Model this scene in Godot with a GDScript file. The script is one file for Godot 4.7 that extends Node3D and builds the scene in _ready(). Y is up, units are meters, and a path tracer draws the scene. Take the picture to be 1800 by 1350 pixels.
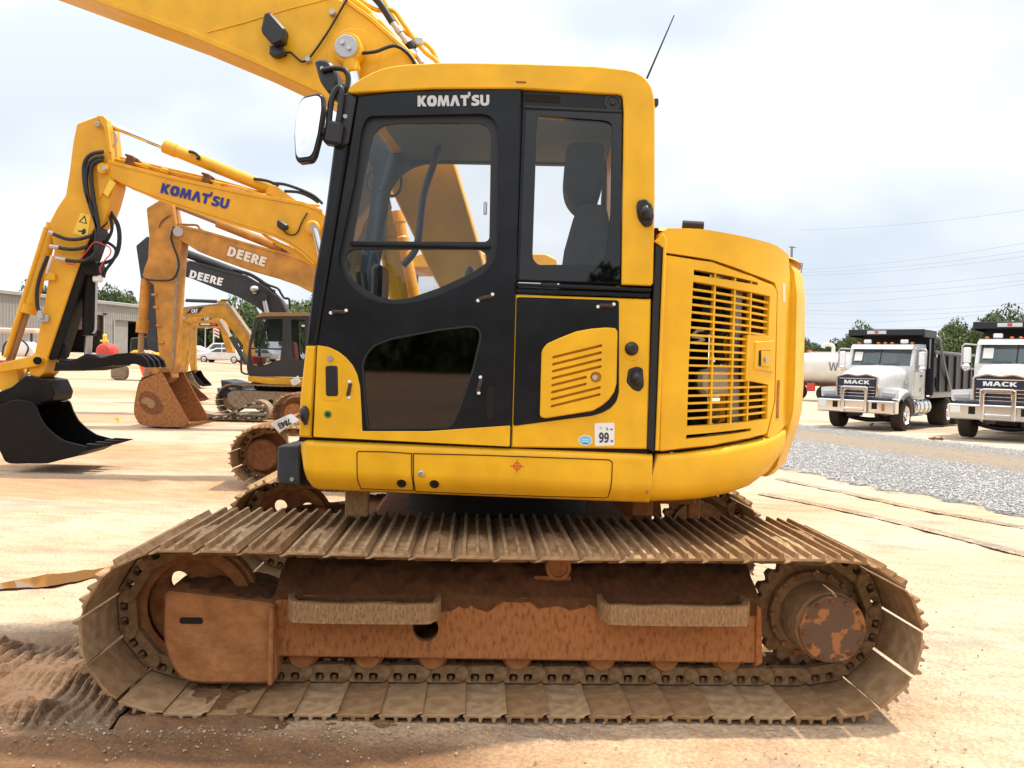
extends Node3D
# A yard of parked excavators: one large yellow machine seen from its left side, more machines, trucks, trees and a metal building behind it.

const FPX := 1450.0
var cam: Camera3D
var cam_t := Transform3D()
var F := Transform3D()          # the frame in which outlines are being measured
var taken := {}
var M := {}
var rng := RandomNumberGenerator.new()
var n_fine := FastNoiseLite.new()
var n_big := FastNoiseLite.new()
var n_rough := FastNoiseLite.new()

# Collects triangles with normals and makes one mesh of them.
class Shape:
	var v := PackedVector3Array()
	var n := PackedVector3Array()
	var u := PackedVector2Array()
	var c := PackedColorArray()
	var plan := PackedVector2Array()   # when set, x runs along this plan curve and z off it
	var plan_n := PackedVector2Array()
	var plan_s := PackedFloat32Array()
	var tint := Color.WHITE
	var tinted := false

	func bend(points: PackedVector2Array) -> Shape:
		plan = points
		plan_n = PackedVector2Array()
		plan_s = PackedFloat32Array()
		var s := points[0].x
		for i in points.size():
			if i > 0:
				s += points[i].distance_to(points[i - 1])
			plan_s.append(s)
			var d := points[mini(i + 1, points.size() - 1)] - points[maxi(i - 1, 0)]
			plan_n.append(Vector2(-d.y, d.x).normalized())
		return self

	func along(s: float) -> Array:
		var i := 1
		while i < plan_s.size() - 1 and plan_s[i] < s:
			i += 1
		var t := (s - plan_s[i - 1]) / (plan_s[i] - plan_s[i - 1])
		return [plan[i - 1].lerp(plan[i], t), plan_n[i - 1].lerp(plan_n[i], clampf(t, 0, 1)).normalized()]

	func put(p: Vector3) -> Vector3:
		if plan.is_empty():
			return p
		var a := along(p.x)
		var q: Vector2 = a[0] + a[1] * p.z
		return Vector3(q.x, p.y, q.y)

	func turn(p: Vector3, d: Vector3) -> Vector3:
		if plan.is_empty():
			return d
		var nn: Vector2 = along(p.x)[1]
		return Vector3(nn.y * d.x + nn.x * d.z, d.y, -nn.x * d.x + nn.y * d.z).normalized()

	func trin(a: Vector3, b: Vector3, d: Vector3, na: Vector3, nb: Vector3, nd: Vector3, ua := Vector2.ZERO, ub := Vector2.ZERO, ud := Vector2.ZERO) -> void:
		if not plan.is_empty():
			na = turn(a, na); nb = turn(b, nb); nd = turn(d, nd)
			a = put(a); b = put(b); d = put(d)
		var g := (b - a).cross(d - a)
		if g.length_squared() < 1e-16:
			return
		if g.dot(na + nb + nd) > 0.0:
			v.append_array([a, d, b]); n.append_array([na, nd, nb]); u.append_array([ua, ud, ub])
		else:
			v.append_array([a, b, d]); n.append_array([na, nb, nd]); u.append_array([ua, ub, ud])
		if tinted:
			c.append_array([tint, tint, tint])

	func tri(a: Vector3, b: Vector3, d: Vector3, nn: Vector3) -> void:
		trin(a, b, d, nn, nn, nn)

	func quad(a: Vector3, b: Vector3, d: Vector3, e: Vector3, nn: Vector3) -> void:
		trin(a, b, d, nn, nn, nn, Vector2(0, 1), Vector2(1, 1), Vector2(1, 0)); trin(a, d, e, nn, nn, nn, Vector2(0, 1), Vector2(1, 0), Vector2(0, 0))

	func face(a: Vector3, b: Vector3, d: Vector3, e: Vector3, away: Vector3) -> void:
		var nn := (d - a).cross(e - b).normalized()
		if nn.dot((a + b + d + e) * 0.25 - away) < 0.0:
			nn = -nn
		quad(a, b, d, e, nn)

	# A box with chamfered edges.
	func box(at: Vector3, size: Vector3, bev := 0.0, b := Basis()) -> Shape:
		var h := size * 0.5
		bev = minf(bev, minf(h.x, minf(h.y, h.z)) * 0.9)
		for ax in 3:
			for s in [-1.0, 1.0]:
				var i := (ax + 1) % 3
				var j := (ax + 2) % 3
				var nn := Vector3.ZERO
				nn[ax] = s
				var p := []
				for k in [[-1, -1], [1, -1], [1, 1], [-1, 1]]:
					var q := Vector3.ZERO
					q[ax] = s * h[ax]
					q[i] = k[0] * (h[i] - bev)
					q[j] = k[1] * (h[j] - bev)
					p.append(at + b * q)
				quad(p[0], p[1], p[2], p[3], (b * nn).normalized())
		if bev > 0.0:
			for ax in 3:
				var i := (ax + 1) % 3
				var j := (ax + 2) % 3
				for k in [[-1, -1], [1, -1], [1, 1], [-1, 1]]:
					var p := []
					for e in [[-1, 0], [1, 0], [1, 1], [-1, 1]]:
						var q := Vector3.ZERO
						q[ax] = e[0] * (h[ax] - bev)
						q[i] = k[0] * (h[i] - (bev if e[1] == 0 else 0.0))
						q[j] = k[1] * (h[j] - (0.0 if e[1] == 0 else bev))
						p.append(at + b * q)
					var nn := Vector3.ZERO
					nn[i] = k[0]
					nn[j] = k[1]
					quad(p[0], p[1], p[2], p[3], (b * nn).normalized())
			for sx in [-1, 1]:
				for sy in [-1, 1]:
					for sz in [-1, 1]:
						var s := Vector3(sx, sy, sz)
						var w := h - Vector3.ONE * bev
						tri(at + b * (s * Vector3(h.x, w.y, w.z)), at + b * (s * Vector3(w.x, h.y, w.z)), at + b * (s * Vector3(w.x, w.y, h.z)), (b * s).normalized())
		return self

	# A rod from p to q; r and r2 its radii at the ends.
	func rod(p: Vector3, q: Vector3, r: float, r2 := -1.0, seg := 16, caps := true) -> Shape:
		if r2 < 0.0:
			r2 = r
		var d := (q - p).normalized()
		var x := d.cross(Vector3.UP if absf(d.y) < 0.9 else Vector3.RIGHT).normalized()
		var y := d.cross(x)
		var slope := (r - r2) / maxf(p.distance_to(q), 1e-6)
		for i in seg:
			var a0 := TAU * i / seg
			var a1 := TAU * (i + 1) / seg
			var e0 := x * cos(a0) + y * sin(a0)
			var e1 := x * cos(a1) + y * sin(a1)
			var m0 := (e0 + d * slope).normalized()
			var m1 := (e1 + d * slope).normalized()
			trin(p + e0 * r, p + e1 * r, q + e1 * r2, m0, m1, m1)
			trin(p + e0 * r, q + e1 * r2, q + e0 * r2, m0, m1, m0)
			if caps:
				tri(p, p + e0 * r, p + e1 * r, -d)
				tri(q, q + e0 * r2, q + e1 * r2, d)
		return self

	# A turned shape: [distance along, radius] pairs from p in direction d.
	func lathe(p: Vector3, d: Vector3, prof: Array, seg := 24) -> Shape:
		d = d.normalized()
		var x := d.cross(Vector3.UP if absf(d.y) < 0.9 else Vector3.RIGHT).normalized()
		var y := d.cross(x)
		for k in prof.size() - 1:
			var a: Array = prof[k]
			var b: Array = prof[k + 1]
			var t := Vector2(b[0] - a[0], b[1] - a[1]).normalized()
			for i in seg:
				var a0 := TAU * i / seg
				var a1 := TAU * (i + 1) / seg
				var e0 := x * cos(a0) + y * sin(a0)
				var e1 := x * cos(a1) + y * sin(a1)
				var m0 := (e0 * t.x - d * t.y).normalized()
				var m1 := (e1 * t.x - d * t.y).normalized()
				var q0: Vector3 = p + d * a[0]
				var q1: Vector3 = p + d * b[0]
				trin(q0 + e0 * a[1], q0 + e1 * a[1], q1 + e1 * b[1], m0, m1, m1)
				trin(q0 + e0 * a[1], q1 + e1 * b[1], q1 + e0 * b[1], m0, m1, m0)
		return self

	# A tube through points.
	func tube(pts: PackedVector3Array, r: float, seg := 8) -> Shape:
		var x := Vector3.ZERO
		var last := []
		var last_d := []
		for i in pts.size():
			var d := (pts[mini(i + 1, pts.size() - 1)] - pts[maxi(i - 1, 0)]).normalized()
			if x == Vector3.ZERO:
				x = d.cross(Vector3.UP if absf(d.y) < 0.9 else Vector3.RIGHT).normalized()
			x = (x - d * x.dot(d)).normalized()
			var y := d.cross(x)
			var ring := []
			var dirs := []
			for k in seg + 1:
				var e := x * cos(TAU * k / seg) + y * sin(TAU * k / seg)
				dirs.append(e)
				ring.append(pts[i] + e * r)
			if i > 0:
				for k in seg:
					trin(last[k], last[k + 1], ring[k + 1], last_d[k], last_d[k + 1], dirs[k + 1])
					trin(last[k], ring[k + 1], ring[k], last_d[k], dirs[k + 1], dirs[k])
			if i == 0 or i == pts.size() - 1:
				for k in seg:
					tri(pts[i], ring[k], ring[k + 1], -d if i == 0 else d)
			last = ring
			last_d = dirs
		return self

	func ball(at: Vector3, r: Vector3, seg := 16, rows := 8) -> Shape:
		for j in rows:
			for i in seg:
				var q := []
				for e in [[0, 0], [1, 0], [1, 1], [0, 1]]:
					var a: float = TAU * (i + e[0]) / seg
					var b: float = PI * (j + e[1]) / rows
					q.append(Vector3(sin(b) * cos(a), cos(b), sin(b) * sin(a)))
				trin(at + q[0] * r, at + q[1] * r, at + q[2] * r, (q[0] / r).normalized(), (q[1] / r).normalized(), (q[2] / r).normalized())
				trin(at + q[0] * r, at + q[2] * r, at + q[3] * r, (q[0] / r).normalized(), (q[2] / r).normalized(), (q[3] / r).normalized())
		return self

	static func inset(poly: PackedVector2Array, d: float) -> PackedVector2Array:
		var out := PackedVector2Array()
		var s := -1.0 if Geometry2D.is_polygon_clockwise(poly) else 1.0
		var k := poly.size()
		for i in k:
			var a := (poly[i] - poly[(i + k - 1) % k]).normalized()
			var b := (poly[(i + 1) % k] - poly[i]).normalized()
			var na := Vector2(-a.y, a.x) * s
			var nb := Vector2(-b.y, b.x) * s
			var m := (na + nb).normalized()
			out.append(poly[i] + m * d / maxf(m.dot(na), 0.4))
		return out

	# The widest chamfer up to d that this outline allows.
	static func chamfer(poly: PackedVector2Array, d: float) -> float:
		var k := 0
		while k < 7:
			var q := inset(poly, d)
			var ok := not Geometry2D.triangulate_polygon(q).is_empty()
			if ok:
				for i in q.size():
					if (q[(i + 1) % q.size()] - q[i]).dot(poly[(i + 1) % q.size()] - poly[i]) < 0.0:
						ok = false
						break
			if ok:
				return d
			d *= 0.6
			k += 1
		return 0.0

	static func pieces(outer: PackedVector2Array, holes: Array, cuts: Array) -> Array:
		var xs := cuts.duplicate()
		for h in holes:
			var lo := 1e9
			var hi := -1e9
			for p in h:
				lo = minf(lo, p.x)
				hi = maxf(hi, p.x)
			xs.append((lo + hi) * 0.5)
		if xs.is_empty():
			return [outer]
		xs.sort()
		var out := []
		for i in xs.size() + 1:
			var x0: float = -500.0 if i == 0 else xs[i - 1]
			var x1: float = 500.0 if i == xs.size() else xs[i]
			if x1 - x0 < 1e-4:
				continue
			var strip := PackedVector2Array([Vector2(x0, -500), Vector2(x1, -500), Vector2(x1, 500), Vector2(x0, 500)])
			var list: Array = Geometry2D.intersect_polygons(outer, strip)
			for h in holes:
				var next := []
				for q in list:
					next.append_array(Geometry2D.clip_polygons(q, h))
				list = next
			out.append_array(list)
		return out

	func flat(poly: PackedVector2Array, z: float, nn: Vector3) -> void:
		var t := Geometry2D.triangulate_polygon(poly)
		if t.is_empty():
			print("untriangulated ", poly.size(), " ", poly[0])
		for i in range(0, t.size(), 3):
			var a := poly[t[i]]
			var b := poly[t[i + 1]]
			var d := poly[t[i + 2]]
			tri(Vector3(a.x, a.y, z), Vector3(b.x, b.y, z), Vector3(d.x, d.y, z), nn)

	func rim(poly: PackedVector2Array, z0: float, poly2: PackedVector2Array, z1: float, outward: bool) -> void:
		var s := 1.0 if Geometry2D.is_polygon_clockwise(poly) else -1.0
		if not outward:
			s = -s
		var k := poly.size()
		var en := []
		for i in k:
			var d := (poly[(i + 1) % k] - poly[i]).normalized()
			en.append(Vector2(-d.y, d.x) * s)
		var lean := 0.0
		if poly2 != poly:
			lean = 1.0
		for i in k:
			var j := (i + 1) % k
			var e: Vector2 = en[i]
			var p: Vector2 = en[(i + k - 1) % k]
			var q: Vector2 = en[j]
			var m0 := (e + p).normalized() if e.dot(p) > 0.7 else e
			var m1 := (e + q).normalized() if e.dot(q) > 0.7 else e
			var n0 := Vector3(m0.x, m0.y, lean).normalized()
			var n1 := Vector3(m1.x, m1.y, lean).normalized()
			var a := Vector3(poly[i].x, poly[i].y, z0)
			var b := Vector3(poly[j].x, poly[j].y, z0)
			var d := Vector3(poly2[j].x, poly2[j].y, z1)
			var f := Vector3(poly2[i].x, poly2[i].y, z1)
			trin(a, b, d, n0, n1, n1)
			trin(a, d, f, n0, n1, n0)

	# A plate of this outline from z0 (back) to z1 (front) with chamfered front edge and cut-outs.
	func slab(poly: PackedVector2Array, z0: float, z1: float, bev := 0.0, holes := [], cuts := [], back := true) -> Shape:
		if bev > 0.0:
			bev = chamfer(poly, bev)
		var top := inset(poly, bev) if bev > 0.0 else poly
		for q in pieces(top, holes, cuts):
			flat(q, z1, Vector3(0, 0, 1))
		if back:
			for q in pieces(poly, holes, cuts):
				flat(q, z0, Vector3(0, 0, -1))
		var long := poly
		if not cuts.is_empty():
			long = dense(poly, 0.05)
		rim(long, z0, long, z1 - bev, true)
		if bev > 0.0:
			rim(poly, z1 - bev, top, z1, true)
		for h in holes:
			rim(h, z0, h, z1, false)
		return self

	static func dense(poly: PackedVector2Array, step: float) -> PackedVector2Array:
		var out := PackedVector2Array()
		for i in poly.size():
			var a := poly[i]
			var b := poly[(i + 1) % poly.size()]
			var k := maxi(1, int(a.distance_to(b) / step))
			for j in k:
				out.append(a.lerp(b, float(j) / k))
		return out

	# A body symmetric chamfer on both faces.
	func block(poly: PackedVector2Array, z0: float, z1: float, bev: float) -> Shape:
		bev = chamfer(poly, bev)
		var top := inset(poly, bev)
		flat(top, z1, Vector3(0, 0, 1))
		flat(top, z0, Vector3(0, 0, -1))
		rim(poly, z0 + bev, poly, z1 - bev, true)
		rim(poly, z1 - bev, top, z1, true)
		var s := Shape.new()
		s.rim(poly, -z0 - bev, top, -z0, true)
		for i in range(0, s.v.size(), 3):
			var f := Vector3(1, 1, -1)
			trin(s.v[i] * f, s.v[i + 1] * f, s.v[i + 2] * f, s.n[i] * f, s.n[i + 1] * f, s.n[i + 2] * f)
		return self

	# A skin through rows of points, smooth.
	func skin(rows: Array, closed := false) -> Shape:
		var nn := []
		for j in rows.size():
			var r := []
			var k: int = rows[j].size()
			for i in k:
				var l := i - 1
				var h := i + 1
				if closed:
					l = (i + k - 1) % k if i > 0 else k - 2
					h = (i + 1) % k if i < k - 1 else 1
				var dx: Vector3 = rows[j][mini(h, k - 1)] - rows[j][maxi(l, 0)]
				var dy: Vector3 = rows[mini(j + 1, rows.size() - 1)][i] - rows[maxi(j - 1, 0)][i]
				r.append(dx.cross(dy).normalized())
			nn.append(r)
		for j in rows.size() - 1:
			for i in rows[j].size() - 1:
				var a: Vector3 = rows[j][i]
				var b: Vector3 = rows[j][i + 1]
				var d: Vector3 = rows[j + 1][i + 1]
				var e: Vector3 = rows[j + 1][i]
				trin(a, b, d, nn[j][i], nn[j][i + 1], nn[j + 1][i + 1])
				trin(a, d, e, nn[j][i], nn[j + 1][i + 1], nn[j + 1][i])
		return self

	func add(o: Shape, t := Transform3D()) -> Shape:
		for i in range(0, o.v.size(), 3):
			trin(t * o.v[i], t * o.v[i + 1], t * o.v[i + 2], (t.basis * o.n[i]).normalized(), (t.basis * o.n[i + 1]).normalized(), (t.basis * o.n[i + 2]).normalized())
		return self

	func mesh() -> ArrayMesh:
		var a := []
		a.resize(Mesh.ARRAY_MAX)
		a[Mesh.ARRAY_VERTEX] = v
		a[Mesh.ARRAY_NORMAL] = n
		a[Mesh.ARRAY_TEX_UV] = u
		if tinted:
			a[Mesh.ARRAY_COLOR] = c
		var m := ArrayMesh.new()
		m.add_surface_from_arrays(Mesh.PRIMITIVE_TRIANGLES, a)
		return m


# ---- measuring: a pixel of the 1800 x 1350 view gives a direction; with a plane of the frame F it gives a point
func ray(px: float, py: float) -> Vector3:
	return cam_t.basis * Vector3((px - 900.0) / FPX, (675.0 - py) / FPX, -1.0)

func at(px: float, py: float, z := 0.0) -> Vector3:
	var inv := F.affine_inverse()
	var o := inv * cam_t.origin
	var d := inv.basis * ray(px, py)
	return o + d * ((z - o.z) / d.z)

func ptz(px: float, py: float, z: float) -> Vector3:
	var d := ray(px, py)
	return cam_t.origin + d * ((z - cam_t.origin.z) / d.z)

func nums(s: String) -> PackedFloat64Array:
	return s.replace(",", " ").split_floats(" ", false)

func L(s: String, z := 0.0) -> PackedVector2Array:
	var a := nums(s)
	var out := PackedVector2Array()
	for i in range(0, a.size(), 2):
		var p := at(a[i], a[i + 1], z)
		out.append(Vector2(p.x, p.y))
	return out

func L3(s: String, z := 0.0) -> PackedVector3Array:
	var a := nums(s)
	var out := PackedVector3Array()
	for i in range(0, a.size(), 2):
		out.append(at(a[i], a[i + 1], z))
	return out

func curve(p: PackedVector3Array, k := 6) -> PackedVector3Array:
	var out := PackedVector3Array()
	for i in p.size() - 1:
		for j in k:
			out.append(p[i].cubic_interpolate(p[i + 1], p[maxi(i - 1, 0)], p[mini(i + 2, p.size() - 1)], float(j) / k))
	out.append(p[p.size() - 1])
	return out

func rnd(poly: PackedVector2Array, r: float, k := 4) -> PackedVector2Array:
	var out := PackedVector2Array()
	var m := poly.size()
	for i in m:
		var p := poly[i]
		var a := poly[(i + m - 1) % m]
		var b := poly[(i + 1) % m]
		var d := minf(r, minf(p.distance_to(a), p.distance_to(b)) * 0.45)
		var p0 := p + (a - p).normalized() * d
		var p1 := p + (b - p).normalized() * d
		if absf((p - a).normalized().dot((b - p).normalized())) > 0.985:
			out.append(p)
			continue
		for j in k + 1:
			var t := float(j) / k
			out.append(p0.lerp(p, t).lerp(p.lerp(p1, t), t))
	return out

func rect(x0: float, y0: float, x1: float, y1: float) -> PackedVector2Array:
	return PackedVector2Array([Vector2(x0, y0), Vector2(x1, y0), Vector2(x1, y1), Vector2(x0, y1)])

func disc(x: float, y: float, r: float, k := 20) -> PackedVector2Array:
	var out := PackedVector2Array()
	for i in k:
		out.append(Vector2(x + r * cos(TAU * i / k), y + r * sin(TAU * i / k)))
	return out

# ---- nodes
func numbered(called: String) -> String:
	var k: int = taken.get(called, 0)
	taken[called] = k + 1
	return called if k == 0 else "%s_%03d" % [called, k]

func tag(o: Node3D, label: String, category: String, group := "") -> Node3D:
	o.set_meta("label", label)
	o.set_meta("category", category)
	if group:
		o.set_meta("group", group)
	return o

func thing(called: String, label: String, category: String, where := Vector3.ZERO, turn := 0.0, group := "") -> Node3D:
	var o := Node3D.new()
	o.name = numbered(called)
	add_child(o)
	o.position = where
	o.rotation.y = turn
	return tag(o, label, category, group)

func hang(o: MeshInstance3D, parent: Node, called: String, m: Material) -> MeshInstance3D:
	o.material_override = m
	if parent == self:
		o.name = numbered(called)
	else:
		var k: int = parent.get_meta("n_" + called, 0)
		parent.set_meta("n_" + called, k + 1)
		o.name = called if k == 0 else "%s_%03d" % [called, k]
	parent.add_child(o)
	return o

func part(parent: Node, called: String, s: Shape, m: Material, t := Transform3D()) -> MeshInstance3D:
	var o := MeshInstance3D.new()
	o.mesh = s.mesh()
	o.transform = t
	return hang(o, parent, called, m)

func again(parent: Node, called: String, mesh: Mesh, m: Material, t := Transform3D()) -> MeshInstance3D:
	var o := MeshInstance3D.new()
	o.mesh = mesh
	o.transform = t
	return hang(o, parent, called, m)

func ground_part(called: String, s: Shape, m: Material, kind := "structure") -> MeshInstance3D:
	var o := part(self, called, s, m)
	o.set_meta("kind", kind)
	return o

func font(bold := 0.0) -> Font:
	var f := SystemFont.new()
	f.font_names = PackedStringArray(["Droid Sans"])
	f.font_weight = 700
	if bold == 0.0:
		return f
	var w := FontVariation.new()
	w.base_font = f
	w.variation_embolden = bold
	return w

# Lettering as wide as w, h high, its middle at p; ax and ay its directions.
func letters(parent: Node, text: String, p: Vector3, w: float, h: float, m: Material, ax := Vector3.RIGHT, ay := Vector3.UP, bold := 0.0, t := Transform3D(), called := "lettering") -> MeshInstance3D:
	var tm := TextMesh.new()
	tm.text = text
	tm.font = font(bold)
	tm.font_size = 64
	tm.pixel_size = 0.01
	tm.depth = 0.02
	tm.curve_step = 2.0
	var b := tm.get_aabb()
	var az := ax.cross(ay).normalized()
	var sx := w / b.size.x
	var sy := h / b.size.y
	var basis_ := Basis(ax.normalized() * sx, ay.normalized() * sy, az * 0.2)
	var mid := b.position + b.size * 0.5
	var o := MeshInstance3D.new()
	o.mesh = tm
	o.transform = t * Transform3D(basis_, p - basis_ * mid)
	return hang(o, parent, called, m)

# Heavy block capitals drawn as outlines on a unit-high grid.
const GLYPHS := {
	"K": [1.0, ["0 0 .33 0 .33 .34 .62 0 1.03 0 .62 .52 1 1 .6 1 .33 .66 .33 1 0 1"]],
	"O": [1.12, ["0 .5 .06 .2 .25 .02 .56 -.02 .87 .02 1.06 .2 1.12 .5 1.06 .8 .87 .98 .56 1.02 .25 .98 .06 .8", "-.4 .5 .45 .31 .56 .27 .67 .31 .72 .5 .67 .69 .56 .73 .45 .69"]],
	"M": [1.35, ["0 0 .3 0 .36 .56 .55 0 .8 0 .99 .56 1.05 0 1.35 0 1.22 1 .86 1 .675 .45 .49 1 .13 1"]],
	"A": [1.12, ["0 0 .34 0 .56 .56 .78 0 1.12 0 .74 1 .38 1"]],
	"T": [0.95, ["0 .72 .31 .72 .31 0 .64 0 .64 .72 .95 .72 .95 1 0 1"]],
	"'": [0.16, ["-.16 .9 .1 .9 .1 1.28 -.16 1.28"]],
	"S": [0.92, ["0 .05 .3 -.02 .62 0 .84 .1 .92 .3 .84 .5 .6 .6 .4 .66 .42 .76 .6 .77 .84 .71 .84 .96 .55 1.02 .26 .98 .08 .86 .03 .68 .12 .5 .36 .4 .55 .34 .54 .25 .36 .23 0 .3"]],
	"U": [1.02, ["0 1 0 .3 .1 .1 .3 0 .51 -.02 .72 0 .92 .1 1.02 .3 1.02 1 .69 1 .69 .36 .62 .25 .51 .22 .4 .25 .33 .36 .33 1"]]}

func block_letters(parent: Node, text: String, p: Vector3, w: float, h: float, m: Material, ax := Vector3.RIGHT) -> MeshInstance3D:
	var total := -0.06
	for ch in text:
		total += GLYPHS[ch][0] + 0.06
	ax = ax.normalized()
	var ay := Vector3(-ax.y, ax.x, 0)
	var s := Shape.new()
	var x := -total * 0.5
	for ch in text:
		var loops := []
		for q in GLYPHS[ch][1]:
			var a := nums(q.replace("-.4 .5 ", ".40 .5 "))
			var poly := PackedVector2Array()
			for i in range(0, a.size(), 2):
				poly.append(Vector2((x + a[i]) * w / total, (a[i + 1] - 0.5) * h))
			loops.append(poly)
		s.slab(loops[0], -0.002, 0.0015, 0.0, loops.slice(1))
		x += GLYPHS[ch][0] + 0.06
	return part(parent, "lettering", s, m, Transform3D(Basis(ax, ay, Vector3(0, 0, 1)), p))

# ---- materials
func lin(r: float, g: float, b: float) -> Color:
	return Color(r, g, b).linear_to_srgb()

func noise_tex(freq: float, lo: Color, hi: Color, seed_: int, size := 512, oct := 5, kind := FastNoiseLite.TYPE_SIMPLEX_SMOOTH, mid := -1.0, width := 1.0) -> NoiseTexture2D:
	var n := FastNoiseLite.new()
	n.noise_type = kind
	n.frequency = freq
	n.seed = seed_
	n.fractal_octaves = oct
	n.fractal_gain = 0.55
	var t := NoiseTexture2D.new()
	t.width = size
	t.height = size
	t.seamless = true
	t.noise = n
	var g := Gradient.new()
	if mid < 0.0:
		g.set_color(0, lo); g.set_color(1, hi)
	else:
		g.set_color(0, lo); g.set_color(1, hi)
		g.set_offset(0, clampf(mid - width * 0.5, 0, 1)); g.set_offset(1, clampf(mid + width * 0.5, 0, 1))
	t.color_ramp = g
	return t

func mat(key: String, col: Color, rough := 0.5, metal := 0.0) -> StandardMaterial3D:
	var m := StandardMaterial3D.new()
	m.resource_name = key
	m.albedo_color = col
	m.roughness = rough
	m.metallic = metal
	M[key] = m
	return m

func worn(m: StandardMaterial3D, tex: Texture2D, scale_ := 1.0, bump: Texture2D = null, depth := 0.0, stretch := Vector3.ONE) -> StandardMaterial3D:
	m.uv1_triplanar = true
	m.uv1_scale = stretch * scale_
	if tex:
		m.albedo_texture = tex
	if bump:
		m.heightmap_enabled = true
		m.heightmap_texture = bump
		m.heightmap_scale = depth
	return m

# Height of the ground.
func gh(x: float, z: float) -> float:
	var d := -z
	var y := 0.0
	if x < 5.0:
		y += smoothstep(26.0, 85.0, d) * lerpf(0.55, 1.4, smoothstep(-12.0, -42.0, x)) * smoothstep(5.0, -6.0, x)
	if x > 2.0:
		y -= smoothstep(9.0, 30.0, d) * 0.36 * smoothstep(2.0, 9.0, x)
	return y

func on_ground(px: float, py: float) -> Vector3:
	var d := ray(px, py)
	var o := cam_t.origin
	var t := 2.0
	while t < 260.0:
		var p := o + d * t
		if p.y <= gh(p.x, p.z):
			break
		t += 0.02 + t * 0.002
	return o + d * t

func _ready() -> void:
	# camera
	cam = Camera3D.new()
	cam.name = "camera"
	cam_t = Transform3D(Basis(Vector3.UP, -atan(65.0 / FPX)) * Basis(Vector3.RIGHT, -atan(36.4 / FPX)) * Basis(Vector3(0, 0, 1), 0.025), Vector3(0, 1.5, 0))
	cam.transform = cam_t
	cam.fov = rad_to_deg(2.0 * atan(675.0 / FPX))
	cam.near = 0.05
	cam.far = 2000.0
	add_child(cam)
	cam.current = true
	# sky, exposure
	var to_sun := Vector3(sin(deg_to_rad(SUN_AZ)) * cos(deg_to_rad(SUN_EL)), sin(deg_to_rad(SUN_EL)), -cos(deg_to_rad(SUN_AZ)) * cos(deg_to_rad(SUN_EL)))
	var env := Environment.new()
	env.background_mode = Environment.BG_SKY
	env.sky = Sky.new()
	var sm := PanoramaSkyMaterial.new()
	sm.panorama = sky_picture(to_sun)
	env.sky.sky_material = sm
	env.tonemap_mode = Environment.TONE_MAPPER_LINEAR
	env.tonemap_exposure = EXPOSURE
	env.sdfgi_enabled = true
	env.ssao_enabled = true
	env.ssil_enabled = true
	var we := WorldEnvironment.new()
	we.name = "world_environment"
	we.environment = env
	add_child(we)
	# sun behind thin cloud
	var sun := DirectionalLight3D.new()
	sun.name = "sun"
	sun.light_energy = SUN_ENERGY
	sun.light_color = Color(1.0, 0.96, 0.89)
	sun.light_angular_distance = 1.6
	sun.shadow_enabled = true
	add_child(sun)
	sun.look_at_from_position(to_sun * 50.0, Vector3.ZERO)
	rng.seed = 7
	n_fine.seed = 3
	n_fine.frequency = 0.9
	n_fine.fractal_octaves = 4
	n_big.seed = 11
	n_big.frequency = 0.12
	n_big.fractal_octaves = 4
	n_rough.seed = 23
	n_rough.frequency = 6.0
	n_rough.fractal_octaves = 3
	materials()
	build_ground()
	build_background()
	build_trees()
	build_wires()
	build_main_machine()
	build_machine_row()
	build_trucks()
	build_small_things()

const SUN_AZ := 68.0
const SUN_EL := 64.0
const SUN_ENERGY := 1.15
const EXPOSURE := 1.5

func sky_picture(to_sun: Vector3) -> ImageTexture:
	var w := 768
	var h := 384
	var im := Image.create_empty(w, h, false, Image.FORMAT_RGBF)
	var n := FastNoiseLite.new()
	n.seed = 5
	n.frequency = 1.5
	n.fractal_octaves = 5
	n.fractal_gain = 0.5
	for j in h:
		var el := PI * 0.5 - PI * (j + 0.5) / h
		for i in w:
			var az := TAU * ((i + 0.5) / w - 0.5)
			var d := Vector3(sin(az) * cos(el), sin(el), -cos(az) * cos(el))
			var y := maxf(d.y, 0.0)
			var q := Vector3(d.x, d.y * 2.2, d.z) * (1.0 if y < 0.02 else 1.0)
			var c := n.get_noise_3dv(q * 1.2)
			var c2 := n.get_noise_3dv(q * 3.1 + Vector3(7, 3, 1))
			var cl := clampf(0.5 + 1.1 * c + 0.45 * c2, 0.0, 1.0)
			# a bright even overcast, bluish grey where the cloud is thick
			var col := Color(0.49, 0.55, 0.63).lerp(Color(0.70, 0.73, 0.765), cl)
			var s := maxf(d.dot(to_sun), 0.0)
			# thinner, brighter cloud higher up and on the sun's side
			var thin := smoothstep(0.02, 0.42, y) * (0.12 + 0.88 * pow(s, 1.5)) * (0.75 + 0.5 * cl)
			var glow := 0.58 * thin + 0.35 * pow(s, 6.0) + 0.9 * pow(s, 24.0)
			col.r += glow * 1.0
			col.g += glow * 0.97
			col.b += glow * 0.92
			im.set_pixel(i, j, col)
	return ImageTexture.create_from_image(im)

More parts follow.
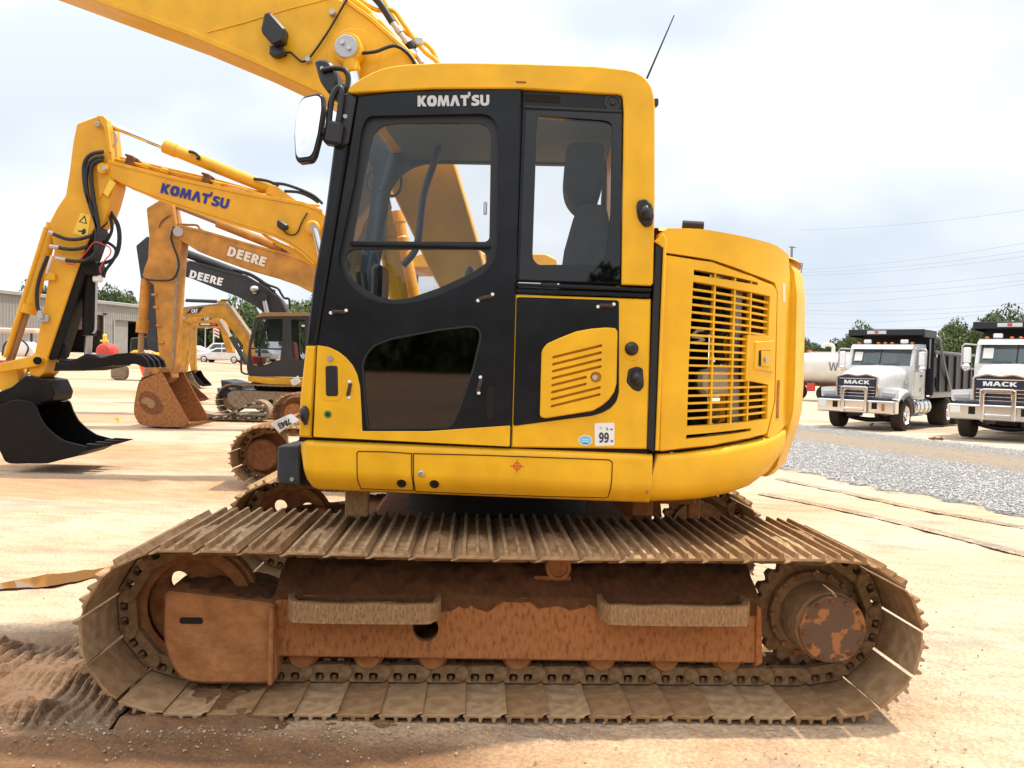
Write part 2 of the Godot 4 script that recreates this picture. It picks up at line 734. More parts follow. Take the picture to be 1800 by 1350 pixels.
func materials() -> void:
	var mottle := noise_tex(0.012, Color(0.72, 0.72, 0.72), Color(1, 1, 1), 1)
	var specks := noise_tex(0.05, Color(0.6, 0.56, 0.52), Color(1, 1, 1), 2, 512, 4)
	var bump := noise_tex(0.03, Color.BLACK, Color.WHITE, 4, 512, 5)
	var grit := noise_tex(0.09, Color.BLACK, Color.WHITE, 6, 1024, 4)
	var clean := noise_tex(0.008, Color(0.9, 0.89, 0.87), Color(1, 1, 1), 9)
	var film := noise_tex(0.02, Color(0.3, 0.3, 0.3), Color(0.62, 0.62, 0.62), 12)
	var m: StandardMaterial3D
	m = worn(mat("yellow_paint", lin(0.90, 0.49, 0.014), 0.40), clean, 0.9)
	m.roughness_texture = film
	m.roughness = 1.0
	m.metallic_specular = 0.4
	m.clearcoat_enabled = true
	m.clearcoat = 0.14
	m.clearcoat_roughness = 0.14
	m = worn(mat("yellow_far", lin(0.80, 0.40, 0.014), 0.5), clean, 0.5)
	m = worn(mat("orange_paint", lin(0.60, 0.26, 0.035), 0.6), mottle, 0.35)
	m = worn(mat("cat_paint", lin(0.62, 0.29, 0.02), 0.55), mottle, 0.35)
	m = worn(mat("black_paint", lin(0.013, 0.015, 0.019), 0.22), noise_tex(0.01, Color(0.75, 0.75, 0.76), Color(1, 1, 1), 31), 1.0)
	m.metallic_specular = 0.36
	m = mat("door_frame_black", lin(0.012, 0.013, 0.016), 0.45)
	m = mat("rubber", lin(0.012, 0.012, 0.012), 0.75)
	m = mat("black_plastic", lin(0.012, 0.012, 0.014), 0.4)
	m = mat("bracket_brown", lin(0.055, 0.03, 0.022), 0.7)
	m = mat("gap", lin(0.008, 0.005, 0.003), 0.9)
	m = worn(mat("slate_paint", lin(0.035, 0.042, 0.055), 0.5), mottle, 1.2)
	m = worn(mat("steel_black", lin(0.011, 0.0095, 0.0095), 0.5), mottle, 0.8)
	m.metallic_specular = 0.3
	m = worn(mat("far_black", lin(0.032, 0.035, 0.04), 0.55), mottle, 0.4)
	m = mat("chrome", lin(0.75, 0.75, 0.76), 0.12, 1.0)
	m = mat("steel", lin(0.5, 0.5, 0.5), 0.35, 0.9)
	m = mat("zinc", lin(0.45, 0.46, 0.48), 0.5, 0.5)
	m = mat("mirror", lin(0.9, 0.9, 0.9), 0.015, 1.0)
	m = worn(mat("interior", lin(0.05, 0.078, 0.098), 0.8), mottle, 0.7)
	m = mat("interior_pale", lin(0.075, 0.115, 0.135), 0.8)
	m = worn(mat("seat_cloth", lin(0.03, 0.035, 0.045), 0.9), mottle, 2.0)
	m = mat("white", lin(0.78, 0.78, 0.78), 0.5)
	m = mat("letter_white", lin(0.75, 0.76, 0.78), 0.6)
	m = mat("letter_grey", lin(0.55, 0.56, 0.58), 0.5)
	m = mat("letter_faded", lin(0.7, 0.6, 0.5), 0.8)
	m = mat("letter_blue", lin(0.012, 0.024, 0.22), 0.5)
	m = mat("letter_black", lin(0.015, 0.015, 0.015), 0.6)
	m = mat("decal_blue", lin(0.2, 0.5, 0.72), 0.5)
	m = mat("decal_green", lin(0.04, 0.22, 0.03), 0.5)
	m = mat("decal_red", lin(0.62, 0.06, 0.02), 0.6)
	m = mat("decal_yellow", lin(0.85, 0.55, 0.06), 0.6)
	m = mat("paper", lin(0.72, 0.72, 0.69), 0.8)
	m = mat("red_paint", lin(0.5, 0.045, 0.03), 0.5)
	m = mat("hose", lin(0.012, 0.011, 0.012), 0.5)
	m = worn(mat("white_paint", lin(0.74, 0.75, 0.76), 0.3), clean, 0.4)
	m.clearcoat_enabled = true
	m.clearcoat = 0.5
	m = worn(mat("tank_white", lin(0.74, 0.72, 0.68), 0.6), clean, 0.3)
	m = mat("grille_dark", lin(0.012, 0.014, 0.03), 0.4)
	m = mat("truck_black", lin(0.01, 0.011, 0.018), 0.45)
	m = worn(mat("tyre", lin(0.055, 0.038, 0.027), 0.9), mottle, 1.5)
	m = worn(mat("tyre_side", lin(0.022, 0.02, 0.02), 0.85), mottle, 1.5)
	m = mat("amber", lin(0.75, 0.2, 0.02), 0.3)
	m = mat("lamp_glass", lin(0.5, 0.52, 0.55), 0.12, 0.3)
	m = mat("truck_grey", lin(0.16, 0.17, 0.19), 0.6)
	# soil on steel
	var soil := noise_tex(0.012, Color(0.74, 0.68, 0.62), Color(1, 1, 1), 14, 512, 6)
	var streak := noise_tex(0.02, Color(0.76, 0.72, 0.70), Color(1.0, 1.0, 1.0), 15, 512, 5)
	# dusty paint, a little dark flaking in it
	var flakes := noise_tex(0.05, Color(0.72, 0.68, 0.66), Color(1, 1, 1), 33, 512, 5)
	flakes.color_ramp.set_offset(0, 0.16)
	flakes.color_ramp.add_point(0.33, Color(0.88, 0.86, 0.85))
	flakes.color_ramp.add_point(0.5, Color(0.93, 0.91, 0.9))
	m = worn(mat("frame_soil", lin(0.41, 0.165, 0.053), 0.95), flakes, 0.8, bump, 0.7, Vector3(2.0, 0.8, 2.0))
	m = worn(mat("guard_soil", lin(0.44, 0.19, 0.066), 0.97), noise_tex(0.010, Color(0.78, 0.74, 0.71), Color(1, 1, 1), 35, 512, 6), 1.4, bump, 0.5)
	m = worn(mat("soil_cake", lin(0.33, 0.14, 0.05), 1.0), soil, 3.0, grit, 1.6)
	m = worn(mat("step_soil", lin(0.50, 0.315, 0.155), 1.0), noise_tex(0.03, Color(0.72, 0.66, 0.62), Color(1, 1, 1), 36, 512, 5), 2.0, bump, 1.4, Vector3(3.0, 0.7, 3.0))
	for k in 3:
		m = worn(mat("shoe_%d" % k, [lin(0.46, 0.305, 0.165), lin(0.38, 0.235, 0.115), lin(0.50, 0.35, 0.20)][k], 0.9), soil, 1.6 + 0.3 * k, grit, 0.22)
		m.uv1_offset = Vector3(0.37 * k, 0.11 * k, 0.23 * k)
	m = worn(mat("shoe_mud", lin(0.36, 0.235, 0.13), 1.0), soil, 4.0, grit, 1.5)
	m = worn(mat("link_soil", lin(0.40, 0.255, 0.13), 0.95), soil, 3.0, grit, 0.4)
	m = worn(mat("rust", lin(0.42, 0.185, 0.065), 0.95), soil, 2.0, grit, 0.4)
	m = worn(mat("rust_dark", lin(0.26, 0.105, 0.04), 0.95), soil, 2.0, grit, 0.6)
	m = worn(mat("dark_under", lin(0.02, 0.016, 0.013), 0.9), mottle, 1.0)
	m = worn(mat("hub_orange", lin(0.48, 0.18, 0.055), 0.9), soil, 3.0)
	var peel := noise_tex(0.0055, lin(0.13, 0.068, 0.036), lin(0.36, 0.14, 0.048), 44, 512, 7)
	peel.color_ramp.set_offset(0, 0.54)
	peel.color_ramp.set_offset(1, 0.60)
	m = worn(mat("hub_face", Color.WHITE, 0.85), peel, 2.6, grit, 0.2)
	m = worn(mat("hub_bare", lin(0.09, 0.072, 0.06), 0.75), noise_tex(0.03, Color(0.55, 0.5, 0.48), Color(1, 1, 1), 41, 256, 4, FastNoiseLite.TYPE_CELLULAR), 5.0)
	m = worn(mat("pale_mud", lin(0.42, 0.34, 0.25), 1.0), soil, 1.2, grit, 0.8)  # dried mud, and also the painted sunlit boom edges
	# the yard
	var dirt := noise_tex(0.06, Color(0.76, 0.73, 0.70), Color(1.0, 1.0, 1.0), 17, 1024, 6)
	var earth := noise_tex(0.014, Color.BLACK, Color.WHITE, 51, 1024, 8)
	earth.noise.fractal_gain = 0.62
	m = worn(mat("dirt", Color.WHITE, 1.0), dirt, 0.55, earth, 2.0)
	m.uv1_world_triplanar = true
	m.vertex_color_use_as_albedo = true
	m = worn(mat("dirt_damp", Color.WHITE, 0.75), dirt, 0.9, earth, 2.0)
	m.uv1_world_triplanar = true
	m.vertex_color_use_as_albedo = true
	m = worn(mat("gravel_bed", lin(0.62, 0.62, 0.62), 1.0), noise_tex(0.12, Color(0.75, 0.76, 0.78), Color(1, 1, 1), 18, 1024, 4, FastNoiseLite.TYPE_CELLULAR), 0.6, grit, 4.0)
	m.uv1_world_triplanar = true
	m.vertex_color_use_as_albedo = true
	m = mat("stone", Color.WHITE, 0.95)
	m.vertex_color_use_as_albedo = true
	m = mat("puddle_water", lin(0.22, 0.11, 0.04), 0.03)
	m.specular_mode = BaseMaterial3D.SPECULAR_SCHLICK_GGX
	# plants
	for k in 3:
		m = mat("leaf_%d" % k, [lin(0.135, 0.195, 0.07), lin(0.19, 0.26, 0.086), lin(0.34, 0.38, 0.12)][k], 0.7)
		m.backlight_enabled = true
		m.backlight = [lin(0.16, 0.22, 0.05), lin(0.2, 0.27, 0.06), lin(0.3, 0.32, 0.08)][k]
		m.vertex_color_use_as_albedo = true
	m = worn(mat("bark", lin(0.10, 0.075, 0.05), 0.95), mottle, 1.0)
	# buildings
	m = worn(mat("siding", lin(0.29, 0.28, 0.27), 0.6), clean, 0.2)
	m = worn(mat("siding_trim", lin(0.34, 0.335, 0.33), 0.6), clean, 0.2)
	m = mat("dark_room", lin(0.03, 0.025, 0.022), 0.9)
	m = mat("maroon", lin(0.05, 0.022, 0.02), 0.6)
	m = mat("concrete", lin(0.55, 0.50, 0.44), 0.9)
	m = mat("pole_grey", lin(0.2, 0.2, 0.21), 0.7)
	m = mat("wire", lin(0.3, 0.32, 0.35), 0.7)
	m = mat("pink_canopy", lin(0.66, 0.50, 0.43), 0.6)
	m = mat("orange_plastic", lin(0.72, 0.12, 0.03), 0.5)
	# glass
	m = mat("glass", Color(0.08, 0.15, 0.18, 0.14), 0.02)
	m.transparency = BaseMaterial3D.TRANSPARENCY_ALPHA
	m = mat("glass_dark", Color(0.02, 0.025, 0.03, 0.85), 0.02)
	m.transparency = BaseMaterial3D.TRANSPARENCY_ALPHA
	m = mat("glass_coated", lin(0.11, 0.115, 0.12), 0.03, 1.0)
	m = mat("glass_sloped", Color(0.30, 0.38, 0.40, 0.55), 0.03)  # sky reflection put into the pane's blue-grey colour
	m.transparency = BaseMaterial3D.TRANSPARENCY_ALPHA
	m = mat("glass_far", Color(0.10, 0.16, 0.16, 0.3), 0.03)
	m.transparency = BaseMaterial3D.TRANSPARENCY_ALPHA
	m = mat("car_glass", lin(0.05, 0.07, 0.075), 0.06)
	m.metallic_specular = 0.8

func soil_color(x: float, z: float) -> Color:
	var a := n_big.get_noise_2d(x * 0.5, z * 1.4)
	var b := n_big.get_noise_2d(x * 0.22 + 70.0, z * 3.0)       # wheel-drawn streaks lie along x
	var f := n_fine.get_noise_2d(x, z)
	var g := n_fine.get_noise_2d(x * 0.3 + 31.0, z * 2.2)
	var r := n_rough.get_noise_2d(x * 0.6, z * 1.2)
	var right := smoothstep(-0.5, 4.0, x)
	var c := Color(0.62, 0.485, 0.345).lerp(Color(0.54, 0.335, 0.185), clampf(0.38 + 1.3 * a + 0.5 * f - 0.5 * right, 0, 1))
	c = c.lerp(Color(0.64, 0.57, 0.47), clampf(1.0 * b + 0.5 * g + 0.25 * right, 0, 0.85))
	c = c.lerp(Color(0.36, 0.235, 0.135), clampf((-1.0 * b - 0.28 + 0.7 * g + 0.3 * f) * (1.0 - 0.5 * right), 0, 0.75))
	c = c.lerp(Color(0.33, 0.305, 0.28), clampf(f * 1.5 - 0.5 + 0.7 * g, 0, 0.5))
	c = c * (1.0 + 0.3 * r)
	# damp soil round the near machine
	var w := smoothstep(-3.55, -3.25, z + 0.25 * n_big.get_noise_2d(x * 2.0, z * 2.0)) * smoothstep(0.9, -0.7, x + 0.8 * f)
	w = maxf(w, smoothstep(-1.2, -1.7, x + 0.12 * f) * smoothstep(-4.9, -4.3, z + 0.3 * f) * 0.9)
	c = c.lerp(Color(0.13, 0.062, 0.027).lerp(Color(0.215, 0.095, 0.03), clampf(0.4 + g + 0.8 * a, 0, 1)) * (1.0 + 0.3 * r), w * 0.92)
	return c

func build_ground() -> void:
	var xs := PackedFloat32Array()
	for i in 281:
		var t := (i - 140) / 140.0
		xs.append(signf(t) * (8.5 * absf(t) + 491.5 * pow(absf(t), 5.0)))
	var zs := PackedFloat32Array([600.0, 300.0, 150.0, 80.0, 40.0, 20.0, 10.0, 6.0, 3.5, 2.0, 0.8, 0.0, -0.6, -1.1, -1.5])
	var z := -1.5
	while z > -620.0:
		z -= maxf(0.032, (-z) * 0.011) if z > -120.0 else 18.0
		zs.append(z)
	var v := PackedVector3Array()
	var c := PackedColorArray()
	var idx := PackedInt32Array()
	for j in zs.size():
		for i in xs.size():
			var x := xs[i]
			var zz := zs[j]
			var y := gh(x, zz) - 0.014
			var near := 1.0 - smoothstep(8.0, 30.0, -zz)
			y += near * 0.012 * n_fine.get_noise_2d(x * 1.5, zz * 3.0) + near * 0.009 * n_rough.get_noise_2d(x, zz)
			# ruts drawn along x, and the bed of the track print
			y += near * 0.016 * minf(0.0, n_big.get_noise_2d(x * 0.4 + 9.0, zz * 9.0) + 0.1)
			if x > -2.8 and x < -1.4 and zz > -4.45 and zz < -3.38:
				y -= 0.05
			v.append(Vector3(x, y, zz))
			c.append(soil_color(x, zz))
	var nx := xs.size()
	var nn := PackedVector3Array()
	nn.resize(v.size())
	for j in zs.size():
		for i in nx:
			var a := v[j * nx + maxi(i - 1, 0)]
			var b := v[j * nx + mini(i + 1, nx - 1)]
			var d := v[maxi(j - 1, 0) * nx + i]
			var e := v[mini(j + 1, zs.size() - 1) * nx + i]
			var q := (b - a).cross(e - d)
			nn[j * nx + i] = (q if q.y > 0.0 else -q).normalized()
	for j in zs.size() - 1:
		for i in nx - 1:
			var k := j * nx + i
			idx.append_array([k, k + nx, k + 1, k + 1, k + nx, k + nx + 1])
	# clockwise from above
	if (v[idx[1]] - v[idx[0]]).cross(v[idx[2]] - v[idx[0]]).y > 0.0:
		for i in range(0, idx.size(), 3):
			var s := idx[i + 1]
			idx[i + 1] = idx[i + 2]
			idx[i + 2] = s
	var arr := []
	arr.resize(Mesh.ARRAY_MAX)
	arr[Mesh.ARRAY_VERTEX] = v
	arr[Mesh.ARRAY_NORMAL] = nn
	arr[Mesh.ARRAY_COLOR] = c
	arr[Mesh.ARRAY_INDEX] = idx
	var am := ArrayMesh.new()
	am.add_surface_from_arrays(Mesh.PRIMITIVE_TRIANGLES, arr)
	var o := again(self, "ground", am, M.dirt)
	o.set_meta("kind", "structure")
	build_road()
	build_prints()
	build_puddle()

# The gravel road that crosses behind the machine.
func build_road() -> void:
	var near_edge := [on_ground(1300, 792), on_ground(1380, 826), on_ground(1460, 842), on_ground(1560, 862), on_ground(1680, 884), on_ground(1800, 908), on_ground(2000, 948)]
	var far_edge := [on_ground(1300, 738), on_ground(1380, 744), on_ground(1460, 752), on_ground(1560, 764), on_ground(1680, 778), on_ground(1800, 792), on_ground(2000, 815)]
	var s := Shape.new()
	s.tinted = true
	var rows := []
	var sub := 14
	for i in near_edge.size() * 6 - 5:
		var k := mini(i / 6, near_edge.size() - 2)
		var t := float(i - k * 6) / 6.0
		var a: Vector3 = near_edge[k].lerp(near_edge[k + 1], t)
		var b: Vector3 = far_edge[k].lerp(far_edge[k + 1], t)
		a += (a - b).normalized() * 0.35 * n_fine.get_noise_2d(a.x * 1.3, a.z * 1.3)
		b += (b - a).normalized() * 0.5 * n_fine.get_noise_2d(b.x, b.z)
		var r := []
		for j in sub + 1:
			var p := a.lerp(b, float(j) / sub)
			p.y = gh(p.x, p.z) + 0.012 + 0.035 * sin(PI * j / sub)
			if j == 0 or j == sub:
				p.y -= 0.03
			r.append(p)
		rows.append(r)
	for i in rows.size() - 1:
		for j in sub:
			var t := (j + 0.5) / sub
			# worn tan wheel way in the middle, loose grey stone along the sides
			var way := exp(-pow((t - 0.58) / 0.2, 4.0)) * 0.95 + 0.1 * n_fine.get_noise_2d(i * 0.4, j * 0.9)
			s.tint = Color(0.70, 0.69, 0.67).lerp(Color(0.98, 0.76, 0.54), clampf(way, 0, 1))
			s.quad(rows[i][j], rows[i + 1][j], rows[i + 1][j + 1], rows[i][j + 1], Vector3.UP)
	ground_part("gravel_road", s, M.gravel_bed)
	# loose stone on it
	var st := stone_mesh()
	var mm := MultiMesh.new()
	mm.transform_format = MultiMesh.TRANSFORM_3D
	mm.use_colors = true
	mm.mesh = st
	var count := 26000
	mm.instance_count = count
	for i in count:
		var a := rng.randf() * (rows.size() - 1.001)
		var k := int(a)
		var t := rng.randf()
		if rng.randf() < 0.96 * exp(-pow((t - 0.58) / 0.2, 4.0)):
			t = rng.randf() * 0.4
		var jj := t * sub
		var j0 := mini(int(jj), sub - 1)
		var p: Vector3 = rows[k][j0].lerp(rows[k][j0 + 1], jj - j0)
		var p2: Vector3 = rows[k + 1][j0].lerp(rows[k + 1][j0 + 1], jj - j0)
		p = p.lerp(p2, a - k)
		p.y = gh(p.x, p.z) + 0.02 + 0.035 * sin(PI * t)
		var r := 0.010 + 0.016 * rng.randf() * rng.randf()
		mm.set_instance_transform(i, Transform3D(Basis.from_euler(Vector3(rng.randf() * 6, rng.randf() * 6, rng.randf() * 6)).scaled(Vector3(r, r * 0.55, r)), p))
		var g := 0.35 + 0.14 * rng.randf()
		mm.set_instance_color(i, Color(g * 1.02, g, g * 0.98))
	var o := MultiMeshInstance3D.new()
	o.multimesh = mm
	o.material_override = M.stone
	o.name = "crushed_gravel"
	add_child(o)
	o.set_meta("kind", "stuff")
	tag(o, "loose grey crushed stone lying along the gravel road", "gravel")
	# small stones strewn on the dirt near the machine
	mm = MultiMesh.new()
	mm.transform_format = MultiMesh.TRANSFORM_3D
	mm.use_colors = true
	mm.mesh = st
	count = 3600
	mm.instance_count = count
	for i in count:
		var p := Vector3(rng.randf_range(-3.2, 4.2), 0, rng.randf_range(-3.5, -2.2))
		if rng.randf() < 0.3:
			p = Vector3(rng.randf_range(-6, 9), 0, rng.randf_range(-12, -3))
		elif rng.randf() < 0.35:
			p = Vector3(rng.randfn(-0.9, 0.7), 0, -3.42 + absf(rng.randfn(0, 0.12)))
		elif rng.randf() < 0.3:
			p.x = rng.randf_range(0.8, 4.5)
			p.z = rng.randf_range(-6.0, -2.2)
		var r := 0.0022 + 0.0065 * pow(rng.randf(), 4.0)
		p.y = gh(p.x, p.z) - 0.012 + r * 0.3
		mm.set_instance_transform(i, Transform3D(Basis.from_euler(Vector3(rng.randf() * 6, rng.randf() * 6, rng.randf() * 6)).scaled(Vector3(r, r * 0.75, r * 1.1)), p))
		var g := 0.2 + 0.2 * rng.randf() + 0.2 * pow(rng.randf(), 6.0)
		mm.set_instance_color(i, Color(g * 1.1, g * 0.9, g * 0.68))
	o = MultiMeshInstance3D.new()
	o.multimesh = mm
	o.material_override = M.stone
	o.name = "strewn_pebbles"
	add_child(o)
	o.set_meta("kind", "stuff")
	tag(o, "small tan pebbles strewn over the dirt before the track", "pebbles")

func stone_mesh() -> ArrayMesh:
	var s := Shape.new()
	var p := [Vector3(1, 0.1, 0.2), Vector3(-0.9, -0.1, 0.3), Vector3(0.1, 1, -0.1), Vector3(-0.2, -0.8, 0.1), Vector3(0.2, 0.1, 1), Vector3(0, -0.2, -1)]
	for f in [[0, 2, 4], [4, 2, 1], [1, 2, 5], [5, 2, 0], [0, 4, 3], [4, 1, 3], [1, 5, 3], [5, 0, 3]]:
		var a: Vector3 = p[f[0]]
		var b: Vector3 = p[f[1]]
		var d: Vector3 = p[f[2]]
		var nn := (b - a).cross(d - a).normalized()
		s.tri(a, b, d, nn if nn.dot(a + b + d) > 0 else -nn)
	return s.mesh()

# Prints pressed into the soil: grouser ridges beside the near track, and two narrow tyre trails.
func build_prints() -> void:
	var s := Shape.new()
	s.tinted = true
	var rows := []
	var nx := 130
	var nz := 26
	for j in nz + 1:
		var r := []
		for i in nx + 1:
			var x := -2.75 + 1.28 * i / nx
			var z := -4.42 + 1.02 * j / nz
			var ph := fposmod(x / 0.0585 + 0.15 * n_fine.get_noise_2d(x, z * 2.0), 1.0)
			var ridge := 0.075 * pow(absf(sin(PI * ph)), 0.9) * clampf(0.65 + 1.2 * n_fine.get_noise_2d(x * 2.0, z * 2.0 + 9.0), 0.0, 1.2)
			var edge := smoothstep(0.0, 0.12, float(j) / nz) * smoothstep(0.0, 0.12, 1.0 - float(j) / nz) * smoothstep(0.0, 0.06, float(i) / nx)
			r.append(Vector3(x, -0.044 + (ridge + 0.008 * n_rough.get_noise_2d(x * 0.8, z * 0.8) + 0.004) * edge, z))
		rows.append(r)
	for j in nz:
		for i in nx:
			var a: Vector3 = rows[j][i]
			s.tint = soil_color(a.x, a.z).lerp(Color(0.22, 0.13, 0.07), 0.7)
			var d: Vector3 = rows[j + 1][i + 1]
			var nn: Vector3 = (rows[j + 1][i] - a).cross(rows[j][i + 1] - a).normalized()
			if nn.y < 0:
				nn = -nn
			s.trin(a, rows[j][i + 1], d, nn, nn, nn)
			s.trin(a, d, rows[j + 1][i], nn, nn, nn)
	ground_part("track_print", s, M.dirt_damp)
	# wet soil pushed up over the lowest shoes at the front
	var h := Shape.new()
	h.tinted = true
	var grid := []
	for j in 15:
		var r := []
		for i in 91:
			var x := -1.42 + 1.26 * i / 90.0
			var z := lerpf(-3.30, -3.80, j / 14.0)
			var up := 0.05 * smoothstep(0.0, 0.25, j / 14.0) * smoothstep(-0.25, -1.1, x + 0.5 * n_fine.get_noise_2d(x * 2.2, z * 2.2)) * (0.7 + 0.6 * n_fine.get_noise_2d(x * 3.0 + 4.0, z * 3.0))
			r.append(Vector3(x, -0.024 + up + 0.010 * n_rough.get_noise_2d(x, z), z))
		grid.append(r)
	for j in 14:
		for i in 90:
			var a: Vector3 = grid[j][i]
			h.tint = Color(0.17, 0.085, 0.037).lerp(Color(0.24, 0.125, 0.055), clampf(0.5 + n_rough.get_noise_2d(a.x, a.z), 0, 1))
			var nn: Vector3 = (grid[j + 1][i] - a).cross(grid[j][i + 1] - a).normalized()
			if nn.y < 0:
				nn = -nn
			h.trin(a, grid[j][i + 1], grid[j + 1][i + 1], nn, nn, nn)
			h.trin(a, grid[j + 1][i + 1], grid[j + 1][i], nn, nn, nn)
	ground_part("soil_heap", h, M.dirt_damp, "stuff")
	for line in [[Vector2(1365, 840), Vector2(1490, 866), Vector2(1620, 894), Vector2(1800, 926), Vector2(1960, 955)], [Vector2(1335, 866), Vector2(1440, 886), Vector2(1560, 912), Vector2(1680, 942), Vector2(1800, 974), Vector2(1960, 1012)]]:
		var pts := PackedVector3Array()
		for q in line:
			pts.append(on_ground(q.x, q.y))
		pts = curve(pts, 10)
		var t := Shape.new()
		t.tinted = true
		var length := 0.0
		for i in pts.size() - 1:
			var a := pts[i]
			var b := pts[i + 1]
			var d := (b - a).normalized()
			var side := Vector3(d.z, 0, -d.x)
			var k := int(a.distance_to(b) / 0.05) + 1
			for m in k:
				var p := a.lerp(b, float(m) / k)
				var q := a.lerp(b, float(m + 1) / k)
				length += 0.05
				# a chevron rib of pressed dirt each step
				for e in [-1.0, 1.0]:
					t.tint = soil_color(p.x, p.z) * lerpf(0.6, 0.82, rng.randf())
					var y0 := gh(p.x, p.z) - 0.008
					var p0: Vector3 = p + d * 0.0
					var w := 0.085
					var up := Vector3(0, 0.004 + 0.004 * rng.randf(), 0)
					var c0 := Vector3(p0.x, y0, p0.z)
					var c1: Vector3 = c0 + side * w * e + d * 0.04
					var c2: Vector3 = c1 + d * 0.05
					var c3 := c0 + d * 0.05
					var m0 := c0.lerp(c3, 0.5) + up
					var m1: Vector3 = c1.lerp(c2, 0.5) + up * 0.8
					t.face(c0, c1, m1, m0, c0 - up * 4.0 + d * 0.2)
					t.face(c3, c2, m1, m0, c3 - up * 4.0 - d * 0.2)
		ground_part("tyre_trail", t, M.dirt)

func build_puddle() -> void:
	var a := [on_ground(-60, 1026), on_ground(0, 1022), on_ground(50, 1016), on_ground(100, 1010), on_ground(150, 1004), on_ground(215, 994)]
	var b := [on_ground(-60, 1040), on_ground(0, 1036), on_ground(50, 1031), on_ground(100, 1028), on_ground(150, 1017), on_ground(215, 1004)]
	var s := Shape.new()
	for i in 30:
		var t0 := i / 6.0
		var t1 := (i + 1) / 6.0
		var q := []
		for t in [t0, t1]:
			var k := mini(int(t), 4)
			var lo: Vector3 = a[k].lerp(a[k + 1], t - k)
			var hi: Vector3 = b[k].lerp(b[k + 1], t - k)
			var e: float = 0.22 * n_fine.get_noise_2d(lo.x * 2.2, 5.0)
			q.append([lo + Vector3(0, 0, e), hi + Vector3(0, 0, -e * 0.7)])
		for p in q:
			for m in 2:
				p[m].y = -0.006
		s.quad(q[0][0], q[1][0], q[1][1], q[0][1], Vector3.UP)
	ground_part("puddle", s, M.puddle_water)

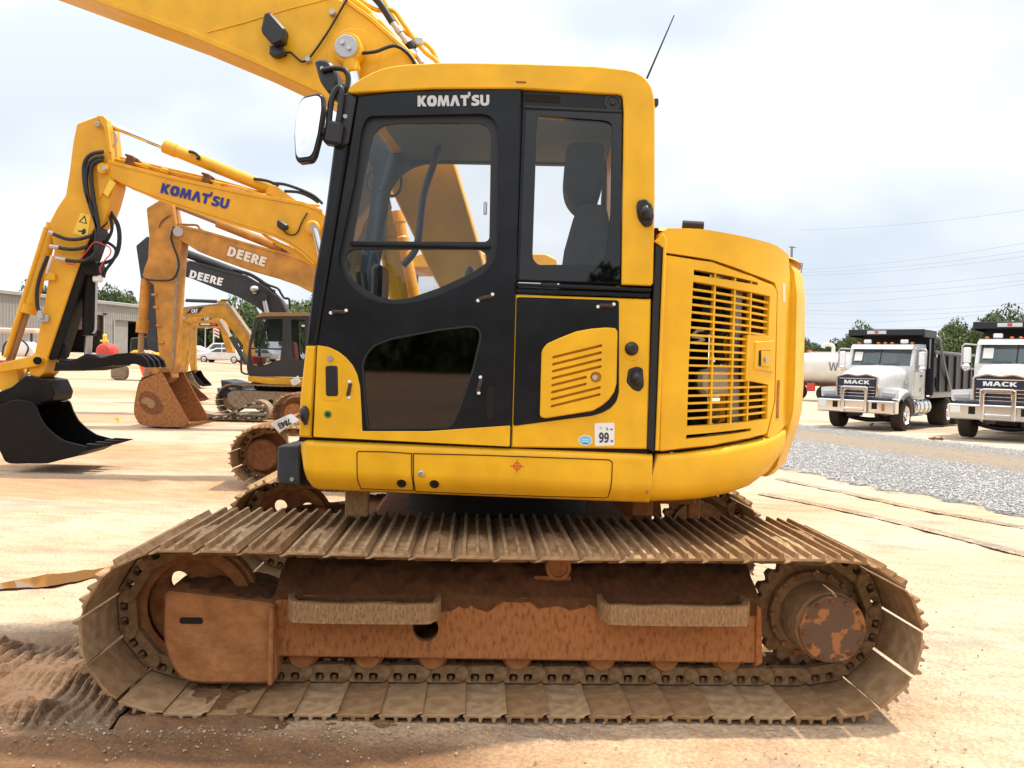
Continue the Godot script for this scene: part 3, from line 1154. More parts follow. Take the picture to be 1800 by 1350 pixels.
# ---- the metal building, vehicles and poles far behind
func build_background() -> void:
	var w0 := ptz(-330, 470, -62.0)
	var pa := ptz(0, 510, -79.0)
	var pb := ptz(243, 536, -97.0)
	var dir := (Vector3(pb.x, 0, pb.z) - Vector3(pa.x, 0, pa.z)).normalized()
	var start := Vector3(pa.x, 0, pa.z) - dir * 16.0
	var b := thing("metal_building", "pale grey ribbed metal building with dark open bay doors and low roof", "building", Vector3(start.x, 0, start.z), atan2(-dir.z, dir.x))
	F = b.transform
	var length := at(345, 560, 0.0).x
	var eave := 7.5
	var y0 := 1.1
	var bay0 := at(108, 548, 0.0)
	var bay1 := at(181, 552, 0.0)
	var sec0 := at(201, 562, 0.0)
	var sec1 := at(300, 575, 0.0)
	eave = at(120, 524, 0.0).y
	var floor_y := at(150, 620, 0.0).y
	y0 = floor_y - 0.4
	var wall := Shape.new()
	var cut := [[bay0.x, bay1.x, bay0.y], [sec0.x, sec1.x, sec0.y]]
	# ribbed wall sheets: a trapezoid rib every 0.35 m
	var x := 0.0
	while x < length:
		var low := y0
		for c in cut:
			if x + 0.17 > c[0] and x + 0.17 < c[1]:
				low = c[2]
		var prof := [[0.0, 0.0], [0.22, 0.0], [0.25, 0.04], [0.32, 0.04], [0.35, 0.0]]
		for k in 4:
			var p: Array = prof[k]
			var q: Array = prof[k + 1]
			wall.face(Vector3(x + p[0], low, p[1]), Vector3(x + q[0], low, q[1]), Vector3(x + q[0], eave, q[1]), Vector3(x + p[0], eave, p[1]), Vector3(x + 0.17, (low + eave) * 0.5, -3))
		x += 0.35
	part(b, "wall", wall, M.siding)
	var body := Shape.new()
	body.face(Vector3(0, y0, -20), Vector3(0, eave, -20), Vector3(0, eave, 0), Vector3(0, y0, 0), Vector3(9, 2, -5))
	body.face(Vector3(length, y0, -20), Vector3(length, eave, -20), Vector3(length, eave, 0), Vector3(length, y0, 0), Vector3(-9, 2, -5))
	body.face(Vector3(0, y0, -20), Vector3(length, y0, -20), Vector3(length, eave, -20), Vector3(0, eave, -20), Vector3(9, 2, 0))
	part(b, "end_wall", body, M.siding)
	var roof := Shape.new()
	roof.face(Vector3(-0.3, eave + 0.02, 0.35), Vector3(length + 0.3, eave + 0.02, 0.35), Vector3(length + 0.3, eave + 1.0, -10), Vector3(-0.3, eave + 1.0, -10), Vector3(5, 0, -5))
	roof.face(Vector3(-0.3, eave + 0.02, -20.3), Vector3(length + 0.3, eave + 0.02, -20.3), Vector3(length + 0.3, eave + 1.0, -10), Vector3(-0.3, eave + 1.0, -10), Vector3(5, 0, -15))
	part(b, "roof", roof, M.siding_trim)
	part(b, "eave_gutter", Shape.new().box(Vector3(length * 0.5, eave - 0.12, 0.2), Vector3(length + 0.4, 0.26, 0.28), 0.03), M.siding_trim)
	var room := Shape.new()
	for c in cut:
		room.face(Vector3(c[0], y0, -7), Vector3(c[1], y0, -7), Vector3(c[1], c[2], -7), Vector3(c[0], c[2], -7), Vector3(c[0], 0, -20))
		room.face(Vector3(c[0], y0, -7), Vector3(c[0], y0, 0), Vector3(c[0], c[2], 0), Vector3(c[0], c[2], -7), Vector3(c[0] - 3, 0, -3))
		room.face(Vector3(c[1], y0, -7), Vector3(c[1], y0, 0), Vector3(c[1], c[2], 0), Vector3(c[1], c[2], -7), Vector3(c[1] + 3, 0, -3))
		room.face(Vector3(c[0], c[2], -7), Vector3(c[1], c[2], -7), Vector3(c[1], c[2], 0), Vector3(c[0], c[2], 0), Vector3(c[0], 30, -3))
	part(b, "bay_room", room, M.dark_room)
	# the roll-up door panels, half raised
	for k in 4:
		var h0: float = bay0.y - 0.42 * (k + 1)
		part(b, "door_panel", Shape.new().box(Vector3((bay0.x + bay1.x) * 0.5, h0 + 0.2, -0.25), Vector3(bay1.x - bay0.x - 0.1, 0.39, 0.06), 0.015), M.maroon)
	var dx := at(228, 600, 0.0).x
	part(b, "side_door", Shape.new().box(Vector3((sec0.x + dx) * 0.5, (y0 + sec0.y) * 0.5, -0.3), Vector3(dx - sec0.x, sec0.y - y0, 0.08), 0.01), M.siding)
	part(b, "door_frame", Shape.new().box(Vector3(bay1.x + 0.12, (y0 + bay0.y) * 0.5, 0.06), Vector3(0.22, bay0.y - y0, 0.14), 0.01).box(Vector3(sec0.x - 0.1, (y0 + sec0.y) * 0.5, 0.06), Vector3(0.18, sec0.y - y0, 0.14), 0.01), M.siding_trim)
	part(b, "wall_lamp", Shape.new().box(at(185, 552, 0.3), Vector3(0.4, 0.18, 0.3), 0.03), M.black_plastic)
	# pale apron slab in front of the bays
	var ap := Shape.new()
	ap.box(Vector3((bay0.x + sec1.x) * 0.5, floor_y - 0.2, 1.7), Vector3(sec1.x - bay0.x + 6.0, 0.4, 3.4), 0.02)
	part(b, "apron_slab", ap, M.concrete)

	# red fuel tank with a yellow valve
	var p := ptz(187, 618, -58.0)
	var t := thing("fuel_tank", "round red tank with yellow valve on top before the open bay", "tank", Vector3(p.x, p.y - 1.0, p.z))
	F = t.transform
	var r := at(202, 618, 0.0).x - at(187, 618, 0.0).x
	part(t, "tank_body", Shape.new().lathe(Vector3(0, 1.0, -1.6), Vector3(0, 0, 1), [[0.8, 0.0], [0.82, r * 0.6], [0.95, r], [1.9, r], [2.05, r * 0.75], [2.12, r * 0.3], [2.13, 0.0]], 28), M.red_paint)
	part(t, "valve", Shape.new().rod(Vector3(-0.12, 1.0 + r, 0), Vector3(-0.12, 1.0 + r + 0.45, 0), 0.12).rod(Vector3(-0.4, 1.15 + r, 0), Vector3(0.1, 1.15 + r, 0), 0.08).ball(Vector3(-0.12, 1.5 + r, 0), Vector3.ONE * 0.14), M.decal_yellow)
	for e in [-0.4, 0.4]:
		part(t, "saddle", Shape.new().box(Vector3(0, (1.0 - r) * 0.5, e - 0.6), Vector3(r * 1.5, 1.0 - r * 0.3, 0.15), 0.02), M.rust_dark)

	# covered cart with a white tank
	p = ptz(20, 582, -46.0)
	t = thing("utility_cart", "open utility cart with pale pink canopy and a white tank", "cart", Vector3(p.x, gh(p.x, p.z), p.z))
	F = t.transform
	var cl := at(-60, 577, 0.0)
	var cr := at(67, 584, 0.0)
	part(t, "canopy", Shape.new().box(Vector3((cl.x + cr.x) * 0.5, at(30, 581, 0.0).y, -0.5), Vector3(cr.x - cl.x, 0.26, 1.5), 0.06), M.pink_canopy)
	for q in [[cl.x + 0.3, 0.1], [cr.x - 0.3, 0.1], [cl.x + 0.3, -1.1], [cr.x - 0.3, -1.1]]:
		part(t, "post", Shape.new().rod(Vector3(q[0], 0.3, q[1]), Vector3(q[0], at(30, 583, 0.0).y, q[1]), 0.06, -1, 8), M.slate_paint)
	part(t, "bed", Shape.new().box(Vector3((cl.x + cr.x) * 0.5, 0.55, -0.5), Vector3(cr.x - cl.x, 0.35, 1.4), 0.05), M.red_paint)
	var tk := at(40, 613, 0.0)
	part(t, "white_tank", Shape.new().lathe(tk - Vector3(0.75, 0, 0), Vector3.RIGHT, [[0, 0], [0.02, 0.3], [0.2, 0.43], [1.25, 0.43], [1.45, 0.3], [1.48, 0]], 20), M.white)
	part(t, "hose_loop", Shape.new().tube(curve(PackedVector3Array([tk + Vector3(-0.8, -0.4, 0.5), tk + Vector3(-0.6, 0.3, 0.55), tk + Vector3(0.1, 0.5, 0.55), tk + Vector3(0.55, 0.1, 0.5), tk + Vector3(0.4, -0.4, 0.5)])), 0.045, 6), M.hose)
	for q in [cl.x + 0.7, cr.x - 0.7]:
		part(t, "wheel", Shape.new().lathe(Vector3(q, 0.3, 0.05), Vector3(0, 0, 1), [[0, 0], [0, 0.3], [0.22, 0.3], [0.22, 0]], 16), M.rubber)

	# small machine parked by the bay, seen past the orange arm
	small_machine()
	# cars
	pickup_and_cars()
	# flag pole, lamp posts, bollard
	p = ptz(376, 560, -104.0)
	var g := gh(p.x, p.z)
	t = thing("flag_pole", "thin pale flag pole with a limp red and white striped flag", "flag pole", Vector3(p.x, g, p.z))
	F = t.transform
	part(t, "pole", Shape.new().rod(Vector3(0, 0, 0), Vector3(0, at(376, 571, 0).y, 0), 0.09, 0.06, 10), M.white)
	for k in 6:
		var fl := Shape.new()
		var y1 := at(376, 573, 0).y - k * 0.2
		for i in 6:
			var xa := 0.06 + i * 0.11
			var wa := 0.12 * sin(i * 1.3 + k * 0.15)
			var wb := 0.12 * sin((i + 1) * 1.3 + k * 0.15)
			fl.face(Vector3(xa, y1 - 0.05 * i, wa), Vector3(xa + 0.11, y1 - 0.05 * (i + 1), wb), Vector3(xa + 0.11, y1 - 0.2 - 0.05 * (i + 1), wb), Vector3(xa, y1 - 0.2 - 0.05 * i, wa), Vector3(xa, y1, -5))
		part(t, "flag_stripe", fl, M.red_paint if k % 2 == 0 else M.white)
	for q in [[361, 577, "pale lamp post with short arm beside the flag pole"], [402, 585, "plain pale pole standing behind the white pickup"]]:
		p = ptz(q[0], q[1], -98.0)
		g = gh(p.x, p.z)
		t = thing("lamp_post", q[2], "lamp post", Vector3(p.x, g, p.z))
		part(t, "pole", Shape.new().rod(Vector3.ZERO, Vector3(0, p.y - g, 0), 0.1, 0.06, 8), M.zinc)
		part(t, "lamp_arm", Shape.new().rod(Vector3(0, p.y - g - 0.05, 0), Vector3(0.8 if q[0] < 380 else 0.05, p.y - g + 0.12, 0), 0.06, -1, 8), M.zinc)
	p = ptz(317, 492, -64.0)
	t = thing("light_pole", "tall thin dark pole rising beside the orange arm", "pole", Vector3(p.x, gh(p.x, p.z), p.z))
	part(t, "pole", Shape.new().rod(Vector3.ZERO, Vector3(0, p.y - gh(p.x, p.z), 0), 0.11, 0.08, 10), M.slate_paint)
	part(t, "pole_base", Shape.new().rod(Vector3.ZERO, Vector3(0, 0.5, 0), 0.3, -1, 12), M.concrete)
	p = on_ground(345, 667)
	t = thing("marker_post", "slim orange marker post standing beyond the small buckets", "post", p)
	part(t, "post", Shape.new().rod(Vector3.ZERO, Vector3(0, 0.75, 0), 0.05, 0.05, 10), M.orange_plastic)
	part(t, "foot", Shape.new().box(Vector3(0, 0.03, 0), Vector3(0.35, 0.06, 0.35), 0.015), M.rubber)
	p = on_ground(252, 664)
	t = thing("barrier_board", "leaning orange plastic board on the dirt behind the thumb claws", "barrier", p)
	part(t, "board", Shape.new().box(Vector3(0, 0.38, 0), Vector3(0.26, 0.8, 0.08), 0.02, Basis(Vector3(0, 0, 1), 0.3)), M.orange_plastic)
	part(t, "foot", Shape.new().box(Vector3(0.1, 0.03, 0), Vector3(0.4, 0.06, 0.3), 0.02), M.orange_plastic)

func small_machine() -> void:
	var p := on_ground(246, 668)
	var t := thing("small_excavator", "small yellow and black excavator parked by the building with number 08 on its back", "excavator", p)
	F = t.transform
	var bl := at(228, 620, 0.6)
	var br := at(272, 640, 0.6)
	part(t, "cab", Shape.new().block(rnd(L("229 594 264 590 266 626 227 626", 0.5), 0.1), -0.6, 0.5, 0.05), M.far_black)
	part(t, "cab_window", Shape.new().slab(rnd(L("248 593 263 592 263 612 247 612", 0.5), 0.05), 0.49, 0.52), M.glass_far)
	part(t, "cab_window", Shape.new().slab(rnd(L("232 596 246 594 245 618 231 618", 0.5), 0.05), 0.49, 0.52), M.glass_far)
	part(t, "counterweight", Shape.new().block(rnd(L("225 622 233 615 268 616 276 622 275 640 228 640", 0.8), 0.12), -0.8, 0.8, 0.08), M.yellow_far)
	letters(t, "08", Vector3(at(259, 620, 0.8).x, at(259, 620, 0.8).y, 0.82), 0.5, 0.28, M.letter_white)
	for e in [-1.0, 1.0]:
		var tr := part(t, "track", Shape.new().block(rnd(rect(-0.4, 0.0, 0.4, 0.75), 0.3), -0.2, 0.2, 0.03), M.pale_mud, Transform3D(Basis(), Vector3(e * 0.85 - 0.1, 0, 0.2)))
		for k in 6:
			part(tr, "track_shoe", Shape.new().box(Vector3(0, 0.1 + k * 0.11, 0.21), Vector3(0.7, 0.07, 0.05), 0.01), M.pale_mud)

func car_body(t: Node3D, prof: PackedVector2Array, glass: Array, wheels: Array, wide: float, paint: Material, wr := 0.34) -> void:
	part(t, "body", Shape.new().block(prof, -wide * 0.5, wide * 0.5, 0.09), paint)
	for g in glass:
		part(t, "window", Shape.new().slab(g, wide * 0.5 - 0.03, wide * 0.5 + 0.012, 0.01), M.car_glass)
	for wx in wheels:
		for e in [-1.0, 1.0]:
			var w := part(t, "wheel", Shape.new().lathe(Vector3.ZERO, Vector3(0, 0, e), [[-0.2, 0], [-0.2, wr * 0.9], [-0.16, wr], [0.0, wr], [0.03, wr * 0.93], [0.03, wr * 0.68]], 24), M.rubber, Transform3D(Basis(), Vector3(wx, wr, e * (wide * 0.5 - 0.02))))
			part(w, "rim", Shape.new().lathe(Vector3.ZERO, Vector3(0, 0, e), [[0.03, wr * 0.68], [0.0, wr * 0.6], [0.02, wr * 0.2], [0.035, 0]], 20), M.steel)

func pickup_and_cars() -> void:
	var P := func(a: Array) -> PackedVector2Array:
		var o := PackedVector2Array()
		for i in range(0, a.size(), 2):
			o.append(Vector2(a[i], a[i + 1]))
		return rnd(o, 0.12)
	var g := on_ground(392, 638)
	var t := thing("sedan", "white four-door sedan parked side-on in front of the pickup", "car", g, -0.12)
	var sc := 1.0
	var front := [-2.45, 0.3, -2.5, 0.62, -2.3, 0.86, -1.2, 0.98, -0.35, 1.42, 0.85, 1.44, 1.7, 1.05, 2.35, 0.98, 2.42, 0.6, 2.35, 0.28]
	car_body(t, P.call(front), [P.call([-0.85, 1.02, -0.28, 1.35, 0.22, 1.36, 0.22, 1.02]), P.call([0.3, 1.02, 0.3, 1.36, 0.8, 1.36, 1.35, 1.05])], [-1.5, 1.45], 1.8, M.white_paint)
	part(t, "headlight", Shape.new().box(Vector3(-2.36, 0.7, 0.72), Vector3(0.3, 0.14, 0.3), 0.04), M.lamp_glass)
	part(t, "tail_light", Shape.new().box(Vector3(2.36, 0.82, 0.72), Vector3(0.14, 0.14, 0.3), 0.04), M.red_paint)
	part(t, "door_handle", Shape.new().box(Vector3(0.02, 0.9, 0.92), Vector3(0.18, 0.04, 0.04), 0.01), M.chrome)
	g = on_ground(368, 634)
	t = thing("pickup_truck", "white crew-cab pickup parked behind the white sedan", "pickup truck", g + Vector3(0, 0, -5.0), -0.12)
	t.position.y = gh(t.position.x, t.position.z)
	car_body(t, P.call([-2.9, 0.45, -2.95, 1.05, -1.7, 1.2, -0.9, 1.9, 1.2, 1.92, 1.5, 1.25, 3.0, 1.22, 3.0, 0.5]), [P.call([-1.25, 1.25, -0.75, 1.78, 0.1, 1.8, 0.1, 1.25]), P.call([0.2, 1.25, 0.2, 1.8, 1.05, 1.8, 1.2, 1.25])], [-1.85, 1.9], 1.95, M.white_paint, 0.4)
	part(t, "headlight", Shape.new().box(Vector3(-2.88, 0.9, 0.78), Vector3(0.2, 0.2, 0.3), 0.04), M.lamp_glass)
	part(t, "tail_light", Shape.new().box(Vector3(2.98, 1.0, 0.85), Vector3(0.1, 0.35, 0.2), 0.04), M.red_paint)
	g = on_ground(345, 634)
	t = thing("sedan", "white car half hidden at the nose of the white pickup", "car", g + Vector3(-1.6, 0, -2.5), -0.12)
	t.position.y = gh(t.position.x, t.position.z)
	car_body(t, P.call(front), [P.call([-0.85, 1.02, -0.28, 1.35, 0.22, 1.36, 0.22, 1.02]), P.call([0.3, 1.02, 0.3, 1.36, 0.8, 1.36, 1.35, 1.05])], [-1.5, 1.45], 1.8, M.white_paint)
	g = on_ground(425, 636)
	t = thing("sedan", "pale grey hatchback showing its roof beyond the white sedan", "car", g + Vector3(0.4, 0, -6.0), -0.12)
	t.position.y = gh(t.position.x, t.position.z)
	car_body(t, P.call([-2.1, 0.3, -2.15, 0.8, -1.2, 1.0, -0.4, 1.5, 1.3, 1.5, 1.9, 1.0, 1.95, 0.4]), [P.call([-0.85, 1.05, -0.3, 1.42, 0.4, 1.43, 0.4, 1.05]), P.call([0.5, 1.05, 0.5, 1.43, 1.2, 1.42, 1.45, 1.05])], [-1.35, 1.3], 1.75, M.zinc)

# ---- trees: trunk, limbs and a crown of many small leaf clumps
var crown_cache := {}

func crown_mesh(kind: int) -> ArrayMesh:
	if crown_cache.has(kind):
		return crown_cache[kind]
	var r := RandomNumberGenerator.new()
	r.seed = 100 + kind
	var s := Shape.new()
	s.tinted = true
	var lobes := []
	var k := 17
	for i in k:
		var a := r.randf() * TAU
		var h := (i + 0.5) / k
		var wide := 0.68 * pow(maxf(0.02, sin(PI * clampf(0.12 + 0.80 * h, 0, 1))), 0.7)
		var d := sqrt(r.randf())
		lobes.append([Vector3(cos(a) * wide * d, 0.2 + 0.62 * h, sin(a) * wide * d), 0.2 + 0.15 * r.randf(), 0.7 + 0.55 * r.randf()])
	for i in 6500:
		var l: Array = lobes[r.randi() % k]
		var d := Vector3(r.randfn(), r.randfn() * 0.9, r.randfn()).normalized()
		var p: Vector3 = l[0] + d * (l[1] * (0.5 + 0.55 * pow(r.randf(), 0.5))) * Vector3(1.3, 0.9, 1.3)
		p.y = maxf(p.y, 0.03 + 0.1 * r.randf())
		var sz := 0.022 + 0.028 * r.randf()
		var nn := (d + Vector3(r.randfn(), r.randfn() + 0.6, r.randfn()) * 0.45).normalized()
		var x := nn.cross(Vector3(r.randfn(), r.randfn(), r.randfn())).normalized()
		var y := nn.cross(x)
		var g: float = l[2] * (0.78 + 0.45 * r.randf())
		g *= 0.62
		s.tint = Color(g, g, g * 0.9)
		s.tri(p + x * sz, p - x * sz * 0.6 + y * sz * 0.9, p - x * sz * 0.5 - y * sz, nn)
		s.tri(p + x * sz * 0.8 + y * sz, p + y * sz * 0.2 - x * sz, p + x * sz * 0.4 - y * sz * 0.9, (nn + x * 0.3).normalized())
	crown_cache[kind] = s.mesh()
	return crown_cache[kind]

func tree(px: float, top: float, z: float, wide_px: float, kind: int, leaf: int, label: String, group: String, called := "broadleaf_tree") -> void:
	var p := ptz(px, top, z)
	var g := gh(p.x, p.z)
	var h := p.y - g
	var w := wide_px / FPX * -z * 0.5
	var t := thing(called, label, "tree", Vector3(p.x, g - 0.1, p.z), rng.randf() * TAU, group)
	var low := 0.0 if called == "bush" else 0.12
	again(t, "crown", crown_mesh(kind), M["leaf_%d" % leaf], Transform3D(Basis.from_scale(Vector3(w * 1.35, h * (1.0 - low) / 1.02, w * 1.35)), Vector3(0, h * low, 0)))
	var tr := Shape.new()
	tr.rod(Vector3(0, -0.2, 0), Vector3(0.1, h * 0.45, 0), h * 0.022, h * 0.014, 8)
	for k in 4:
		var a := TAU * k / 4.0 + kind
		tr.rod(Vector3(0.08, h * (0.28 + 0.06 * k), 0), Vector3(cos(a) * w * 0.5, h * (0.5 + 0.07 * k), sin(a) * w * 0.5), h * 0.010, h * 0.004, 6)
	part(t, "trunk", tr, M.bark)

func build_trees() -> void:
	far_wood()
	var gl := "trees beyond the metal building"
	var list := [
		[70, 498, 70, 0, 0, "dark green tree crown just visible between yellow arm and its hoses"],
		[165, 503, 74, 1, 1, "round mid-green tree rising over the building behind the black thumb cylinder"],
		[196, 506, 60, 2, 0, "bushy green tree over the building roof, next to the black thumb cylinder"],
		[226, 513, 60, 3, 0, "green tree over the roof touching the dark arm end"],
		[120, 508, 56, 2, 1, "green tree behind the roof, hidden mostly by the yellow arm"],
		[385, 540, 64, 1, 0, "dark green tree standing behind the flag pole"],
		[425, 522, 56, 0, 1, "loose airy tree under the curve of the black boom"],
		[445, 540, 54, 3, 0, "dense green tree behind the cab of the black-boomed machine"],
		[345, 548, 60, 2, 0, "green tree between the small arms and the building corner"],
		[412, 560, 70, 3, 0, "low dark tree directly behind the pickup cab"],
		[520, 527, 66, 1, 1, "mid-green tree above the roof of the black cab"],
		[552, 522, 60, 2, 0, "green tree touching the front edge of the near cab"],
		[300, 560, 70, 0, 0, "dark tree behind the orange arm"]]
	for q in list:
		tree(q[0], q[1], -118.0 - 6.0 * rng.randf(), q[2], q[3], q[4], q[5], gl)
	var gr := "trees behind the trucks"
	list = [
		[1408, 594, 62, 0, 0, "low dark tree at the edge of the yellow counterweight"],
		[1436, 602, 60, 1, 0, "low green tree behind the white tank truck"],
		[1462, 599, 64, 2, 0, "dark bushy tree between tank truck and first white truck"],
		[1494, 588, 50, 3, 0, "tree just left of the first dump body canopy, darker than its neighbour"],
		[1522, 570, 60, 0, 1, "pale green round crown peeking over the first dump body"],
		[1590, 600, 70, 1, 0, "green tree hidden behind the first dump body"],
		[1650, 590, 62, 2, 0, "dark tree beside the tarp arm of the first truck"],
		[1684, 562, 66, 3, 1, "full green tree rising between the two white trucks"],
		[1702, 585, 52, 1, 2, "small yellow-green tree in front of darker ones between the trucks"],
		[1724, 566, 50, 2, 1, "green tree next to the second dump body canopy"],
		[1760, 543, 84, 0, 0, "tallest dark green tree over the second truck"],
		[1800, 556, 70, 3, 1, "green tree at the picture edge over the second truck"],
		[1850, 560, 80, 1, 0, "dark tree past the second truck"],
		[1640, 608, 50, 0, 0, "low dark bush behind the first truck bed"]]
	for q in list:
		tree(q[0], q[1], -112.0 - 8.0 * rng.randf(), q[2], q[3], q[4], q[5], gr)

# A wood out of view behind the viewer, placed to be mirrored in the door's glass.
func far_wood() -> void:
	var mm := MultiMesh.new()
	mm.transform_format = MultiMesh.TRANSFORM_3D
	mm.mesh = crown_mesh(1)
	mm.instance_count = 26
	for i in 26:
		var h := 15.0 + 6.0 * rng.randf()
		mm.set_instance_transform(i, Transform3D(Basis(Vector3.UP, rng.randf() * TAU).scaled(Vector3(9.0, h, 9.0)), Vector3(-110.0 + 8.5 * i, -4.5, 95.0 + 12.0 * rng.randf())))
	var o := MultiMeshInstance3D.new()
	o.multimesh = mm
	o.material_override = M.leaf_0
	o.name = "far_wood"
	add_child(o)
	o.set_meta("kind", "stuff")
	tag(o, "dark wood mirrored in the glass of the near cab door", "wood")

# ---- the power line
func build_wires() -> void:
	var p := ptz(1392, 433, -165.0)
	var g := gh(p.x, p.z)
	var t := thing("power_pole", "tall grey power pole with side arms behind the counterweight", "power pole", Vector3(p.x, g, p.z))
	F = t.transform
	part(t, "pole", Shape.new().rod(Vector3.ZERO, Vector3(0, p.y - g, 0), 0.55, 0.22, 12), M.pole_grey)
	part(t, "cap_arm", Shape.new().rod(at(1387, 434, 0), at(1399, 435, 0), 0.12, -1, 8), M.pole_grey)
	for y in [[462, 479], [497, 515], [533, 551]]:
		part(t, "side_arm", Shape.new().rod(at(1392, y[0], 0), at(1411, y[0] + 1, 0), 0.11, -1, 8).rod(at(1411, y[0] + 1, 0), at(1408, y[1], 0), 0.11, -1, 8).rod(at(1408, y[1], 0), at(1393, y[1] - 1, 0), 0.09, -1, 8), M.pole_grey)
	var pairs := [[474, 423], [479, 437], [484, 446], [509, 475], [517, 488], [534, 495], [545, 528], [551, 537], [568, 541], [575, 560], [404, 365]]
	var order := ["second", "third", "fourth", "fifth", "sixth", "seventh", "eighth", "ninth", "tenth", "lowest", "topmost"]
	for k in pairs.size():
		var q: Array = pairs[k]
		var a := ptz(1409, q[0], -165.0)
		var b := ptz(1900, q[1] - (q[0] - q[1]) * 0.28, -120.0)
		var pts := PackedVector3Array()
		for i in 17:
			var s := i / 16.0
			pts.append(a.lerp(b, s) - Vector3(0, 4.0 * s * (1.0 - s) * 0.9, 0))
		var o := part(self, "power_wire", Shape.new().tube(pts, 0.024, 5), M.wire)
		tag(o, "%s overhead wire of the power line above the trucks, counted from the top" % order[k], "wire", "overhead power wires")

# ---- the near machine
const SLEW := 5.0
var mainm: Node3D
var TU := Transform3D()      # upper works, turned on the undercarriage
var side_plan := PackedVector2Array()
var shoe_meshes := []
var link_mesh: ArrayMesh

func upper(called: String, s: Shape, m: Material) -> MeshInstance3D:
	return part(mainm, called, s, m, TU)

func sub(parent: Node, called: String, s: Shape, m: Material) -> MeshInstance3D:
	return part(parent, called, s, m)

# A pixel on the curved side of the upper works: (distance along the plan curve, height).
func on_side(px: float, py: float) -> Vector2:
	var inv := F.affine_inverse()
	var o := inv * cam_t.origin
	var d := inv.basis * ray(px, py)
	var s := side_plan[0].x
	for i in side_plan.size() - 1:
		var a := side_plan[i]
		var b := side_plan[i + 1]
		var hit = Geometry2D.segment_intersects_segment(Vector2(o.x, o.z), Vector2(o.x + d.x * 20.0, o.z + d.z * 20.0), a, b)
		if hit != null:
			var t: float = (hit.y - o.z) / d.z
			return Vector2(s + a.distance_to(hit), o.y + d.y * t)
		s += a.distance_to(b)
	# past the outline: the last point that faces the viewer
	return Vector2(s, o.y + d.y * 3.9)

func LS(txt: String) -> PackedVector2Array:
	var a := nums(txt)
	var out := PackedVector2Array()
	for i in range(0, a.size(), 2):
		out.append(on_side(a[i], a[i + 1]))
	return out

func shoe_shape(kind: int) -> Shape:
	# across the track along z, its outer face up (+y); grousers stand on it
	var s := Shape.new()
	var prof := PackedVector2Array([Vector2(-0.104, -0.021), Vector2(-0.106, -0.014), Vector2(-0.086, -0.010), Vector2(-0.079, -0.002), Vector2(-0.074, 0.004), Vector2(-0.061, 0.004), Vector2(-0.057, 0.027), Vector2(-0.045, 0.027), Vector2(-0.040, 0.004), Vector2(-0.004, 0.004), Vector2(0.0, 0.025), Vector2(0.011, 0.025), Vector2(0.015, 0.004), Vector2(0.050, 0.004), Vector2(0.055, 0.027), Vector2(0.068, 0.027), Vector2(0.072, 0.004), Vector2(0.079, -0.003), Vector2(0.076, -0.010), Vector2(0.03, -0.010), Vector2(-0.07, -0.010), Vector2(-0.088, -0.018)])
	s.slab(prof, -0.435, 0.435, 0.003)
	if kind > 0:
		# a lump of dried mud between the ribs
		var r := RandomNumberGenerator.new()
		r.seed = 40 + kind
		var rows := []
		var zc: float = [0.0, 0.08, -0.05, 0.15][kind]
		for j in 9:
			var row := []
			for i in 9:
				var x := -0.072 + 0.150 * i / 8.0
				var z: float = zc - 0.17 + 0.34 * j / 8.0 + r.randf_range(-0.01, 0.01)
				var e := sin(PI * i / 8.0) * pow(sin(PI * j / 8.0), 0.5)
				row.append(Vector3(x, 0.001 + e * (0.014 + 0.013 * r.randf()), z))
			rows.append(row)
		s.skin(rows)
	return s

func link_shape() -> Shape:
	var s := Shape.new()
	for e in [-1.0, 1.0]:
		var z: float = 0.088 * e
		var body := rnd(PackedVector2Array([Vector2(-0.11, -0.092), Vector2(-0.11, -0.04), Vector2(-0.085, -0.018), Vector2(0.07, -0.018), Vector2(0.086, -0.04), Vector2(0.086, -0.084), Vector2(0.06, -0.098), Vector2(-0.09, -0.1)]), 0.018, 3)
		var holes := [rnd(rect(-0.056, -0.064, -0.016, -0.026), 0.014, 3), rnd(rect(0.010, -0.064, 0.050, -0.026), 0.014, 3)]
		s.slab(body, z - 0.024, z + 0.024, 0.004, holes)
		s.rod(Vector3(-0.086, -0.068, z + 0.024), Vector3(-0.086, -0.068, z + 0.036), 0.033, 0.029, 16)
		for b in [-0.034, 0.028]:
			s.rod(Vector3(b, -0.012, z), Vector3(b, -0.045, z), 0.010, -1, 8)
	s.rod(Vector3(-0.086, -0.068, -0.12), Vector3(-0.086, -0.068, 0.12), 0.016, -1, 10)
	return s

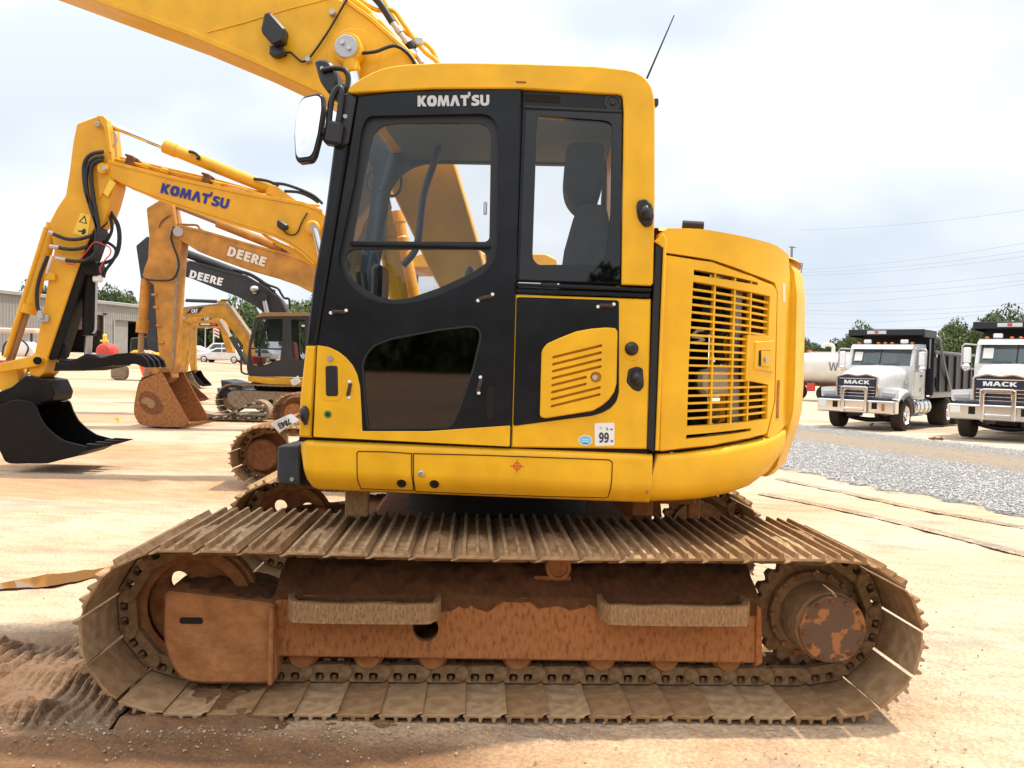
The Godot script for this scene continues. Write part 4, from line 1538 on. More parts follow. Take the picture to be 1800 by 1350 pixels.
# Points and headings round a track: two half circles and two runs; the upper run sags.
func track_path(x0: float, x1: float, r: float, cy: float, count: int, sag: float) -> Array:
	var pts := PackedVector2Array()
	for i in 41:
		var t := i / 40.0
		pts.append(Vector2(lerpf(x1, x0, t), cy + r - sag * sin(PI * t) * sin(PI * t)))
	for i in range(1, 24):
		var a := PI * 0.5 + PI * i / 24.0
		pts.append(Vector2(x0 + r * cos(a), cy + r * sin(a)))
	for i in 41:
		pts.append(Vector2(lerpf(x0, x1, i / 40.0), cy - r))
	for i in range(1, 24):
		var a := -PI * 0.5 + PI * i / 24.0
		pts.append(Vector2(x1 + r * cos(a), cy + r * sin(a)))
	pts.append(pts[0])
	var length := 0.0
	for i in pts.size() - 1:
		length += pts[i].distance_to(pts[i + 1])
	var at_s := func(s: float) -> Vector2:
		s = fposmod(s, length)
		for i in pts.size() - 1:
			var d := pts[i].distance_to(pts[i + 1])
			if s <= d:
				return pts[i].lerp(pts[i + 1], s / d)
			s -= d
		return pts[0]
	var out := []
	var step := length / count
	for i in count:
		var a: Vector2 = at_s.call((i - 0.5) * step)
		var b: Vector2 = at_s.call((i + 0.5) * step)
		out.append([(a + b) * 0.5, (a - b).angle(), step])
	return out

# A track with every shoe and link; its middle at (0, 0, z) of the parent's frame.
func track(parent: Node3D, z: float, x0: float, x1: float, r: float, cy: float, count: int, wide: float, sag: float, flip := 1.0, mats := ["shoe_0", "shoe_1", "shoe_2"], links := true) -> Node3D:
	if shoe_meshes.is_empty():
		for k in 4:
			shoe_meshes.append(shoe_shape(k).mesh())
		link_mesh = link_shape().mesh()
	var t := Node3D.new()
	t.name = "track" if not parent.has_node("track") else "track_001"
	parent.add_child(t)
	t.position = Vector3(0, 0, z)
	var k := 0
	for q in track_path(x0, x1, r - 0.05, cy, count, sag):
		var sc: float = q[2] / 0.175
		var b := Basis(Vector3(0, 0, 1), q[1])
		q[0] += Vector2(-sin(q[1]), cos(q[1])) * 0.05
		var tr := Transform3D(b * Basis.from_scale(Vector3(sc, 1.0, wide / 0.87)), Vector3(q[0].x, q[0].y, 0))
		var kind := rng.randi() % 4
		if q[0].y < cy + r * 0.9:
			kind = 0
		again(t, "track_shoe", shoe_meshes[kind], M[mats[rng.randi() % mats.size()]], tr)
		if links:
			again(t, "chain_link", link_mesh, M.link_soil, Transform3D(b * Basis.from_scale(Vector3(sc, 1, 1)), Vector3(q[0].x, q[0].y, 0)))
		k += 1
	return t

func build_main_machine() -> void:
	var base := Vector3(0.15, 0, -4.86)
	mainm = thing("excavator", "large yellow excavator with black cab side and wide mud-caked tracks, nearest of all", "excavator", base, 0, "excavators parked in a row")
	TU = Transform3D(Basis(Vector3.UP, -deg_to_rad(SLEW)), Vector3.ZERO)
	main_under(base)
	F = Transform3D(Basis(), base) * TU
	main_plan()
	main_cab()
	main_deck()
	main_engine()
	main_boom()
	main_trim()

func main_under(base: Vector3) -> void:
	var FM := Transform3D(Basis(), base)
	F = FM
	var zt := 0.99
	var a := at(283, 1124, 1.43)
	var b := at(1490, 1128, 1.43)
	var r := 0.345
	var cy := 0.352
	for e in [1.0, -1.0]:
		var t := track(mainm, zt * e, a.x, b.x, r, cy, 43, 0.87, 0.012)
		F = Transform3D(Basis(), base + Vector3(0, 0, zt))
		var side: float = e
		# idler at the front, with a bored web
		var id := Shape.new()
		id.lathe(Vector3(0, 0, -0.07), Vector3(0, 0, 1), [[0, 0.21], [0, 0.262], [0.04, 0.262], [0.045, 0.278], [0.095, 0.278], [0.1, 0.262], [0.14, 0.262], [0.14, 0.21]], 40)
		var holes := []
		for k in 4:
			holes.append(disc(0.135 * cos(0.9 + k * PI * 0.5), 0.135 * sin(0.9 + k * PI * 0.5), 0.047))
		id.slab(disc(0, 0, 0.22, 40), -0.02, 0.02, 0.0, holes)
		id.rod(Vector3(0, 0, -0.16), Vector3(0, 0, 0.16), 0.06)
		part(mainm, "idler_wheel", id, M.rust, Transform3D(Basis(Vector3(0, 0, 1), -0.2), Vector3(a.x + 0.01, cy, zt * e)))
		# drive sprocket: a toothed plate
		var teeth := PackedVector2Array()
		for k in 21:
			for q in [[0.0, 0.268], [0.2, 0.266], [0.34, 0.248], [0.5, 0.238], [0.66, 0.248], [0.8, 0.266]]:
				var an: float = TAU * (k + q[0]) / 21.0
				teeth.append(Vector2(cos(an), sin(an)) * q[1])
		var sp := part(mainm, "drive_sprocket", Shape.new().slab(teeth, -0.03, 0.03, 0.006).rod(Vector3(0, 0, -0.06), Vector3(0, 0, 0.07), 0.21, 0.20, 32), M.link_soil, Transform3D(Basis(), Vector3(b.x, cy, zt * e)))
		var bolts := Shape.new()
		for k in 16:
			part(sp, "bolt", Shape.new().rod(Vector3(cos(TAU * k / 16), sin(TAU * k / 16), 0) * 0.195 + Vector3(0, 0, 0.055 * side), Vector3(cos(TAU * k / 16), sin(TAU * k / 16), 0) * 0.195 + Vector3(0, 0, 0.088 * side), 0.014, -1, 6), M.rust)
		var hub := Shape.new()
		hub.lathe(Vector3.ZERO, Vector3(0, 0, side), [[0.03, 0.19], [0.07, 0.185], [0.09, 0.165], [0.26, 0.158], [0.275, 0.152]], 40)
		var hp := part(mainm, "final_drive", hub, M.link_soil, Transform3D(Basis(), Vector3(b.x, cy, zt * e)))
		sub(hp, "hub_cover", Shape.new().lathe(Vector3.ZERO, Vector3(0, 0, side), [[0.275, 0.152], [0.295, 0.150], [0.3, 0.146], [0.3, 0.0]], 40), M.hub_face)
		for k in 12:
			var an := TAU * k / 12.0 + 0.1
			sub(hp, "bolt", Shape.new().rod(Vector3(cos(an), sin(an), 0) * 0.131 + Vector3(0, 0, 0.295 * side), Vector3(cos(an), sin(an), 0) * 0.131 + Vector3(0, 0, 0.309 * side), 0.0095, -1, 6), M.rust_dark)
		# the long side frame, soil lying on its sloped top
		F = Transform3D(Basis(), base + Vector3(0, 0, zt))
		var x0 := at(480, 1100, 0.19).x
		var x1 := at(1336, 1100, 0.19).x
		var ylow := at(900, 1163, 0.19).y
		var ytop := at(900, 1052, 0.19).y
		var beam := Shape.new()
		var face := PackedVector2Array([Vector2(x0, ylow + 0.012), Vector2(x1, ylow), Vector2(x1, ytop), Vector2(x0, ytop)])
		var hp0 := at(748, 1105, 0.19)
		var hole := disc(hp0.x, hp0.y, 0.058, 20)
		beam.slab(face, 0.15, 0.19, 0.008, [hole])
		beam.face(Vector3(x0, ylow, 0.15), Vector3(x1, ylow, 0.15), Vector3(x1, ylow, -0.19), Vector3(x0, ylow, -0.19), Vector3(0, 9, 0))
		beam.face(Vector3(x0, ylow, -0.19), Vector3(x1, ylow, -0.19), Vector3(x1, ytop, -0.19), Vector3(x0, ytop, -0.19), Vector3(0, 0.3, 3))
		var beam_t := Transform3D(Basis(Vector3.UP, 0.0 if e > 0 else PI), Vector3((0.0 if e > 0 else (x0 + x1)), 0, zt * e))
		var bp := part(mainm, "track_frame", beam, M.frame_soil, beam_t)
		# soil on the top
		var rows := []
		for j in 15:
			var row := []
			for i in 121:
				var x := lerpf(x0, x1, i / 120.0)
				var t2 := j / 14.0
				var z := lerpf(0.186, -0.19, t2)
				var hgt := ytop - 0.004 + 0.118 * sin(minf(t2 * 1.25, 1.0) * PI * 0.5) - 0.10 * smoothstep(0.75, 1.0, t2)
				hgt += 0.018 * n_rough.get_noise_2d(x * 1.6, z * 1.6 + e) * smoothstep(0.0, 0.12, t2) + 0.03 * n_fine.get_noise_2d(x * 3.0, z * 3.0)* smoothstep(0.0, 0.2, t2)
				row.append(Vector3(x, hgt, z))
			if j == 0:
				# soil hangs unevenly over the beam's upper edge
				var hem := []
				for p in row:
					hem.append(Vector3(p.x, p.y - 0.012 - 0.055 * clampf(0.35 + n_fine.get_noise_2d(p.x * 2.4, 3.0) + 0.5 * n_rough.get_noise_2d(p.x * 1.5, 7.0), 0.0, 1.0), 0.1925))
				rows.append(hem)
				for i in row.size():
					row[i].z = 0.1945
			rows.append(row)
		sub(bp, "caked_soil", Shape.new().skin(rows), M.soil_cake)
		# front guard over the idler's yoke
		var g := Shape.new()
		g.block(rnd(L("288 1046 296 1040 476 1062 482 1066 486 1196 470 1203 350 1203 318 1196 300 1172 286 1128", 0.23), 0.045, 5), 0.06, 0.23, 0.022)
		g.box(at(481, 1130, 0.21), Vector3(0.02, 0.34, 0.12), 0.006)
		var gs := part(mainm, "front_guard", g, M.guard_soil, Transform3D(Basis.from_scale(Vector3(1, 1, 1)) if e > 0 else Basis(Vector3.UP, PI), Vector3(0.0 if e > 0 else a.x * 2.0 + 0.32, 0, zt * e)))
		var sl := at(336, 1091, 0.232)
		sub(gs, "slot", Shape.new().slab(rnd(rect(sl.x - 0.05, sl.y - 0.014, sl.x + 0.05, sl.y + 0.014), 0.013), 0.226, 0.2325), M.gap)
		var rows2 := []
		var q0 := at(292, 1044, 0.22)
		var q1 := at(478, 1064, 0.22)
		for j in 7:
			var row := []
			for i in 31:
				var tt := i / 30.0
				var t2 := j / 6.0
				var hgt := lerpf(q0.y, q1.y, tt) + 0.05 * sin(t2 * PI * 0.6) * (0.5 + 0.5 * sin(PI * tt)) + 0.02 * n_fine.get_noise_2d(tt * 4.0, t2 * 2.0) + 0.008 * n_rough.get_noise_2d(tt, t2)
				row.append(Vector3(lerpf(q0.x, q1.x, tt), hgt - 0.006, lerpf(0.226, -0.12, t2)))
			rows2.append(row)
		sub(gs, "caked_soil", Shape.new().skin(rows2), M.soil_cake)
		# end plate of the frame beside the sprocket
		var ep := Shape.new()
		ep.block(L("1330 1062 1338 1070 1340 1165 1328 1172", 0.2), -0.15, 0.205, 0.004)
		if e > 0:
			part(mainm, "frame_end_plate", ep, M.hub_orange, Transform3D(Basis(), Vector3(0, 0, zt)))
		# rollers under, one above
		for rx in [532, 647, 760, 909, 1057, 1168, 1278]:
			var p := at(rx, 1170, 0.1)
			var ro := Shape.new().lathe(Vector3(p.x, cy - r + 0.145, -0.13), Vector3(0, 0, 1), [[0, 0], [0, 0.055], [0.03, 0.07], [0.05, 0.075], [0.21, 0.075], [0.23, 0.07], [0.26, 0.055], [0.26, 0]], 20)
			for q in [-0.035, 0.035]:
				ro.box(Vector3(p.x + q, cy - r + 0.165, 0.135), Vector3(0.04, 0.05, 0.03), 0.01)
			part(mainm, "track_roller", ro, M.guard_soil if e > 0 else M.rust, Transform3D(Basis(), Vector3(0, 0, zt * e)))
		var cr := at(981, 997, 0.12)
		var cro := Shape.new().lathe(Vector3(cr.x, cr.y, -0.1), Vector3(0, 0, 1), [[0, 0.05], [0.0, 0.056], [0.2, 0.058], [0.24, 0.058], [0.243, 0.042], [0.235, 0.04], [0.235, 0]], 24)
		cro.box(Vector3(cr.x - 0.02, cr.y - 0.06, 0.02), Vector3(0.17, 0.02, 0.14), 0.004)
		part(mainm, "carrier_roller", cro, M.rust, Transform3D(Basis(), Vector3(0, 0, zt * e)))
		# bent-bar steps
		if e > 0:
			for st in ["502 1060 516 1072 640 1078 756 1076 768 1056", "1064 1056 1080 1076 1200 1084 1315 1080 1326 1066"]:
				var line := L(st, 0.34)
				var sh := Shape.new()
				var bar := PackedVector2Array()
				var n0 := line[0]
				var n4 := line[4]
				# seen from above: out from the frame, along it, and back
				var plan := curve(PackedVector3Array([Vector3(n0.x, 0, 0.17), Vector3(n0.x, 0, 0.24), Vector3(n0.x + 0.025, 0, 0.295), Vector3(n0.x + 0.09, 0, 0.325), Vector3(n4.x - 0.09, 0, 0.325), Vector3(n4.x - 0.025, 0, 0.295), Vector3(n4.x, 0, 0.24), Vector3(n4.x, 0, 0.17)]), 5)
				var ym := (line[1].y + line[3].y) * 0.5
				var rws := []
				for prof in [[-0.045, -0.012], [0.045, -0.012], [0.045, 0.012], [-0.045, 0.012], [-0.045, -0.012]]:
					var row := []
					for i in plan.size():
						var d := (plan[mini(i + 1, plan.size() - 1)] - plan[maxi(i - 1, 0)]).normalized()
						var out := Vector3(-d.z, 0, d.x)
						var lump := 0.0 if prof[0] < 0 else 0.014 * n_rough.get_noise_2d(plan[i].x * 1.2, plan[i].z)
						row.append(Vector3(plan[i].x, ym - 0.012 + prof[0] + lump, plan[i].z) + out * -prof[1])
					rws.append(row)
				for j in 4:
					for i in plan.size() - 1:
						sh.face(rws[j][i], rws[j][i + 1], rws[j + 1][i + 1], rws[j + 1][i], (rws[0][i] + rws[2][i] + rws[0][i + 1] + rws[2][i + 1]) * 0.25)
				var sp2 := part(mainm, "step", sh, M.step_soil, Transform3D(Basis(), Vector3(0, 0, zt)))
				var mud := []
				for j in 7:
					var row := []
					for i in 61:
						var tt := i / 60.0
						row.append(Vector3(lerpf(n0.x + 0.02, n4.x - 0.02, tt), ym - 0.03 + 0.03 * n_rough.get_noise_2d(tt * 2.2, j * 0.2) + 0.02 * sin(PI * j / 6.0), lerpf(0.318, 0.17, j / 6.0)))
					mud.append(row)
				sub(sp2, "caked_soil", Shape.new().skin(mud), M.shoe_mud)
	# the body between the tracks and the slewing ring
	part(mainm, "car_body", Shape.new().box(Vector3(0.02, 0.48, 0), Vector3(1.5, 0.34, 1.75), 0.05).box(Vector3(-0.6, 0.42, 0), Vector3(0.3, 0.3, 1.6), 0.03, Basis(Vector3.UP, 0.3)), M.rust_dark)
	part(mainm, "slewing_ring", Shape.new().rod(Vector3(0, 0.6, 0), Vector3(0, 0.93, 0), 0.52, -1, 48).rod(Vector3(0, 0.78, 0), Vector3(0, 0.88, 0), 0.60, -1, 48), M.dark_under)
	part(mainm, "deck_underside", Shape.new().box(Vector3(0.0, 0.96, 0), Vector3(1.75, 0.10, 2.2), 0.02), M.dark_under, TU)
	part(mainm, "hanging_bracket", Shape.new().box(Vector3(0.75, 0.86, 0.85), Vector3(0.10, 0.16, 0.05), 0.008).box(Vector3(0.9, 0.87, 0.75), Vector3(0.24, 0.09, 0.05), 0.008).box(Vector3(1.02, 0.82, 0.72), Vector3(0.06, 0.14, 0.05), 0.006), M.rust, TU)
	part(mainm, "hanging_bracket", Shape.new().box(Vector3(-0.62, 0.85, 0.95), Vector3(0.11, 0.2, 0.05), 0.008), M.step_soil, TU)

func main_plan() -> void:
	# plan of the upper works' left side, from the front corner round the tail to the far side
	side_plan = PackedVector2Array()
	side_plan.append(Vector2(-1.1, 1.25))
	side_plan.append(Vector2(0.30, 1.25))
	var k := 30
	for i in k + 1:
		var t := PI * 0.5 * i / k
		side_plan.append(Vector2(0.42 + 1.20 * pow(sin(t), 0.86), 1.25 * pow(cos(t), 0.80)))

func main_cab() -> void:
	var Z := 1.25
	# far side and inside first
	var far_out := L("600 215 1092 205 1080 600 540 650", 0.24)
	var far_hole := rnd(L("650 470 672 372 686 330 702 308 722 293 750 285 1010 290 1060 300 1050 468 1000 520 900 540 660 540", 0.24), 0.05)
	var shell := Shape.new()
	shell.slab(far_out, 0.2, 0.24, 0.0, [far_hole])
	var inner := upper("cab_inner_wall", shell, M.interior)
	var yr := at(800, 165, Z).y
	var xf := at(617, 165, Z).x
	var xb := at(1100, 165, Z).x
	var yf := at(800, 775, Z).y
	upper("headliner", Shape.new().box(Vector3((xf + xb) * 0.5 + 0.03, yr - 0.02, 0.72), Vector3(xb - xf - 0.1, 0.05, 0.98), 0.0), M.interior_pale)
	upper("cab_floor", Shape.new().box(Vector3((xf + xb) * 0.5 - 0.1, yf + 0.04, 0.72), Vector3(xb - xf + 0.1, 0.06, 0.98), 0.0), M.seat_cloth)
	# roof light and the curved rail seen through the door
	sub(inner, "roof_lamp", Shape.new().box(at(724, 224, 0.6) + Vector3(0, 0.05, 0), Vector3(0.13, 0.03, 0.08), 0.01), M.white)
	upper("grab_rail", Shape.new().tube(curve(L3("788 212 778 240 760 295 744 345 735 420 726 446 708 466", 0.55)), 0.019, 8), M.slate_paint)
	upper("mirror_stalk", Shape.new().tube(curve(L3("706 312 704 330 696 343 684 344", 0.22)), 0.008, 6), M.black_plastic)
	# front glass follows the sloping front edge
	var fe := L("612 172 600 215 587 255 572 372 552 489 537 605 530 690 526 760", Z)
	var fg := Shape.new()
	for i in fe.size() - 1:
		fg.quad(Vector3(fe[i].x, fe[i].y, 0.27), Vector3(fe[i].x, fe[i].y, 1.2), Vector3(fe[i + 1].x, fe[i + 1].y, 1.2), Vector3(fe[i + 1].x, fe[i + 1].y, 0.27), Vector3(-1, 0.2, 0).normalized())
	upper("windscreen", fg, M.glass)
	# far front post
	var fp := Shape.new()
	for i in fe.size() - 1:
		fp.rod(Vector3(fe[i].x + 0.02, fe[i].y, 0.24), Vector3(fe[i + 1].x + 0.02, fe[i + 1].y, 0.24), 0.035, -1, 8)
	upper("far_post", fp, M.interior)
	# seat
	var seat := Node3D.new()
	seat.name = "seat"
	mainm.add_child(seat)
	seat.transform = TU
	part(seat, "headrest", Shape.new().block(rnd(L("996 262 1060 262 1056 340 1046 372 1014 376 994 352 989 322", 0.75), 0.04), 0.58, 0.9, 0.05), M.seat_cloth)
	part(seat, "backrest", Shape.new().block(rnd(L("1014 374 1062 374 1078 560 1000 640 968 600 990 452 1004 402", 0.75), 0.06), 0.48, 1.0, 0.07), M.seat_cloth)
	part(seat, "cushion", Shape.new().block(rnd(L("820 610 960 590 1000 640 980 690 830 680", 0.75), 0.05), 0.48, 1.0, 0.06), M.seat_cloth)
	# consoles, levers and a monitor
	upper("console", Shape.new().block(rnd(L("800 545 905 520 960 560 960 640 810 640", 1.0), 0.04), 0.98, 1.12, 0.03).block(rnd(L("800 550 905 525 960 560 960 640 810 640", 0.42), 0.04), 0.34, 0.44, 0.03), M.seat_cloth)
	upper("control_lever", Shape.new().rod(at(838, 545, 0.4), at(826, 490, 0.4), 0.012).ball(at(826, 484, 0.4), Vector3(0.028, 0.05, 0.028)).rod(at(850, 540, 1.05), at(846, 505, 1.05), 0.012).ball(at(846, 498, 1.05), Vector3(0.025, 0.045, 0.025)), M.black_plastic)
	upper("monitor", Shape.new().box(at(668, 500, 0.45), Vector3(0.06, 0.2, 0.22), 0.02), M.black_plastic)
	upper("travel_lever", Shape.new().rod(at(640, 560, 0.7), at(628, 478, 0.7), 0.014).rod(at(650, 560, 0.8), at(640, 480, 0.8), 0.014), M.black_plastic)

	# roof and rear pillar, one pressed shell
	var roof_line := L("612 166 618 153 634 142 656 130 683 120 718 116 780 113 831 113 928 115 1045 119 1100 125 1118 129 1132 138 1144 154 1150 178 1150 349 1147 503 1092 501 1096 200 1094 172 1088 168 920 158 760 158", Z)
	var soft := rnd(roof_line, 0.06, 4)
	var cut_ := PackedVector2Array()
	for p in soft:
		if p.y > at(1120, 300, Z).y:
			cut_.append(p)
		elif cut_.size() > 0 and p.x > at(1120, 300, Z).x and cut_[cut_.size() - 1].y > at(1120, 300, Z).y:
			cut_.append_array(L("1150 330 1150 349 1147 498 1143 503 1092 501", Z))
	roof_line = cut_
	var roof := Shape.new()
	roof.slab(roof_line, 0.72, 1.27, 0.035)
	var back := Shape.new()
	back.slab(roof_line, 0.72, 1.27, 0.035)
	for i in range(0, back.v.size(), 3):
		var q := [back.v[i], back.v[i + 1], back.v[i + 2]]
		for k in 3:
			q[k] = Vector3(q[k].x, q[k].y, 1.44 - q[k].z)
		var f := Vector3(1, 1, -1)
		roof.trin(q[0], q[1], q[2], back.n[i] * f, back.n[i + 1] * f, back.n[i + 2] * f)
	var rf := upper("cab_roof", roof, M.yellow_paint)
	sub(rf, "scuff", Shape.new().slab(rnd(L("906 142 924 143 926 146 908 146", 1.272), 0.004), 1.266, 1.2715), M.rust)
	# front pillar: black above, yellow below
	upper("front_pillar", Shape.new().slab(L("618 163 627 168 560 606 538 606 552 489 572 372 587 255 600 215", Z), 1.12, Z + 0.004, 0.008), M.black_paint)
	upper("front_pillar_groove", Shape.new().slab(L("607 262 611 262 556 603 551 603", Z + 0.006), 1.24, Z + 0.006), M.gap)
	upper("front_corner_panel", Shape.new().slab(L("538 608 556 608 547 769 526 768 528 700", Z), 1.12, Z + 0.006, 0.008), M.yellow_paint)

	# the door
	var frame_hole := L("652 205 846 201 858 203 868 210 874 222 877 240 875 420 872 452 862 470 846 484 812 502 770 520 735 531 700 535 672 533 648 525 622 509 606 490 597 468 596 452 602 424 624 320 636 232 642 213", Z)
	frame_hole = rnd(frame_hole, 0.02, 2)
	var lower_hole := rnd(L("636 637 645 619 657 606 687 594 772 578 823 572 836 573 845 580 847 592 834 648 811 714 799 744 788 753 646 755 640 700", Z), 0.02, 2)
	var door := Shape.new()
	door.slab(L("630 170 700 162 800 158 915 157 917 158 899 786 550 769 559 606", Z), 1.21, Z + 0.012, 0.006, [frame_hole, lower_hole])
	var dr := upper("door", door, M.black_paint)
	# two-tone: the lower part is yellow
	sub(dr, "yellow_lower_panel", Shape.new().slab(rnd(L("558 607 578 610 595 618 608 628 620 642 628 658 633 680 635 714 637 758 753 758 897 748 896 785 551 768", Z + 0.012), 0.006, 2), 1.23, Z + 0.0155, 0.002), M.yellow_paint)
	# sunk window frame and panes
	var up_pane := rnd(L("655 236 672 220 700 216 843 216 857 222 863 236 860 420 854 425 619 424 622 405 636 330", Z - 0.01), 0.012, 3)
	var lo_pane := rnd(L("619 438 843 438 854 446 855 462 827 481 772 506 717 525 690 527 662 520 629 501 610 480 606 458 610 444", Z - 0.01), 0.012, 3)
	var wf := sub(dr, "window_frame", Shape.new().slab(Shape.inset(frame_hole, -0.004), 1.215, Z - 0.012, 0.0, [up_pane, lo_pane]), M.door_frame_black)
	sub(wf, "sliding_rail", Shape.new().box(at(738, 431, Z), Vector3(0.62, 0.016, 0.014), 0.004), M.black_paint)
	sub(dr, "pane", Shape.new().slab(Shape.inset(up_pane, -0.004), 1.226, 1.23, 0.0, [], [], false), M.glass)
	sub(dr, "pane", Shape.new().slab(Shape.inset(lo_pane, -0.004), 1.226, 1.23, 0.0, [], [], false), M.glass)
	sub(dr, "lower_pane", Shape.new().slab(Shape.inset(lower_hole, -0.004), 1.235, Z + 0.002), M.glass_coated)
	sub(dr, "pane_seal", Shape.new().slab(lower_hole, 1.245, Z + 0.010, 0.0, [Shape.inset(lower_hole, 0.008)]), M.door_frame_black)
	sub(dr, "window_latch", Shape.new().box(at(853, 366, Z - 0.004), Vector3(0.016, 0.055, 0.012), 0.003), M.steel)
	block_letters(dr, "KOMAT'SU", at(797, 177, Z + 0.0135), 0.312, 0.046, M.letter_grey, Vector3(1, 0.025, 0))
	# handle, bolts and other fittings
	sub(dr, "handle", Shape.new().slab(rnd(L("571 642 594 642 595 697 572 697", Z + 0.02), 0.014), 1.255, Z + 0.022, 0.006), M.black_plastic)
	sub(dr, "handle_dish", Shape.new().slab(rnd(L("566 632 600 632 601 704 567 704", Z + 0.017), 0.03), 1.25, Z + 0.0175, 0.0), M.yellow_paint)
	sub(dr, "recess", Shape.new().slab(rnd(L("856 681 870 680 868 736 855 735", Z + 0.013), 0.01), 1.25, Z + 0.0135), M.gap)
	for q in ["581 630", ]:
		var p := nums(q)
		sub(dr, "bolt", Shape.new().rod(at(p[0], p[1], Z + 0.012), at(p[0], p[1], Z + 0.012) + Vector3(0, 0, 0.016), 0.014, 0.012), M.steel)
	sub(dr, "lock_decal", Shape.new().slab(disc(at(578, 728, Z).x, at(578, 728, Z).y, 0.017), 1.26, Z + 0.017), M.decal_green)
	sub(dr, "lock_slot", Shape.new().slab(disc(at(578, 728, Z).x, at(578, 728, Z).y, 0.009), 1.26, Z + 0.0185), M.letter_black)
	for q in [[595, 548, 0.0], [853, 523, 0.25], [614, 685, PI * 0.44], [843, 677, PI * 0.42]]:
		bracket(dr, at(q[0], q[1], Z + 0.014), q[2])

	# side panel behind the door: black with a yellow lower part
	var rear_hole := rnd(L("944 203 1062 212 1074 216 1077 226 1074 372 1066 440 1060 460 1050 465 946 466 937 456 936 445", Z), 0.012, 3)
	var rs := Shape.new()
	rs.slab(L("919 160 1094 168 1091 500 907 494", Z), 1.2, Z + 0.002, 0.004, [rear_hole])
	var rp := upper("rear_window_panel", rs, M.black_paint)
	sub(rp, "pane", Shape.new().slab(Shape.inset(rear_hole, -0.004), 1.236, 1.241, 0.0, [], [], false), M.glass)
	sub(rp, "glass_surround", Shape.new().slab(L("925 194 1093 200 1090 497 913 491", Z + 0.004), 1.245, Z + 0.005, 0.0, [rear_hole]), M.glass_dark)
	sub(rp, "hand_hold", Shape.new().slab(rnd(L("922 165 984 168 985 181 921 178", Z + 0.004), 0.008), 1.24, Z + 0.0045), M.gap)
	sub(rp, "round_fitting", Shape.new().lathe(at(1077, 181, Z), Vector3(0, 0, 1), [[0.0, 0.037], [0.008, 0.036], [0.008, 0.026], [0.003, 0.024], [0.003, 0.012], [0.012, 0.01], [0.012, 0]], 20), M.black_plastic)
	sub(rp, "top_rail", Shape.new().slab(L("921 184 1094 192 1094 198 921 190", Z + 0.008), 1.24, Z + 0.01, 0.003), M.door_frame_black)
	# black guide rail below that window
	upper("slide_rail", Shape.new().slab(L("908 497 1146 507 1144 513 907 503", Z + 0.02), 1.18, Z + 0.022, 0.004).slab(L("907 506 1144 515 1143 523 906 515", Z + 0.014), 1.18, Z + 0.014, 0.004), M.black_paint)
	var lp := upper("rear_side_panel", Shape.new().slab(L("906 518 1144 526 1138 789 899 786", Z), 1.2, Z + 0.008, 0.006), M.yellow_paint)
	sub(lp, "black_area", Shape.new().slab(rnd(L("908 522 1088 528 1088 690 1084 705 1074 717 1058 726 1040 731 955 742 902 749", Z + 0.008), 0.012, 3), 1.24, Z + 0.0105, 0.001), M.black_paint)
	var vent_poly := rnd(L("952 619 955 612 962 604 984 594 1012 583 1039 578 1065 576 1081 577 1085 583 1083 674 1079 689 1069 703 1057 713 1041 722 959 735 951 733 949 729", Z + 0.014), 0.006, 2)
	var slots := []
	for k in 8:
		var x1 := 1058.0 - k * 0.4
		if k == 4 or k == 5:
			x1 = 1031.0
		var x0 := 971.0 - k * 0.45
		var ya := 628.5 + k * 12.25
		var yb := 628.5 + k * 12.25 - (x1 - x0) * 0.245
		slots.append(rnd(L("%f %f %f %f %f %f %f %f" % [x0, ya - 2.3, x1, yb - 2.3, x1, yb + 2.3, x0, ya + 2.3], Z + 0.02), 0.006, 3))
	var lk := at(1047, 663, Z + 0.02)
	slots.append(disc(lk.x, lk.y, 0.024))
	var vt := sub(lp, "vent_cover", Shape.new().slab(vent_poly, 1.25, Z + 0.034, 0.008, slots), M.yellow_paint)
	sub(lp, "vent_back", Shape.new().slab(Shape.inset(vent_poly, 0.004), 1.255, Z + 0.0115), M.yellow_paint)
	sub(lp, "vent_lock", Shape.new().rod(Vector3(lk.x - 0.004, lk.y, Z + 0.01), Vector3(lk.x - 0.004, lk.y, Z + 0.03), 0.012, 0.011), M.zinc)
	bracket(lp, at(1065, 537, Z + 0.012), 0.0)
	# stickers
	var st := sub(lp, "noise_sticker", Shape.new().slab(rnd(L("1045 744 1080 743 1080 783 1046 784", Z + 0.009), 0.006), 1.256, Z + 0.0098), M.white)
	letters(st, "99", at(1061.5, 769, Z + 0.01), 0.042, 0.044, M.letter_black)
	letters(st, "L", at(1068, 753.5, Z + 0.01), 0.008, 0.012, M.letter_black)
	letters(st, "WA", at(1075, 754.5, Z + 0.01), 0.010, 0.006, M.letter_black)
	letters(st, "dB", at(1075.5, 775, Z + 0.01), 0.011, 0.008, M.letter_black)
	sub(st, "pale_mark", Shape.new().slab(disc(at(1056, 752, Z).x, at(1056, 752, Z).y, 0.007, 12), 1.258, Z + 0.0104), M.letter_grey)
	var bo := at(1029, 774, Z + 0.01)
	var ov := PackedVector2Array()
	var ov2 := PackedVector2Array()
	for k in 24:
		ov.append(Vector2(bo.x + 0.0305 * cos(TAU * k / 24), bo.y + 0.0235 * sin(TAU * k / 24)))
		ov2.append(Vector2(bo.x + 0.027 * cos(TAU * k / 24), bo.y + 0.020 * sin(TAU * k / 24)))
	var os := sub(lp, "oval_sticker", Shape.new().slab(ov, 1.256, Z + 0.0095), M.white)
	sub(os, "blue_field", Shape.new().slab(ov2, 1.257, Z + 0.0102), M.decal_blue)
	for dy in [-0.005, 0.003]:
		sub(os, "print_line", Shape.new().box(Vector3(bo.x, bo.y + dy, Z + 0.0103), Vector3(0.034, 0.0022, 0.0006)), M.white)
